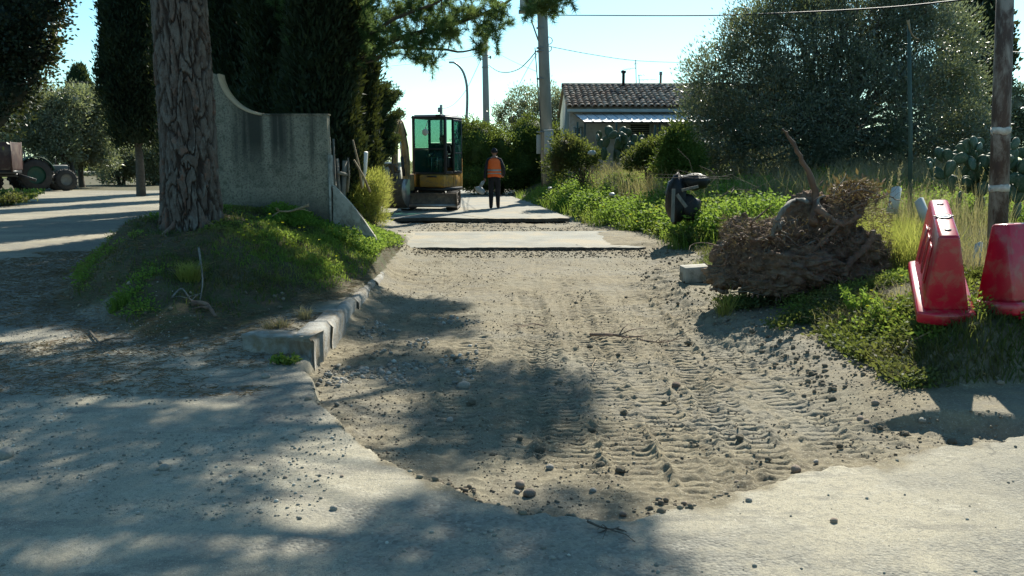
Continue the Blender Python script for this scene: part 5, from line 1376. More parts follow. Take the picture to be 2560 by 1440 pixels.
def weed_plant(u, v, Y, h, r, mat, seed, label, size=.05, n=26, flowers=0):
    rg = np.random.default_rng(seed); x = P(u, v, Y)[0]; z = zt(x, Y)
    root = empty('weed_plant', (x, Y, z), 0, label, 'plant'); sb, lb, fb = MB(), MB(), MB()
    for k in range(n):
        a = rg.uniform(0, 6.28); rr = r * math.sqrt(rg.uniform(0, 1)); t = np.array([rr * math.cos(a), rr * math.sin(a), h * rg.uniform(.5, 1)])
        sb.tube([(t[0] * .2, t[1] * .2, -.02), t * (.7, .7, .55), t], [.004, .003, .002], 4)
        m = 16; q_ = t * rg.uniform(.35, 1.02, (m, 1)); leaf_quads(lb, q_, rg.normal(size=(m, 3)) + (0, 0, .3), size * rg.uniform(.6, 1.2, m), size * .45, rg)
        if k < flowers: leaf_quads(fb, np.repeat(t[None], 7, 0) + (0, 0, .005), np.stack([np.cos(np.arange(7) * .9), np.sin(np.arange(7) * .9), np.full(7, .35)], 1), .018, .012, rg)
    lb.build('leaves', mat, root); sb.build('stems', M['weed'], root)
    if flowers: fb.build('flowers', M['flower'], root)
weed_plant(2145, 715, 8.0, .30, .16, M['weed'], 131, 'bluish green leafy weed between the root heap and the red barriers', .05, 30)
weed_plant(2230, 760, 7.5, .22, .26, M['grass'], 132, 'low spreading weed with yellow flowers left of the first red barrier', .04, 40, 6)
weed_plant(2420, 870, 6.6, .10, .13, M['weed'], 133, 'small bright weed in the shade below the two red barriers', .04, 20, 3)
weed_plant(1900, 440, 13.5, .55, .28, M['weed'], 134, 'bright green bushy weed behind the tall root spike', .07, 60)
weed_plant(690, 560, 11.9, .18, .16, M['weed'], 135, 'bright broad weed on the mound in front of the stained wall', .05, 30)
weed_plant(870, 600, 12.6, .20, .22, M['weed'], 136, 'bright weed at the foot of the slanting buttress slab', .05, 40, 5)
weed_plant(715, 915, 6.75, .07, .14, M['grass'], 137, 'small dark weed in front of the broken kerb end', .035, 26)
weed_plant(1725, 500, 15.5, .35, .4, M['grass_dull'], 138, 'heap of wilted green cuttings beside the black bag', .05, 80)
weed_plant(1850, 480, 14.8, .35, .35, M['grass_dull'], 139, 'mound of cut greenery between the black bag and the root spike', .05, 80)
# scattered yellow flowers
mb = MB(); n = 150; x = np.concatenate([rg.uniform(-3.4, -2.0, 50), rg.uniform(2.9, 4.2, 30), rg.uniform(2, 8, 70)]); y = np.concatenate([rg.uniform(10, 15, 50), rg.uniform(6.6, 8.5, 30), rg.uniform(15, 22, 70)])
z = terrain(x, y, False) + np.concatenate([rg.uniform(.06, .14, 80), rg.uniform(.3, .6, 70)])
for i in range(n): leaf_quads(mb, np.repeat([[x[i], y[i], z[i]]], 5, 0), np.stack([np.cos(np.arange(5) * 1.26), np.sin(np.arange(5) * 1.26), np.full(5, .5)], 1), .02 if i < 80 else .032, .018, rg)
tag(mb.build('yellow_flowers', M['flower']), kind='stuff')
# shade-side scrub left of the track
ground_cover('weeds', 6000, (-26, -12), (26, 41), lambda x, y: (P_left(x, y)), M['grass_dull'], .08, .25, 89, 10, .1) if False else None
weed_plant(45, 495, 31, .45, 1.0, M['weed'], 140, 'green weeds at the edge of the track below the trailer', .12, 120)
weed_plant(5, 505, 29, .5, 1.2, M['grass_dull'], 141, 'dark weeds at the far left edge of the track', .12, 120)

# ------------------------------------------------------------------ people
def skin_body(name, joints, edges, radii, root=0, sub=2):
    me = bpy.data.meshes.new(name); me.from_pydata(joints, edges, []); me.update()
    o = bpy.data.objects.new(name, me); COL.objects.link(o)
    o.modifiers.new('skin', 'SKIN')
    for i, r in enumerate(radii):
        sv = me.skin_vertices[0].data[i]; sv.radius = r if isinstance(r, tuple) else (r, r); sv.use_root = (i == root)
    s = o.modifiers.new('sub', 'SUBSURF'); s.levels = s.render_levels = sub
    dg = bpy.context.evaluated_depsgraph_get(); ev = o.evaluated_get(dg)
    m2 = bpy.data.meshes.new_from_object(ev); bpy.data.objects.remove(o)
    m2.polygons.foreach_set('use_smooth', np.ones(len(m2.polygons), bool))
    return m2
def head_mesh(c, s=1.0):
    v, f = ICO3; v = v.copy()
    r = np.array([.075, .095, .118]) * s
    w = v * r
    face = v[:, 1] < -.2
    nose = np.exp(-((v[:, 0] / .16) ** 2 + ((v[:, 2] + .05) / .2) ** 2)) * face
    w[:, 1] -= nose * .022 * s
    for sx in (-1, 1): w[:, 1] += np.exp(-(((v[:, 0] - sx * .38) / .16) ** 2 + ((v[:, 2] - .1) / .12) ** 2)) * face * .012 * s
    w[:, 1] += np.exp(-((v[:, 0] / .3) ** 2 + ((v[:, 2] + .42) / .06) ** 2)) * face * .006 * s
    w[:, 0] *= np.where(v[:, 2] < 0, 1 + .18 * v[:, 2], 1)
    return w + np.array(c), f
def hand(mb, wrist, d, side, rng, s=1.0, curl=.5):
    d = np.array(Vector(d).normalized()); side = np.array(Vector(side).normalized()); palm_n = np.cross(d, side)
    w = np.array(wrist)
    mb.tube([w, w + d * .03 * s, w + d * .085 * s], [.024 * s, .034 * s, .030 * s], 8)
    for k, (o, l) in enumerate(((-.028, .062), (-.009, .072), (.010, .068), (.028, .052))):
        b = w + d * .08 * s + side * o * s; m = b + (d * .7 - palm_n * curl * .6) * l * .5 * s; t = m + (d * .35 - palm_n * curl) * l * .55 * s
        mb.tube([b, m, t], [.010 * s, .009 * s, .007 * s], 6)
    b = w + d * .03 * s - side * .030 * s; mb.tube([b, b + (d * .5 - side * .7) * .035 * s, b + (d * 1.1 - side * .8) * .05 * s], [.012 * s, .011 * s, .009 * s], 6)
def worker():
    x, y, _ = P(1236, 517, 26.4); z = 0.055
    root = empty('person', (x, y, z), 0, 'person in an orange reflective vest and dark cap walking away along the road', 'person')
    # walking away from the camera (+y), weight on the left leg, right leg swinging forward
    J = [(0, 0, .93), (0, .02, 1.08), (0, .03, 1.25), (0, .03, 1.42), (0, .04, 1.52), (0, .055, 1.58),
         (-.17, .03, 1.42), (-.245, .02, 1.20), (-.275, .06, .96), (-.28, .08, .88),
         (.17, .03, 1.42), (.27, -.03, 1.20), (.285, .08, 1.02), (.26, .14, .96),
         (-.09, 0, .90), (-.095, .05, .50), (-.10, -.02, .10), (-.105, .10, .045), (-.11, .17, .035),
         (.09, 0, .90), (.10, .10, .52), (.105, .02, .13), (.11, .13, .05), (.115, .2, .04)]
    Ed = [(0, 1), (1, 2), (2, 3), (3, 4), (4, 5), (3, 6), (6, 7), (7, 8), (8, 9), (3, 10), (10, 11), (11, 12), (12, 13), (0, 14), (14, 15), (15, 16), (16, 17), (17, 18), (0, 19), (19, 20), (20, 21), (21, 22), (22, 23)]
    R = [(.16, .12), (.15, .11), (.165, .115), (.15, .10), .058, .055, .075, .055, .042, .038, .075, .055, .042, .038,
         .108, .084, .062, .055, .045, .108, .084, .062, .055, .045]
    me = skin_body('body', J, Ed, R)
    for k in ('cloth_dark', 'cloth_navy', 'skin', 'rubber'): me.materials.append(M[k])
    for p in me.polygons:
        c = p.center
        p.material_index = 3 if c.z < .11 else (0 if c.z < .93 and abs(c.x) < .2 else (2 if (c.z > 1.50 and abs(c.x) < .1) else 1))
    o = bpy.data.objects.new('body', me); COL.objects.link(o); o.parent = root
    hm = MB(); v, f = head_mesh((0, .07, 1.655), .98); v[:, 1] = .14 - v[:, 1]; hm.add(v, f[:, ::-1])
    hm.tube([(0, .045, 1.50), (0, .06, 1.60)], [.055, .052], 10)
    for sx in (-1, 1): hm.lathe([(.004, -.012), (.026, -.004), (.03, .004), (.018, .012)], (sx * .078, .065, 1.65), 8, axis='x')
    hm.build('head', M['skin'], root, smooth=True)
    hh = MB(); v, f = ICO3; k = (v[:, 2] > -.35)
    w = v * np.array([.083, .104, .10]) + np.array([0, .066, 1.665]); fk = [t for t in f if v[t, 2].min() > -.45 and v[t, 1].mean() < .45]; hh.add(w, fk); hh.build('hair', M['cloth_dark'], root, smooth=True)
    cp = MB(); fk = [t for t in f if v[t, 2].min() > .05]; cp.add(v * np.array([.094, .114, .118]) + np.array([0, .07, 1.668]), fk)
    cp.lathe([(.094, -.0), (.100, .004), (.096, .03)], (0, .072, 1.672), 20, cap=False)
    cp.box((0, .19, 1.685), (.13, .10, .012)); cp.build('cap', M['cloth_dark'], root, smooth=False)
    # vest: a loose shell around the torso with armholes
    vs_ = MB(); n = 28; ang = np.linspace(0, 2 * np.pi, n, endpoint=False); rows = []
    prof = [(.93, .205, .150, 0), (.99, .200, .148, 0), (1.08, .195, .145, .01), (1.18, .197, .145, .02), (1.30, .205, .142, .03), (1.40, .200, .132, .03), (1.46, .150, .110, .035), (1.495, .085, .080, .045)]
    for zz, rx, ry, oy in prof:
        rw = 1 + .03 * np.sin(ang * 5 + zz * 9); rows.append(np.stack([rx * rw * np.sign(np.cos(ang)) * np.abs(np.cos(ang)) ** .8, oy + ry * rw * np.sign(np.sin(ang)) * np.abs(np.sin(ang)) ** .85, np.full(n, zz) + .012 * np.sin(ang * 3) * (zz < 1)], 1))
    vv = np.concatenate(rows); fq = [[i * n + j, i * n + (j + 1) % n, (i + 1) * n + (j + 1) % n, (i + 1) * n + j] for i in range(len(prof) - 1) for j in range(n)]
    vs_.add(vv, fq); ve = vs_.build('vest', M['orange'], root, smooth=True); so = ve.modifiers.new('solid', 'SOLIDIFY'); so.thickness = .006
    for zz in (1.03, 1.13):
        b_ = MB(); rx = np.interp(zz, [p[0] for p in prof], [p[1] for p in prof]) + .006; ry = np.interp(zz, [p[0] for p in prof], [p[2] for p in prof]) + .006
        rw = 1 + .03 * np.sin(ang * 5 + zz * 9)
        lo = np.stack([rx * rw * np.sign(np.cos(ang)) * np.abs(np.cos(ang)) ** .8, .01 + ry * rw * np.sign(np.sin(ang)) * np.abs(np.sin(ang)) ** .85, np.full(n, zz - .025)], 1)
        b_.add(np.concatenate([lo, lo + (0, 0, .05)]), [[j, (j + 1) % n, n + (j + 1) % n, n + j] for j in range(n)]); b_.build('reflective_band', M['band'], ve, smooth=True)
    hb = MB(); hand(hb, (-.28, .08, .885), (0, .15, -1), (0, 1, 0), rngp, 1.0, .7); hb.build('hand', M['skin'], root, smooth=True)
    hb = MB(); hand(hb, (.262, .135, .965), (-.2, .8, -.3), (1, 0, 0), rngp, 1.0, .5); hb.build('hand', M['skin'], root, smooth=True)
    # carried plastic bag
    bg_ = MB(); v, f = ICO3; s_ = v * np.array([.13, .08, .12]); s_[:, 0] += -.06 * v[:, 2]; s_ *= (1 + .35 * (fbm(v[:, 0] * 3 + 5, v[:, 2] * 3 + v[:, 1] * 2, 4) - .5))[:, None]
    bg_.add(s_, f); bg_.tube([(.02, 0, .12), (.10, 0, .20), (.14, 0, .27)], [.05, .025, .012], 8); bg_.tube([(.0, 0, .12), (.06, .02, .24), (.13, 0, .28)], [.03, .02, .01], 6)
    o = bg_.build('plastic_bag', M['white_film'], smooth=True); o.location = (x - .43, y + .04, z + .54)
    tag(o, 'pale plastic bag hanging from the left hand of the walking worker', 'bag')
worker()

# ------------------------------------------------------------------ excavator
def excavator():
    Yx = 26.4; x0 = P(1078, 520, Yx)[0]; z0 = 0.065
    root = empty('mini_excavator', (x0, Yx, z0), 0, 'yellow and black mini excavator with its bucket resting on the road', 'excavator')
    T = lambda o: o
    # tracks (loop profile in y-z), lugs and rollers
    for sx in (-1, 1):
        xm = sx * .66; w = .32
        tr = empty('track', (xm, 0.15, 0)); tr.parent = root
        L, H = 1.9, .50; n = 44
        def loop(r_off):
            pts = []; r = H / 2 + r_off
            for a in np.linspace(-np.pi / 2, np.pi / 2, 12): pts.append((L / 2 - H / 2 + r * math.cos(a), H / 2 + r * math.sin(a)))
            for a in np.linspace(np.pi / 2, 3 * np.pi / 2, 12): pts.append((-L / 2 + H / 2 + r * math.cos(a), H / 2 + r * math.sin(a)))
            return np.array(pts)
        o_, i_ = loop(0), loop(-.035); m = len(o_); mb = MB()
        ring = np.concatenate([np.column_stack([np.full(m, -w / 2), o_]), np.column_stack([np.full(m, w / 2), o_]), np.column_stack([np.full(m, w / 2), i_]), np.column_stack([np.full(m, -w / 2), i_])])
        f = []
        for k in range(4):
            for j in range(m): f.append([k * m + j, k * m + (j + 1) % m, ((k + 1) % 4) * m + (j + 1) % m, ((k + 1) % 4) * m + j])
        mb.add(ring, f)
        seg = np.linalg.norm(np.roll(o_, -1, 0) - o_, axis=1); cum = np.concatenate([[0], np.cumsum(seg)])
        for s_ in np.arange(0, cum[-1], .095):
            j = np.searchsorted(cum, s_, 'right') - 1; j = min(j, m - 1); t_ = (s_ - cum[j]) / seg[j]; p = o_[j] + (np.roll(o_, -1, 0)[j] - o_[j]) * t_; d = (np.roll(o_, -1, 0)[j] - o_[j]) / seg[j]
            nrm = np.array([d[1], -d[0]]); a = math.atan2(nrm[1], nrm[0]) - math.pi / 2
            mb.box((0, p[0] + nrm[0] * .012, p[1] + nrm[1] * .012), (w * .96, .038, .03), Matrix.Rotation(a, 3, 'X'))
        mb.build('belt', M['rubber'], tr)
        r_ = MB()
        for yy, rr in ((-L / 2 + H / 2, .20), (L / 2 - H / 2, .20), (-.42, .10), (-.14, .10), (.14, .10), (.42, .10)):
            zc = H / 2 if rr > .15 else .135; r_.lathe([(rr, -w * .3), (rr, w * .3)], (0, yy, zc), 18, axis='x'); r_.lathe([(rr * .45, -w * .36), (rr * .45, w * .36)], (0, yy, zc), 12, axis='x')
        r_.box((0, 0, H / 2), (w * .5, L - H, .16)); r_.build('rollers', M['steel_dirty'], tr)
    u = MB(); u.box((0, .15, .34), (1.0, .9, .20)); u.lathe([(.40, .0), (.42, .04), (.38, .12)], (0, .15, .42), 28); u.build('undercarriage', M['steel_dirty'], root, bevel=.01)
    # dozer blade with arms, curved plate
    b = MB(); n = 9; prof = [(-1.14 + .10 * math.cos(a) - .0, .30 + .20 * math.sin(a)) for a in np.linspace(-1.25, 1.25, n)]
    prof = [(-1.02 - .07 * (1 - (2 * k / (n - 1) - 1) ** 2) * -1 - .0, .12 + .37 * k / (n - 1)) for k in range(n)]
    poly = [(p[0] - .03, p[1]) for p in prof] + [(p[0] + .03, p[1]) for p in prof[::-1]]
    b.prism(poly, -.83, .83, axis='x'); bl = b.build('dozer_blade', M['steel_dirty'], root, bevel=.004)
    c = MB(); c.box((0, -1.055, .13), (1.66, .03, .08)); c.build('cutting_edge', M['steel_bright'], bl)
    for sx in (-1, 1):
        c = MB(); c.box((sx * .825, -1.0, .31), (.02, .16, .38)); c.build('end_plate', M['steel_dirty'], bl)
        c = MB(); c.beam((sx * .30, -.98, .30), (sx * .36, -.25, .36), .09, .12); c.build('blade_arm', M['steel_dirty'], root)
    c = MB(); c.tube([(0, -.95, .42), (0, -.3, .42)], .035, 10); c.build('blade_cylinder', M['chrome'], root)
    # slewing house
    hs = empty('house', (0.02, .15, .55), math.radians(-20)); hs.parent = root
    def HB(mb, name, mat, bevel=0, smooth=False, par=None): return mb.build(name, mat, par or hs, bevel=bevel, smooth=smooth)
    # body platform, rounded rear
    def rounded(w, yf, yr, z0_, z1_, rr=.35):
        pts = [(-w / 2, yf), (w / 2, yf), (w / 2, yr - rr)]
        pts += [(w / 2 - rr + rr * math.cos(a), yr - rr + rr * math.sin(a)) for a in np.linspace(0, np.pi / 2, 6)[1:]]
        pts += [(-w / 2 + rr + rr * math.cos(a), yr - rr + rr * math.sin(a)) for a in np.linspace(np.pi / 2, np.pi, 6)]
        m = MB(); m.prism(pts, z0_, z1_, axis='z'); return m
    HB(rounded(1.48, -.62, .85, -.02, .08), 'platform', M['frame'])
    c = MB(); c.box((.33, -.56, .27), (.80, .30, .36)); HB(c, 'front_skirt', M['yellow'], .03)
    c = MB(); c.box((.655, .02, .27), (.17, .98, .37)); HB(c, 'side_panel', M['yellow'], .03)
    c = MB(); c.box((.748, -.10, .27), (.008, .012, .33)); HB(c, 'panel_gap', M['frame'])
    c = MB(); c.box((.330, -.715, .40), (.30, .008, .05)); HB(c, 'slot_shade_strip', M['frame'])  # black strip imitates the shade inside a hand slot
    HB(rounded(1.48, .35, .88, .08, .92, .38), 'engine_hood', M['yellow'], .02)
    c = MB(); c.box((-.50, .0, .27), (.44, 1.0, .38)); HB(c, 'left_body', M['yellow'], .03)
    # cab
    cab = empty('cab', (0, 0, 0)); cab.parent = hs
    xL, xR, yF, yB, zB, zT = -.26, .74, -.66, .42, .47, 2.06
    pill = .055
    for (px, py, w_) in ((xL, yF, .07), (xR, yF, .08), (xL, yB, .07), (xR, yB, .08), (xR, -.12, .06), ):
        c = MB(); c.box((px, py, (zB + zT) / 2), (w_, w_, zT - zB)); HB(c, 'pillar', M['frame'], .012, par=cab)
    c = MB(); c.box(((xL + xR) / 2, (yF + yB) / 2, zT + .02), (xR - xL + .10, yB - yF + .12, .07)); HB(c, 'roof_rim', M['frame'], .03, par=cab)
    c = MB(); c.box(((xL + xR) / 2, (yF + yB) / 2, zT + .07), (xR - xL - .02, yB - yF - .02, .055)); HB(c, 'roof', M['roof_grey'], .025, par=cab)
    c = MB(); c.box((xR - .14, yF - .10, zT + .055), (.16, .12, .07)); c.box((xL + .04, yF - .09, zT - .0), (.05, .05, .14)); HB(c, 'work_light', M['frame'], .01, par=cab)
    for zz_, hh_ in ((.02, .06), (.72, .05)):
        c = MB(); c.box(((xL + xR) / 2, yF, zB + zz_), (xR - xL, .06, hh_)); HB(c, 'front_rail', M['frame'], .008, par=cab)
    c = MB(); c.box((xR, -.40, zB + .04), (.06, .5, .08)); c.box((xR, .15, zB + .42), (.05, .54, .84)); HB(c, 'side_lower_panel', M['frame'], .01, par=cab)
    c = MB(); c.box((xL, (yF + yB) / 2, zB + .35), (.05, yB - yF, .7)); HB(c, 'left_lower_panel', M['frame'], .01, par=cab)
    c = MB(); c.box(((xL + xR) / 2, yB, zB + .45), (xR - xL, .05, .9)); HB(c, 'rear_lower_panel', M['frame'], .01, par=cab)
    for nm, ce, sz in (('windscreen', ((xL + xR) / 2, yF, zB + 1.17), (xR - xL - .08, .010, .84)), ('lower_windscreen', ((xL + xR) / 2, yF, zB + .37), (xR - xL - .08, .010, .64)),
                       ('rear_window', ((xL + xR) / 2, yB, zB + 1.25), (xR - xL - .08, .010, .66)), ('side_window', (xR, .16, zB + 1.22), (.010, .50, .70)),
                       ('side_window', (xL, (yF + yB) / 2, zB + 1.15), (.010, yB - yF - .08, .84))):
        c = MB(); c.box(ce, sz); HB(c, nm, M['glass'], par=cab)
    # opened door folded back against the side
    dr = empty('door', (0, 0, 0)); dr.parent = cab
    c = MB()
    xd = xR + .09
    for ce, sz in (((xd, .02, zB + .05), (.035, .56, .07)), ((xd, .02, zT - .06), (.035, .56, .06)), ((xd, -.26, (zB + zT) / 2), (.035, .05, zT - zB - .06)), ((xd, .29, (zB + zT) / 2), (.035, .05, zT - zB - .06)), ((xd, .02, zB + .6), (.03, .52, .04))): c.box(ce, sz)
    HB(c, 'door_frame', M['frame'], .008, par=dr)
    c = MB(); c.box((xd, .015, (zB + zT) / 2), (.012, .50, zT - zB - .14)); HB(c, 'door_glass', M['glass'], par=dr)
    c = MB(); c.tube([(xR + .05, -.18, 1.0), (xR + .10, -.20, 1.05), (xR + .10, -.20, 1.50), (xR + .05, -.18, 1.55)], .012, 6); HB(c, 'grab_rail', M['frame'], par=cab)
    # interior: seat, consoles, levers
    c = MB(); c.box((.30, .12, .72), (.46, .44, .12)); c.box((.30, .33, 1.05), (.44, .12, .60)); HB(c, 'seat', M['dark_plastic'], .04, par=cab)
    for sx in (-.02, .60):
        c = MB(); c.box((sx, -.02, .80), (.13, .46, .30)); HB(c, 'console', M['dark_plastic'], .02, par=cab)
        c = MB(); c.tube([(sx, -.2, .95), (sx, -.23, 1.12)], [.012, .02], 6); HB(c, 'joystick', M['dark_plastic'], par=cab)
    c = MB(); c.tube([(.20, -.45, .5), (.20, -.43, .95)], .012, 6); c.tube([(.38, -.45, .5), (.38, -.43, .95)], .012, 6); HB(c, 'travel_levers', M['chrome'], par=cab)
    # round mirror dish hanging inside the windscreen, and fixed mirror on the rim
    c = MB(); c.lathe([(.02, -.02), (.085, -.012), (.10, 0), (.085, .015), (.02, .02)], (.16, yF - .09, 1.66), 20, axis='y'); c.tube([(.16, yF - .08, 1.74), (.17, yF - .03, 1.86), (.20, yF, 1.98)], .010, 6); HB(c, 'round_mirror', M['white'], par=cab, smooth=False)
    # boom swing post, boom, arm, bucket: in the plane of the house front
    bx = -.36
    c = MB(); c.box((bx, -.82, .22), (.24, .30, .46)); HB(c, 'swing_post', M['cream'], .03)
    def plate(pts, w, x): m = MB(); m.prism(pts, x - w / 2, x + w / 2, axis='x'); return m
    boom = [(-.80, .30), (-.98, .38), (-1.02, .95), (-1.14, 1.45), (-1.36, 1.80), (-1.60, 1.98), (-1.64, 1.86), (-1.46, 1.66), (-1.22, 1.22), (-1.12, .80), (-1.05, .30)]
    # boom silhouette: slender, bent forward at the knee
    lo = [(-.86, .28), (-.84, .75), (-.92, 1.22), (-1.10, 1.62), (-1.42, 1.98)]; hi = [(-1.52, 1.86), (-1.30, 1.52), (-1.14, 1.14), (-1.06, .72), (-1.04, .26)]
    bo = HB(plate(lo + hi, .15, bx), 'boom', M['cream'], .012)
    c = MB(); c.prism([(-1.02, 1.56), (-1.30, 1.96), (-1.46, 1.88), (-1.36, 1.50)], bx - .10, bx + .10, axis='x'); HB(c, 'boom_knee_plate', M['cream'], .01, par=bo)
    c = MB(); c.tube([(bx, -1.12, .42), (bx, -1.22, .95)], .045, 12); HB(c, 'boom_cylinder', M['frame'])
    c = MB(); c.tube([(bx, -1.22, .95), (bx, -1.34, 1.55)], .024, 10); HB(c, 'boom_piston_rod', M['chrome'])
    c = MB(); c.tube([(bx, -1.02, 1.64), (bx, -1.25, 1.98)], .042, 12); c.tube([(bx, -1.25, 1.98), (bx, -1.44, 2.12)], .022, 8); HB(c, 'arm_cylinder', M['frame'])
    ar = HB(plate([(-1.40, 2.12), (-1.56, 2.16), (-1.66, 1.98), (-1.72, 1.20), (-1.70, .55), (-1.60, .50), (-1.56, 1.2), (-1.48, 1.86)], .13, bx), 'arm', M['cream'], .012)
    c = MB(); c.tube([(bx, -1.76, 1.92), (bx, -1.80, 1.25)], .040, 12); c.tube([(bx, -1.80, 1.25), (bx, -1.82, .78)], .022, 8); HB(c, 'bucket_cylinder', M['frame'], par=ar)
    for k, s_ in enumerate((-.10, .10)):
        c = MB(); c.tube(smooth_path([(bx + s_, -1.0, 1.2), (bx + s_ * 1.6, -1.35, 1.75), (bx + s_ * 2.2, -1.70, 1.95), (bx + s_ * 1.8, -1.86, 1.6), (bx + s_ * 1.1, -1.78, 1.25)], 18), .014, 6); HB(c, 'hydraulic_hose', M['rubber'])
    c = MB(); c.beam((bx - .10, -1.70, .62), (bx - .10, -1.86, .74), .03, .07); c.beam((bx + .10, -1.70, .62), (bx + .10, -1.86, .74), .03, .07); c.beam((bx, -1.86, .76), (bx, -1.80, .34), .10, .07)
    c.lathe([(.035, -.15), (.035, .15)], (bx, -1.86, .74), 10, axis='x'); c.lathe([(.04, -.16), (.04, .16)], (bx, -1.66, .56), 10, axis='x'); c.box((bx, -1.68, .42), (.20, .16, .20)); HB(c, 'bucket_linkage', M['steel_dirty'])
    # bucket
    bw = .72; bk = MB(); cy, cz = -1.68, .0
    outer = [(-1.52, .34), (-1.86, .36), (-1.98, .22), (-2.00, .04), (-1.94, -.16), (-1.80, -.34), (-1.60, -.47)]
    inner = [(p[0] * 1.0 + (.028 if k > 0 else .0), p[1] + (.02 if k > 3 else -.028)) for k, p in enumerate(outer)]
    inner[-1] = (-1.585, -.455)
    bk.prism(outer + inner[::-1], bx - bw / 2, bx + bw / 2, axis='x')
    bu = HB(bk, 'bucket', M['steel_dirty'], .004)
    for sx in (-1, 1):
        c = MB(); side = [(-1.50, .33), (-1.86, .35), (-1.98, .22), (-2.00, .04), (-1.94, -.16), (-1.80, -.34), (-1.60, -.46), (-1.50, -.2)]
        c.prism(side, bx + sx * (bw / 2 + .003), bx + sx * (bw / 2 + .02), axis='x') if sx > 0 else c.prism(side, bx - bw / 2 - .02, bx - bw / 2 - .003, axis='x')
        HB(c, 'bucket_cheek', M['steel_dirty'] if sx < 0 else M['steel_bright'], par=bu)
    c = MB(); c.box((bx, -1.58, -.475), (bw + .04, .12, .025)); HB(c, 'bucket_lip', M['steel_bright'], par=bu)
    # exhaust stub
    c = MB(); c.tube([(-.55, .55, .9), (-.55, .55, 1.08), (-.55, .62, 1.14)], .03, 8); HB(c, 'exhaust', M['rubber'])
    # operator
    th = math.radians(-20); c_, s_ = math.cos(th), math.sin(th)
    def W(p): return (x0 + .02 + p[0] * c_ - p[1] * s_, Yx + .15 + p[0] * s_ + p[1] * c_, z0 + .55 + p[2])
    pr_ = empty('person', W((.30, .12, .78)), th, 'person in dark work clothes sitting at the controls inside the excavator cab', 'person')
    J = [(0, .05, .08), (0, .06, .25), (0, .04, .45), (0, .02, .54), (0, 0, .60),
         (-.19, .02, .46), (-.27, -.08, .24), (-.28, -.30, .22), (.19, .02, .46), (.27, -.08, .24), (.28, -.30, .22),
         (-.10, .02, .07), (-.13, -.40, .10), (-.13, -.46, -.26), (-.13, -.56, -.29), (.10, .02, .07), (.13, -.40, .10), (.13, -.46, -.26), (.13, -.56, -.29)]
    E = [(0, 1), (1, 2), (2, 3), (3, 4), (2, 5), (5, 6), (6, 7), (2, 8), (8, 9), (9, 10), (0, 11), (11, 12), (12, 13), (13, 14), (0, 15), (15, 16), (16, 17), (17, 18)]
    R = [(.16, .12), (.16, .12), (.16, .11), .06, .055, .075, .055, .038, .075, .055, .038, .09, .07, .05, .04, .09, .07, .05, .04]
    me = skin_body('body', J, E, R); me.materials.append(M['cloth_dark']); o = bpy.data.objects.new('body', me); COL.objects.link(o); o.parent = pr_
    h = MB(); v, f = head_mesh((0, -.03, .70), .98); h.add(v, f); h.tube([(0, 0, .55), (0, -.01, .63)], [.055, .05], 8); h.build('head', M['skin'], pr_, smooth=True)
    h = MB(); v, f = ICO3; fk = [t for t in f if v[t, 2].min() > -.3 and (v[t, 1].mean() > -.25 or v[t, 2].min() > .45)]; h.add(v * np.array([.084, .104, .126]) + np.array([0, -.02, .702]), fk); h.build('hair', M['cloth_dark'], pr_, smooth=True)
    for sx in (-1, 1):
        h = MB(); hand(h, (sx * .28, -.30, .22), (0, -1, -.2), (1, 0, 0), rngp, .95, .8); h.build('hand', M['skin'], pr_, smooth=True)
excavator()

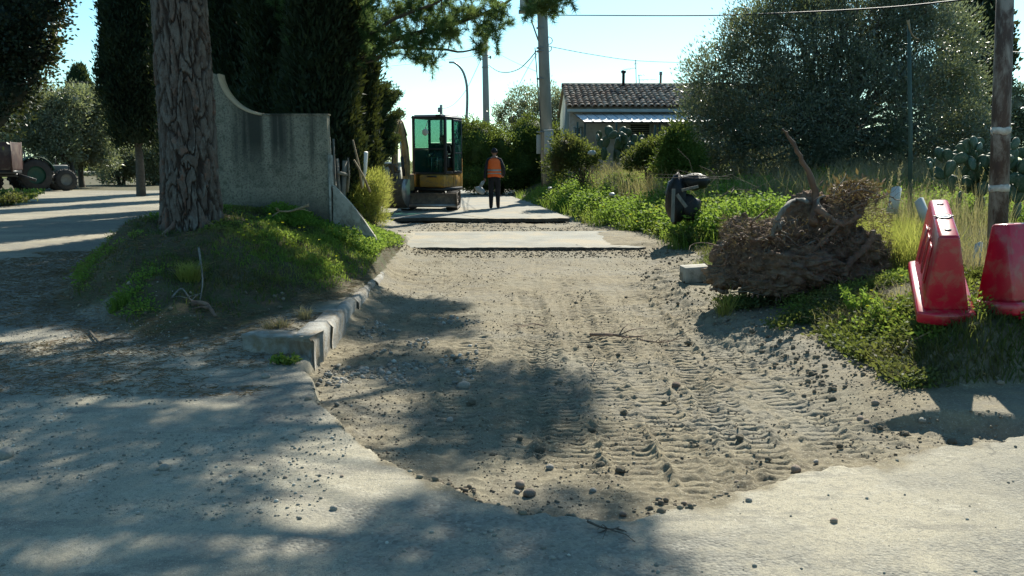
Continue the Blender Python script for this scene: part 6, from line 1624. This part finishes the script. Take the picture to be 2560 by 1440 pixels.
# ------------------------------------------------------------------ red barriers
def barrier(cx, cy, cz, rot, label, L=1.0, cut=False):
    root = empty('road_barrier', (cx, cy, cz), 0, label, 'barrier', 'red plastic road barriers'); root.rotation_euler = rot
    # cross-section in x-z, long in y ; front end slopes back
    H = .70; bh = .13
    def sect(w0, w1, z0, z1, L0, L1):
        return np.array([[-w0 / 2, -L0 / 2, z0], [w0 / 2, -L0 / 2, z0], [w0 / 2, L0 / 2, z0], [-w0 / 2, L0 / 2, z0], [-w1 / 2, -L1 / 2, z1], [w1 / 2, -L1 / 2, z1], [w1 / 2, L1 / 2, z1], [-w1 / 2, L1 / 2, z1]])
    F = [[0, 3, 2, 1], [4, 5, 6, 7], [0, 1, 5, 4], [1, 2, 6, 5], [2, 3, 7, 6], [3, 0, 4, 7]]
    b = MB()
    # base with a bowed front
    n = 10; w0 = .40
    fr = [(-w0 / 2 + w0 * k / n, -L / 2 - .05 * math.sin(math.pi * k / n)) for k in range(n + 1)]
    bk = [(w0 / 2 - w0 * k / n, L / 2 + .05 * math.sin(math.pi * k / n)) for k in range(n + 1)]
    b.prism(fr + bk, .035, bh, axis='z')
    ba = b.build('base', M['red'], root, bevel=.018)
    for sx in (-1, 1):
        for yy in (-.36, -.12, .12, .36):
            f_ = MB(); f_.box((sx * .13, yy * L, .02), (.10, .12, .04)); f_.build('foot', M['red'], ba, bevel=.006)
    m = MB(); n2 = 5; ys_ = [-L / 2 + .03, -L / 2 + .10, L / 2 - .10, L / 2 - .03]
    m.add(sect(.31, .135, bh - .01, H, L - .08, L - .16), F)
    bo = m.build('body', M['red'], root, bevel=.022)
    # shoulder groove and recessed panels on the sides
    for sx in (-1, 1):
        for yy in (-.24, 0, .24):
            r = MB(); r.box((sx * .118, yy * L * .8, .40), (.012, .13 * L, .30), Matrix.Rotation(sx * -.155, 3, 'Y')); r.build('side_rib', M['red'], bo, bevel=.006)
    c = MB(); c.lathe([(.056, -.004), (.056, .007), (.044, .010), (.044, .004)], (0, 0, H + .0), 28); c.build('filler_ring', M['dark_plastic'], root)
    c = MB(); c.lathe([(.0435, 0), (.042, .006)], (0, 0, H + .001), 24); c.build('filler_cap', M['white'], root)
    for sx in (-1, 1): 
        c = MB(); c.box((sx * .060, 0, H + .004), (.022, .016, .006)); c.build('ring_tab', M['dark_plastic'], root)
    for yy in (-.29, .29):
        c = MB(); c.lathe([(.026, 0), (.0255, .003)], (0, yy * L, H + .001), 20); c.build('hole_shade_disc', M['dark_plastic'], root)  # dark discs laid on top imitate shaded socket holes; nothing is cut
    return root
bx1, by1 = P(2352, 690, 6.95)[0], 6.95
barrier(bx1, by1, .47, (math.radians(16), math.radians(-2.5), math.radians(-20)), 'red plastic barrier standing end-on with its white-lit top and round filler cap in full view')
barrier(4.02, 6.75, .40, (0, math.radians(-4), math.radians(-62)), 'red plastic barrier cut off by the right edge beside the rusty pole')

# ------------------------------------------------------------------ uprooted stump with tangled roots
ICO5 = ico(5)
M['clod2'] = leafmat('stuck_earth', (0.21, 0.14, 0.095), (0.085, 0.058, 0.042), None, 0.0, 0.95, 0.1)
def root_heap():
    rng = np.random.default_rng(201); Y = 9.6; cx = P(2000, 600, Y)[0]; zb = zt(cx, Y) - .05; B = np.array([cx, Y, zb])
    root = empty('uprooted_stump', B, 0, 'uprooted root heap caked with earth with one long root spike standing up', 'stump')
    loc = lambda u, v, dy=0: np.array(P(u, v, Y + dy)) - B
    # earth-caked core
    m = MB()
    for (u, v, ru, rv, dy) in ((1900, 630, 85, 70, 0), (1850, 580, 45, 42, .1), (1960, 605, 90, 66, .1), (2050, 560, 85, 70, .1), (2130, 490, 42, 34, .15), (2090, 530, 60, 45, .1), (1980, 660, 120, 60, -.1), (2080, 640, 70, 60, .0), (1840, 650, 55, 55, 0), (2150, 620, 60, 45, -.15), (2190, 640, 45, 40, -.1), (2110, 680, 50, 35, -.2), (2050, 700, 60, 30, -.1), (2010, 520, 45, 40, .05), (1815, 690, 50, 34, -.05), (1930, 705, 90, 34, -.15), (2150, 690, 60, 30, -.2), (2210, 665, 45, 30, -.1)):
        s = Y / F_PX; v_, f_ = ICO5; nn = 1 + .50 * (fbm(v_[:, 0] * 12 + u, v_[:, 2] * 15 + v_[:, 1] * 11, 19) - .5) + .55 * (fbm(v_[:, 0] * 2.2 + u, v_[:, 1] * 2.2 + v_[:, 2] * 3 + v, 5) - .5) + .25 * (fbm(v_[:, 0] * 7 + u, v_[:, 2] * 7 + v_[:, 1] * 5, 9) - .5)
        m.add(v_ * nn[:, None] * np.array([ru * s, ru * s * .9, rv * s]) * .97 + loc(u, v, dy), f_)
    cv = np.concatenate(m.v); fr_ = cv[(cv[:, 1] < .05)]; fr_ = fr_[rng.permutation(len(fr_))[:700]]
    m.build('earth_core', M['clod'], root, smooth=True)
    m = MB(); v_, f_ = ICO2
    for q_ in fr_:
        sz = rng.choice([.008, .016, .028, .04], p=[.5, .3, .15, .05]); m.add(v_ * (1 + .5 * rng.normal(size=(len(v_), 1)).clip(-1, 1) * .5) * np.array([sz * 1.3, sz, sz]) + q_ * 1.0, f_)
    tag(m.build('earth_clods', M['clod2'], root), kind='stuff')
    # roots winding over the core
    r = MB(); rp = MB()
    for k in range(300):
        u0, v0 = rng.uniform(1790, 2230), rng.uniform(470, 735)
        if (u0 > 2150 and 520 < v0 < 560) or (u0 < 2050 and v0 < 545 + abs(u0 - 1960) * .12): continue
        th = rng.uniform(0, 2 * np.pi); L_ = rng.uniform(20, 110) ; w = rng.choice([.004, .008, .016, .030], p=[.55, .28, .12, .05])
        pts = []; u_, v_ = u0, v0
        for j in range(6):
            pts.append(loc(u_, v_, -.44 + .3 * abs(u_ - 1990) / 230 + rng.normal(0, .05))); th += rng.normal(0, .5); u_ += math.cos(th) * L_ / 5; v_ += math.sin(th) * L_ / 5 * .8
        pth = smooth_path(pts, 11); (r if k % 5 else rp).tube(pth, list(np.linspace(w, w * .3, 11)), 5)
    tag(r.build('roots', M['root'], root, smooth=True), kind='stuff'); tag(rp.build('pale_roots', M['wood_grey'], root, smooth=True), kind='stuff')
    big = [([(2035, 560), (2040, 500), (2030, 455), (2012, 410), (1995, 380), (1978, 352), (1965, 330), (1953, 322)], .042, .008, 'root_pale'),
           ([(1930, 590), (1945, 545), (1965, 515), (1990, 500), (2020, 505)], .030, .018, 'wood_grey'),
           ([(2040, 520), (2075, 545), (2110, 560), (2150, 540)], .045, .02, 'root'),
           ([(1850, 585), (1890, 600), (1930, 590), (1975, 620)], .022, .012, 'root'),
           ([(2105, 690), (2130, 650), (2170, 612), (2185, 575)], .050, .030, 'root'),
           ([(2020, 640), (2060, 600), (2100, 560), (2120, 545)], .03, .02, 'root'),
           ([(2065, 650), (2085, 665), (2075, 690), (2090, 715)], .016, .008, 'root_pale')]
    for pts, r0, r1, mt in big:
        m = MB(); pth = smooth_path([loc(u, v, -.40 if v > 500 else -.1) for u, v in pts], 20); pth += rng.normal(0, .006, pth.shape)
        m.tube(pth, list(np.linspace(r0, r1, 20) * (1 + .18 * rng.normal(size=20).clip(-1, 1))), 9); m.build('long_root', M[mt], root, smooth=True)
    m = MB()     # fibrous fringe and shavings
    n = 9000; u = rng.uniform(1785, 2225, n); v = rng.uniform(450, 745, n)
    k = ((u > 1800 + (v < 540) * 20) & (np.hypot((u - 2010) / 225, (v - 600) / 135) < 1.05)) | (np.hypot((u - 2135) / 60, (v - 490) / 45) < 1)
    k &= ~((u > 2090) & (v < 448)) & ~((u < 2060) & (v < 540) & (u > 1780))
    u, v = u[k], v[k]; p = np.array([loc(a, b, rng.uniform(-.5, .1)) for a, b in zip(u, v)]); p[:, 1] -= (1 - (np.abs(u - 1990) / 260) ** 2).clip(0) * .1
    d = rng.normal(size=p.shape) + np.stack([(u - 2000) / 200, -.6 + 0 * u, (600 - v) / 220], 1)
    needle_tris(m, p, d, rng.uniform(.03, .11, len(p)), .008, rng); tag(m.build('root_fibres', M['fibre'], root), kind='stuff')
    m = MB(); p = np.array([loc(2135 + a * 38, 478 + b * 18, -.12) for a, b in rng.normal(size=(260, 2))]); leaf_quads(m, p, rng.normal(size=p.shape) + (0, 0, .3), .09, .03, rng); tag(m.build('bark_shreds', M['fibre2'], root), kind='stuff')
M['fibre'] = leafmat('root_fibre', (0.24, 0.145, 0.10), (0.105, 0.066, 0.048), None, 0.1)
M['fibre2'] = leafmat('bark_shred', (0.26, 0.14, 0.08), (0.12, 0.065, 0.045), None, 0.15)
root_heap()

# ------------------------------------------------------------------ rubbish by the verge: black bags and planks
def bagmesh(sx, sy, sz, seed):
    v, f = ICO3; n = 1 + .5 * (fbm(v[:, 0] * 2 + seed, v[:, 1] * 2 + v[:, 2] * 2.5, seed) - .5) + .22 * (fbm(v[:, 0] * 7 + seed, v[:, 2] * 7 + v[:, 1] * 6, seed + 4) - .5)
    m = MB(); m.add(v * n[:, None] * np.array([sx, sy, sz]), f); return m
Yb = 16.0
for (u, v, a, b_, c, sd, lab) in ((1690, 498, .20, .22, .42, 3, 'upright black plastic bag slumped at the verge behind the leaning post'), (1735, 455, .26, .2, .16, 5, 'crumpled black plastic bag lying on the weeds above the boards'), (1720, 520, .22, .2, .26, 8, 'low black bag squeezed under the crossed boards')):
    o = bagmesh(a, b_, c, sd).build('rubbish_bag', M['black_bag'], smooth=True); o.location = P(u, v, Yb); tag(o, lab, 'bag')
for (u0, v0, u1, v1, w, lab) in ((1684, 472, 1681, 556, .06, 'short grey board standing upright against the black bag'), (1692, 486, 1716, 518, .06, 'grey board leaning diagonally across the black bags'), (1704, 476, 1746, 466, .05, 'grey board lying on top of the black bags')):
    m = MB(); a = np.array(P(u0, v0, Yb - .4)); b = np.array(P(u1, v1, Yb - .45)); c = (a + b) / 2; m.beam(a - c, b - c, w, .025, up=(0, 1, 0)); o = m.build('plank', M['wood_grey'], bevel=.004); o.location = c; tag(o, lab, 'board')
m = MB(); rgs = np.random.default_rng(301)
for k in range(26):
    a = np.array(P(rgs.uniform(1720, 1900), rgs.uniform(430, 490), 15.6 + rgs.normal() * .3)); b = a + rgs.normal(size=3) * (.45, .3, .25); m.tube([a, (a + b) / 2 + rgs.normal(0, .04, 3), b], [.005, .004, .002], 4)
tag(m.build('dead_twigs', M['twig']), kind='stuff')
# fallen branch on the mound below the wall, twigs, dead stem
def branch(pts, r, label, mat='wood_grey', name='fallen_branch', side=0, seed=1):
    rg = np.random.default_rng(seed); m = MB(); p = smooth_path(pts, 14); m.tube(p, list(np.linspace(r, r * .35, 14)), 7)
    for k in range(side):
        a = p[rg.integers(3, 12)]; d = rg.normal(size=3) * (.16, .1, .06) + (p[-1] - p[0]) * .2; m.tube([a, a + d * .5 + (0, 0, .02), a + d], [r * .5, r * .35, r * .15], 5)
    return tag(m.build(name, M[mat], smooth=True), label, 'branch')
branch([P(772, 513, 12.2), P(750, 520, 12.15), P(725, 528, 12.1), P(700, 528, 12.05), P(690, 524, 12.0)], .020, 'broken pale branch lying on the grass below the stained wall', 'cane', side=4, seed=2)
def on_g(u, v, lift=.02):
    d = ray(u, v); t = np.arange(2.0, 26, .02)
    q_ = np.array(EYE)[None] + d[None] * t[:, None]; k = np.argmax(q_[:, 2] < terrain(q_[:, 0], q_[:, 1], False)); p = q_[k]
    return np.array([p[0], p[1], zt(p[0], p[1]) + lift])
branch([on_g(500, 680, .25), on_g(508, 730, .12), on_g(500, 760, .02)], .012, 'pair of bleached forked twigs sticking up from the front of the mound', 'wood_grey', side=3, seed=3)
branch([on_g(430, 750), on_g(455, 735, .05), on_g(478, 760, .03), on_g(500, 765)], .010, 'crooked bleached twig on the bare front of the mound', 'wood_grey', side=3, seed=4)
branch([on_g(480, 765), on_g(515, 775, .05), on_g(540, 800, .03)], .035, 'thick weathered root lying down the front slope of the mound', 'root', side=1, seed=5)
branch([on_g(225, 835), on_g(245, 860, .02), on_g(262, 885)], .012, 'dark stick lying on the gravel left of the mound', 'twig', side=2, seed=6)
branch([on_g(1468, 1318), on_g(1500, 1325, .012), on_g(1530, 1333, .01), on_g(1548, 1325, .012)], .006, 'thin dark twig lying on the shaded pavement edge', 'twig', side=6, seed=7)
branch([on_g(1475, 845, .03), on_g(1530, 850, .05), on_g(1570, 850, .03), on_g(1610, 845, .02)], .016, 'dark broken root lying across the track prints', 'root', side=4, seed=8)
branch([on_g(1600, 855), on_g(1650, 862, .02), on_g(1690, 855, .02)], .008, 'thin rootlet continuing right across the track prints', 'root', side=5, seed=9)
branch([on_g(1360, 820), on_g(1330, 815, .02), on_g(1290, 830, .02)], .007, 'thin curved rootlet among the left track prints', 'root', side=4, seed=10)
branch([on_g(2255, 905, .06), on_g(2280, 880, .09), on_g(2303, 870, .07)], .012, 'pale broken twig in the shade under the first red barrier', 'cane', side=4, seed=11)
branch([on_g(1490, 905), on_g(1480, 925, .01), on_g(1500, 945, .01)], .005, 'pale straw stem lying in a track print', 'cane', side=1, seed=12)

# ------------------------------------------------------------------ stones and clods
def stone_mesh(seed, amp=.3, base=ICO2, flat=.7):
    v, f = base; n = 1 + amp * 2 * (fbm(v[:, 0] * 1.3 + seed * 3, v[:, 1] * 1.3 + v[:, 2] * 1.9, seed) - .5)
    m = MB(); m.add(v * n[:, None] * np.array([1, .8, flat]), f); return m
protos = {}
def stone(u, v, r, label, mat='stone', group=None, name='stone', seed=0):
    key = (name, seed % 5, mat)
    p = on_g(u, v, r * .3)
    if key not in protos: o = protos[key] = stone_mesh(seed % 5 + 1, .3 if name == 'stone' else .55, ICO2 if name == 'stone' else ICO3).build(name, M[mat], smooth=(name != 'stone'))
    else: o = place(protos[key], (0, 0, 0))
    o.location = p; o.scale = (r, r, r); o.rotation_euler = (0, 0, seed * 1.7)
    for k in ('label', 'group'): 
        if k in o: del o[k]
    o['label'] = label; o['category'] = 'stone' if name == 'stone' else 'clod'
    if group: o['group'] = group
named = [(1558, 1290, .026, 'lone reddish brown stone on the bright pavement below the bed edge', 'stone_brown'), (1300, 1215, .045, 'large grey brown stone on the broken near edge of the bed', 'stone_brown'), (1325, 1240, .050, 'dark stone half sunk at the near tip of the bed', 'stone_brown'),
         (1292, 1236, .030, 'pale orange stone beside the dark hole at the near edge', 'stone'), (1375, 1172, .035, 'egg shaped grey stone on the crumbled ridge of the bed', 'stone'), (1483, 1232, .030, 'pale stone on the near edge right of the tip', 'stone'),
         (1842, 1208, .022, 'small brown cube-like stone beside the near edge on the right', 'stone_brown'), (1872, 1253, .024, 'small white flat chip on the bright pavement', 'stone'), (2040, 1157, .026, 'white pebble at the right near edge of the bed', 'stone'),
         (2188, 1012, .040, 'round reddish stone in the loose earth on the right', 'stone_brown'), (2150, 1050, .040, 'rounded brown stone with smaller ones touching it', 'stone_brown'), (2125, 1062, .022, 'small dark stone left of the rounded brown stones', 'stone_brown'), (2166, 1055, .028, 'second rounded brown stone of the touching pair', 'stone_brown'),
         (2305, 1055, .034, 'dark flat stone beside the shadow tip of the first barrier', 'asphalt'), (2278, 960, .030, 'purplish stone just left of the barrier shadow', 'stone_brown'), (2285, 948, .026, 'small angular stone above the purplish one', 'stone_brown'),
         (1712, 1263, .020, 'small dark clod shaped stone on the pavement below the bed', 'stone_brown'), (2085, 1308, .028, 'dark rough stone on the bright pavement in the lower right', 'stone_brown'), (955, 935, .045, 'pale broad stone in the rubble near the kerb', 'stone'), (905, 930, .05, 'flat pale stone at the left end of the rubble', 'stone'),
         (975, 915, .035, 'tan stone on top of the rubble patch', 'stone_brown'), (1130, 795, .045, 'pale stone at the end of the shaded rubble bar', 'stone'), (1100, 815, .05, 'big brown stone inside the shaded rubble bar', 'stone_brown'), (1125, 1055, .04, 'stone at the upper left of the shaded prints', 'stone'),
         (1160, 970, .07, 'low broad boulder top in the shade left of the track prints', 'stone'), (1400, 955, .045, 'dark lump at the upper edge of the shaded prints', 'stone_brown'), (410, 1175, .04, 'grey stone on the shaded gravel at the left', 'stone'), (440, 1195, .024, 'small stone right of the grey stone on shaded gravel', 'stone'),
         (390, 1190, .024, 'small stone left of the grey stone on shaded gravel', 'stone'), (15, 1145, .07, 'large half buried stone at the left edge', 'stone'), (665, 945, .05, 'smooth half buried stone below the broken kerb end', 'stone'), (713, 1197, .018, 'small dark pebble on the sunlit pavement at the left', 'stone_brown'),
         (855, 1195, .016, 'second small dark pebble on the sunlit pavement', 'stone_brown'), (835, 1277, .026, 'pale flat chip on the pavement in the half shade', 'stone'), (1990, 1180, .05, 'long brown stone at the notch of the near edge', 'stone_brown'), (2500, 960, .04, 'dark brown clod like stone near the right edge', 'stone_brown'), (1690, 968, .055, 'reddish brown bark lump lying in the track prints', 'root'),
         (770, 1000, .035, 'brown stone beside the bright pavement corner', 'stone_brown'), (760, 1080, .022, 'small stone on the sunlit pavement below the kerb', 'stone')]
for i, t in enumerate(named): stone(t[0], t[1], t[2] * .72, t[3], t[4], seed=i)
clods = [(1330, 820), (1440, 760), (1565, 745), (1600, 850), (1475, 870), (1545, 890), (1700, 830), (1720, 860), (1560, 1035), (1660, 1010), (1390, 960), (1350, 1130), (1300, 1100), (1230, 1140), (1500, 1170), (1480, 1080), (1255, 1000), (1180, 1010), (1040, 690), (1160, 775), (1090, 790), (1060, 870), (1010, 890), (985, 895), (930, 900), (940, 870), (1035, 905), (1140, 900), (1550, 1180), (1370, 1100), (1810, 815), (1880, 830), (1930, 870), (1990, 900), (2030, 940), (2080, 1000), (2200, 1075), (2260, 1090), (2380, 1110), (1760, 735), (1840, 760), (1780, 780), (1640, 700), (1700, 690), (1750, 700), (2100, 1120), (1920, 1150), (1850, 1100)]
for i, (u, v) in enumerate(clods): stone(u, v, .014 + .022 * ((i * 37) % 10) / 10, 'lump of loose brown earth lying in the dug bed', 'crumbly', 'loose earth lumps in the dug bed', 'earth_clod', i)
def scatter(name, mat, n, xr, yr, ok, rr, seed, base=ICO1, flat=.7, amp=.35, sink=.3):
    rg = np.random.default_rng(seed); x = rg.uniform(*xr, n); y = yr[0] * (yr[1] / yr[0]) ** rg.uniform(0, 1, n); k = ok(x, y); x, y = x[k], y[k]; z = terrain(x, y, True)
    v, f = base; m = len(x); r = rr[0] * (rr[1] / rr[0]) ** (rg.uniform(0, 1, m) ** 2.2)
    a = rg.uniform(0, 6.28, m); ca, sa = np.cos(a), np.sin(a); vv = v[None] * (1 + amp * rg.normal(size=(m, len(v), 1)).clip(-1, 1) * .6) * np.stack([r, r * .8, r * flat], 1)[:, None, :]
    X_ = vv[..., 0] * ca[:, None] - vv[..., 1] * sa[:, None] + x[:, None]; Y_ = vv[..., 0] * sa[:, None] + vv[..., 1] * ca[:, None] + y[:, None]; Z_ = vv[..., 2] + (z + r * flat * (1 - sink) - r * flat * .3)[:, None]
    mb = MB(); mb.add(np.stack([X_, Y_, Z_], -1).reshape(-1, 3), (f[None] + (np.arange(m) * len(v))[:, None, None]).reshape(-1, f.shape[1]))
    return tag(mb.build(name, mat), kind='stuff')
def stonevar(name, a, b, c):
    m, t, bb = nodes(name); g = t.nodes.new('ShaderNodeNewGeometry'); r = g.outputs['Random Per Island']
    col = mixc(t, ramp(t, r, 0, .8), a, b); col = mixc(t, ramp(t, r, .9, .95), col, c); t.links.new(col, bb.inputs['Base Color']); bb.inputs['Roughness'].default_value = .9; bb.inputs['Specular IOR Level'].default_value = .2
    return m
M['gravel'] = stonevar('loose_gravel', (.16, .15, .125), (.29, .27, .225), (.42, .40, .35))
M['crumb'] = stonevar('earth_crumbs', (.115, .093, .067), (.20, .17, .122), (.27, .24, .185))
def nearp(x, y, c, r): return np.hypot(x - c[0], y - c[1]) < r
inpit = lambda x, y: (y > near_edge(x)) & (x > kerb_x(y) + .05) & (x < bank_x(y)) 
scatter('gravel', M['gravel'], 16000, (-8, 4), (2.9, 9), lambda x, y: ~inpit(x, y) & ((fbm(x * .9, y * 1.4, 47) > .56) & (x < .8) | (x > .5) & (rng_u(x) < .05)) & (x < 4.5) & ~((x > 1.5) & (y > 5.3)), (.003, .013), 401)
scatter('earth_crumbs', M['crumb'], 30000, (-1.6, 3.2), (3.7, 16), lambda x, y: inpit(x, y) & (fbm(x * 2.2, y * 1.1, 402) > .44), (.0025, .013), 402, sink=.5)
scatter('rubble', M['gravel'], 2600, (-1.5, -.3), (6.0, 9.4), lambda x, y: inpit(x, y) & (fbm(x * 1.6, y * 1.6, 403) > .50), (.008, .030), 403)
scatter('rubble', M['crumb'], 2600, (-1.0, 1.2), (3.8, 4.6), lambda x, y: (y > near_edge(x) - .03) & (y < near_edge(x) + .4) & (fbm(x * 3, y * 3, 408) > .45), (.005, .026), 404)
scatter('rubble', M['crumb'], 3200, (1.6, 3.3), (6.2, 15.5), lambda x, y: (np.abs(x - bank_x(y) + .25) < .45) & (fbm(x * 2, y * 2, 405) > .4), (.006, .030), 405)
scatter('rubble', M['gravel'], 2200, (-2.6, 1.8), (19.1, 22.2), lambda x, y: (fbm(x * 1.2, y * 1.2, 406) > .42), (.008, .03), 406)
scatter('rubble', M['crumb'], 1800, (-1.9, 2.3), (14.6, 15.7), lambda x, y: (x > kerb_x(y)), (.006, .025), 407)
# small litter: white scraps in the weeds, corrugated grey scraps behind the tall grass
for (u, v, Y, a, b_, lab) in ((1530, 486, 19.5, .07, .04, 'crumpled white scrap of paper in the weeds by the road bend'), (1375, 470, 24, .06, .03, 'small white scrap in the weeds at the foot of the tall pole'), (975 + 505, 382, 25, .12, .07, 'pale rag on the ground left of the prickly pear')):
    o = bagmesh(a, .06, b_, 11).build('litter', M['white_film'], smooth=True); o.location = P(u, v, Y); tag(o, lab, 'litter')
for (u, v, Y, w, h, ry, lab) in ((2240, 500, 10.9, .16, .34, .15, 'pale grey curved sheet standing behind the tall yellow grass'), (2312, 530, 10.2, .14, .36, -.45, 'leaning pale grey sheet just behind the first red barrier'), (2448, 640, 8.6, .10, .28, .1, 'pale sheet scrap standing between the two red barriers')):
    m = MB(); n = 9; t = np.linspace(-1, 1, n); v1 = np.stack([t * w / 2, .03 * t ** 2, np.full(n, -h / 2)], 1); v2 = np.stack([t * w / 2 * .9, .03 * t ** 2, np.full(n, h / 2) - .03 * t ** 2], 1); m.add(np.concatenate([v1, v2]), [[i, i + 1, n + i + 1, n + i] for i in range(n - 1)])
    o = m.build('sheet_scrap', M['box_grey'], smooth=True); o.location = P(u, v, Y); o.rotation_euler = (0, ry, .2); s_ = o.modifiers.new('solid', 'SOLIDIFY'); s_.thickness = .006; tag(o, lab, 'scrap sheet')

# ------------------------------------------------------------------ tractor with tipping trailer on the track
def wheel(parent, c, r, w, yaw, mat_r='rubber', rim='tractor_paint', lugs=20):
    wr = empty('wheel', c, yaw); wr.parent = parent
    m = MB(); m.lathe([(r * .55, -w / 2), (r * .88, -w / 2), (r * .97, -w * .36), (r, 0), (r * .97, w * .36), (r * .88, w / 2), (r * .55, w / 2)], (0, 0, 0), 32, axis='x', cap=False); m.build('tyre', M[mat_r], wr, smooth=True)
    g = MB()
    for k in range(lugs):
        for s_ in (-1, 1):
            a = 2 * np.pi * (k + .25 * s_) / lugs; mt = Matrix.Rotation(a, 3, 'X') @ Matrix.Rotation(s_ * .6, 3, 'Z'); g.box(np.array(Matrix.Rotation(a, 3, 'X') @ Vector((s_ * w * .22, 0, r * 1.0))), (w * .55, r * .07, r * .07), mt)
    g.build('tread_lug', M[mat_r], wr)
    d = MB(); d.lathe([(r * .10, -w * .25), (r * .40, -w * .12), (r * .56, -w * .40), (r * .58, w * .40), (r * .40, w * .12), (r * .10, w * .25)], (0, 0, 0), 24, axis='x'); d.build('rim', M[rim], wr, smooth=False)
def tractor():
    Y = 41.0; s = Y / F_PX
    x0 = P(78, 478, Y)[0]; z0 = zt(x0, Y); root = empty('tractor', (x0, Y, z0), math.radians(48), 'old open tractor with green rear mudguard parked on the track', 'tractor')
    # tractor nose points to the right (+x) and slightly toward the camera
    for sy in (-1, 1):
        wheel(root, (0, sy * .62, .74), .74, .36, math.pi / 2, rim='tractor_green'); wheel(root, (1.35, sy * .55, .50), .50, .24, math.pi / 2, rim='tractor_paint', lugs=16)
    m = MB(); m.box((.95, 0, .98), (1.35, .48, .42)); m.build('bonnet', M['tractor_paint'], root, bevel=.05)
    m = MB(); m.box((1.64, 0, .92), (.06, .46, .44)); m.build('grille', M['frame'], root, bevel=.01)
    m = MB(); m.box((.75, 0, .62), (1.7, .34, .34)); m.tube([(1.35, -.5, .5), (1.35, .5, .5)], .05, 8); m.tube([(0, -.6, .74), (0, .6, .74)], .09, 10); m.build('chassis', M['frame'], root)
    for sy in (-1, 1):
        m = MB(); n = 12; th = np.linspace(.25, 2.5, n); ro = .82; v = np.concatenate([np.stack([ro * np.cos(th), np.full(n, sy * .62 - .2), .74 + ro * np.sin(th)], 1), np.stack([ro * np.cos(th), np.full(n, sy * .62 + .2), .74 + ro * np.sin(th)], 1)]); m.add(v, [[i, i + 1, n + i + 1, n + i] for i in range(n - 1)])
        o = m.build('mudguard', M['tractor_green'], root, smooth=True); q_ = o.modifiers.new('solid', 'SOLIDIFY'); q_.thickness = .03
    m = MB(); m.box((.05, 0, 1.15), (.45, .42, .08)); m.box((-.15, 0, 1.35), (.08, .42, .36)); m.build('seat', M['dark_plastic'], root, bevel=.02)
    m = MB(); m.tube([(.5, 0, 1.1), (.35, 0, 1.38)], .02, 6); m.lathe([(.19, -.012), (.21, 0), (.19, .012)], (.33, 0, 1.40), 18); m.build('steering_wheel', M['frame'], root)
    m = MB(); m.tube([(-.3, -.45, .9), (-.32, -.45, 1.75), (-.32, .45, 1.75), (-.3, .45, .9)], .035, 8); m.build('roll_bar', M['tractor_paint'], root)
    m = MB(); m.tube([(1.2, .12, 1.1), (1.2, .12, 1.55)], .03, 8); m.build('exhaust', M['rubber'], root)
    Y2 = 38.6; xt_ = P(-42, 478, Y2)[0]; zt2 = zt(xt_, Y2); tr = empty('farm_trailer', (xt_, Y2, zt2), math.radians(16), 'maroon high-sided farm trailer hitched behind the tractor', 'trailer')
    L = 3.9
    m = MB(); m.box((-.55, 0, .92), (L, 1.7, .14)); m.box((-.55, 0, .78), (L, .5, .14)); m.build('chassis', M['frame'], tr)
    for sy in (-1, 1):
        for k in range(4):
            m = MB(); m.box((-.55 - L / 2 + L * (k + .5) / 4, sy * .86, 1.60), (L / 4 - .03, .05, 1.18)); m.build('side_panel', M['trailer_red'], tr, bevel=.01)
        for k in range(5):
            m = MB(); m.box((-.55 - L / 2 + L * k / 4, sy * .90, 1.58), (.06, .07, 1.28)); m.build('side_post', M['trailer_red'], tr)
    for sx in (-1, 1): m = MB(); m.box((-.55 + sx * L / 2, 0, 1.60), (.05, 1.68, 1.18)); m.build('end_panel', M['trailer_red'], tr, bevel=.01)
    for sy in (-1, 1): wheel(tr, (.10, sy * .72, .52), .52, .28, math.pi / 2, rim='tractor_green', lugs=18); wheel(tr, (-1.2, sy * .72, .52), .52, .28, math.pi / 2, rim='frame', lugs=18)
    m = MB(); m.beam((1.4, 0, .8), (2.1, 0, .55), .12, .12); m.build('drawbar', M['frame'], tr)
tractor()

scatter('gravel', M['gravel'], 20000, (-7, -.9), (2.9, 8.2), lambda x, y: ~inpit(x, y) & (fbm(x * .8, y * 1.3, 409) > .50), (.003, .013), 408)
scatter('rubble', M['crumb'], 900, (-6.5, -1.9), (7.2, 10.5), lambda x, y: (fbm(x * 1.1, y * 1.3, 410) > .48), (.006, .030), 409)
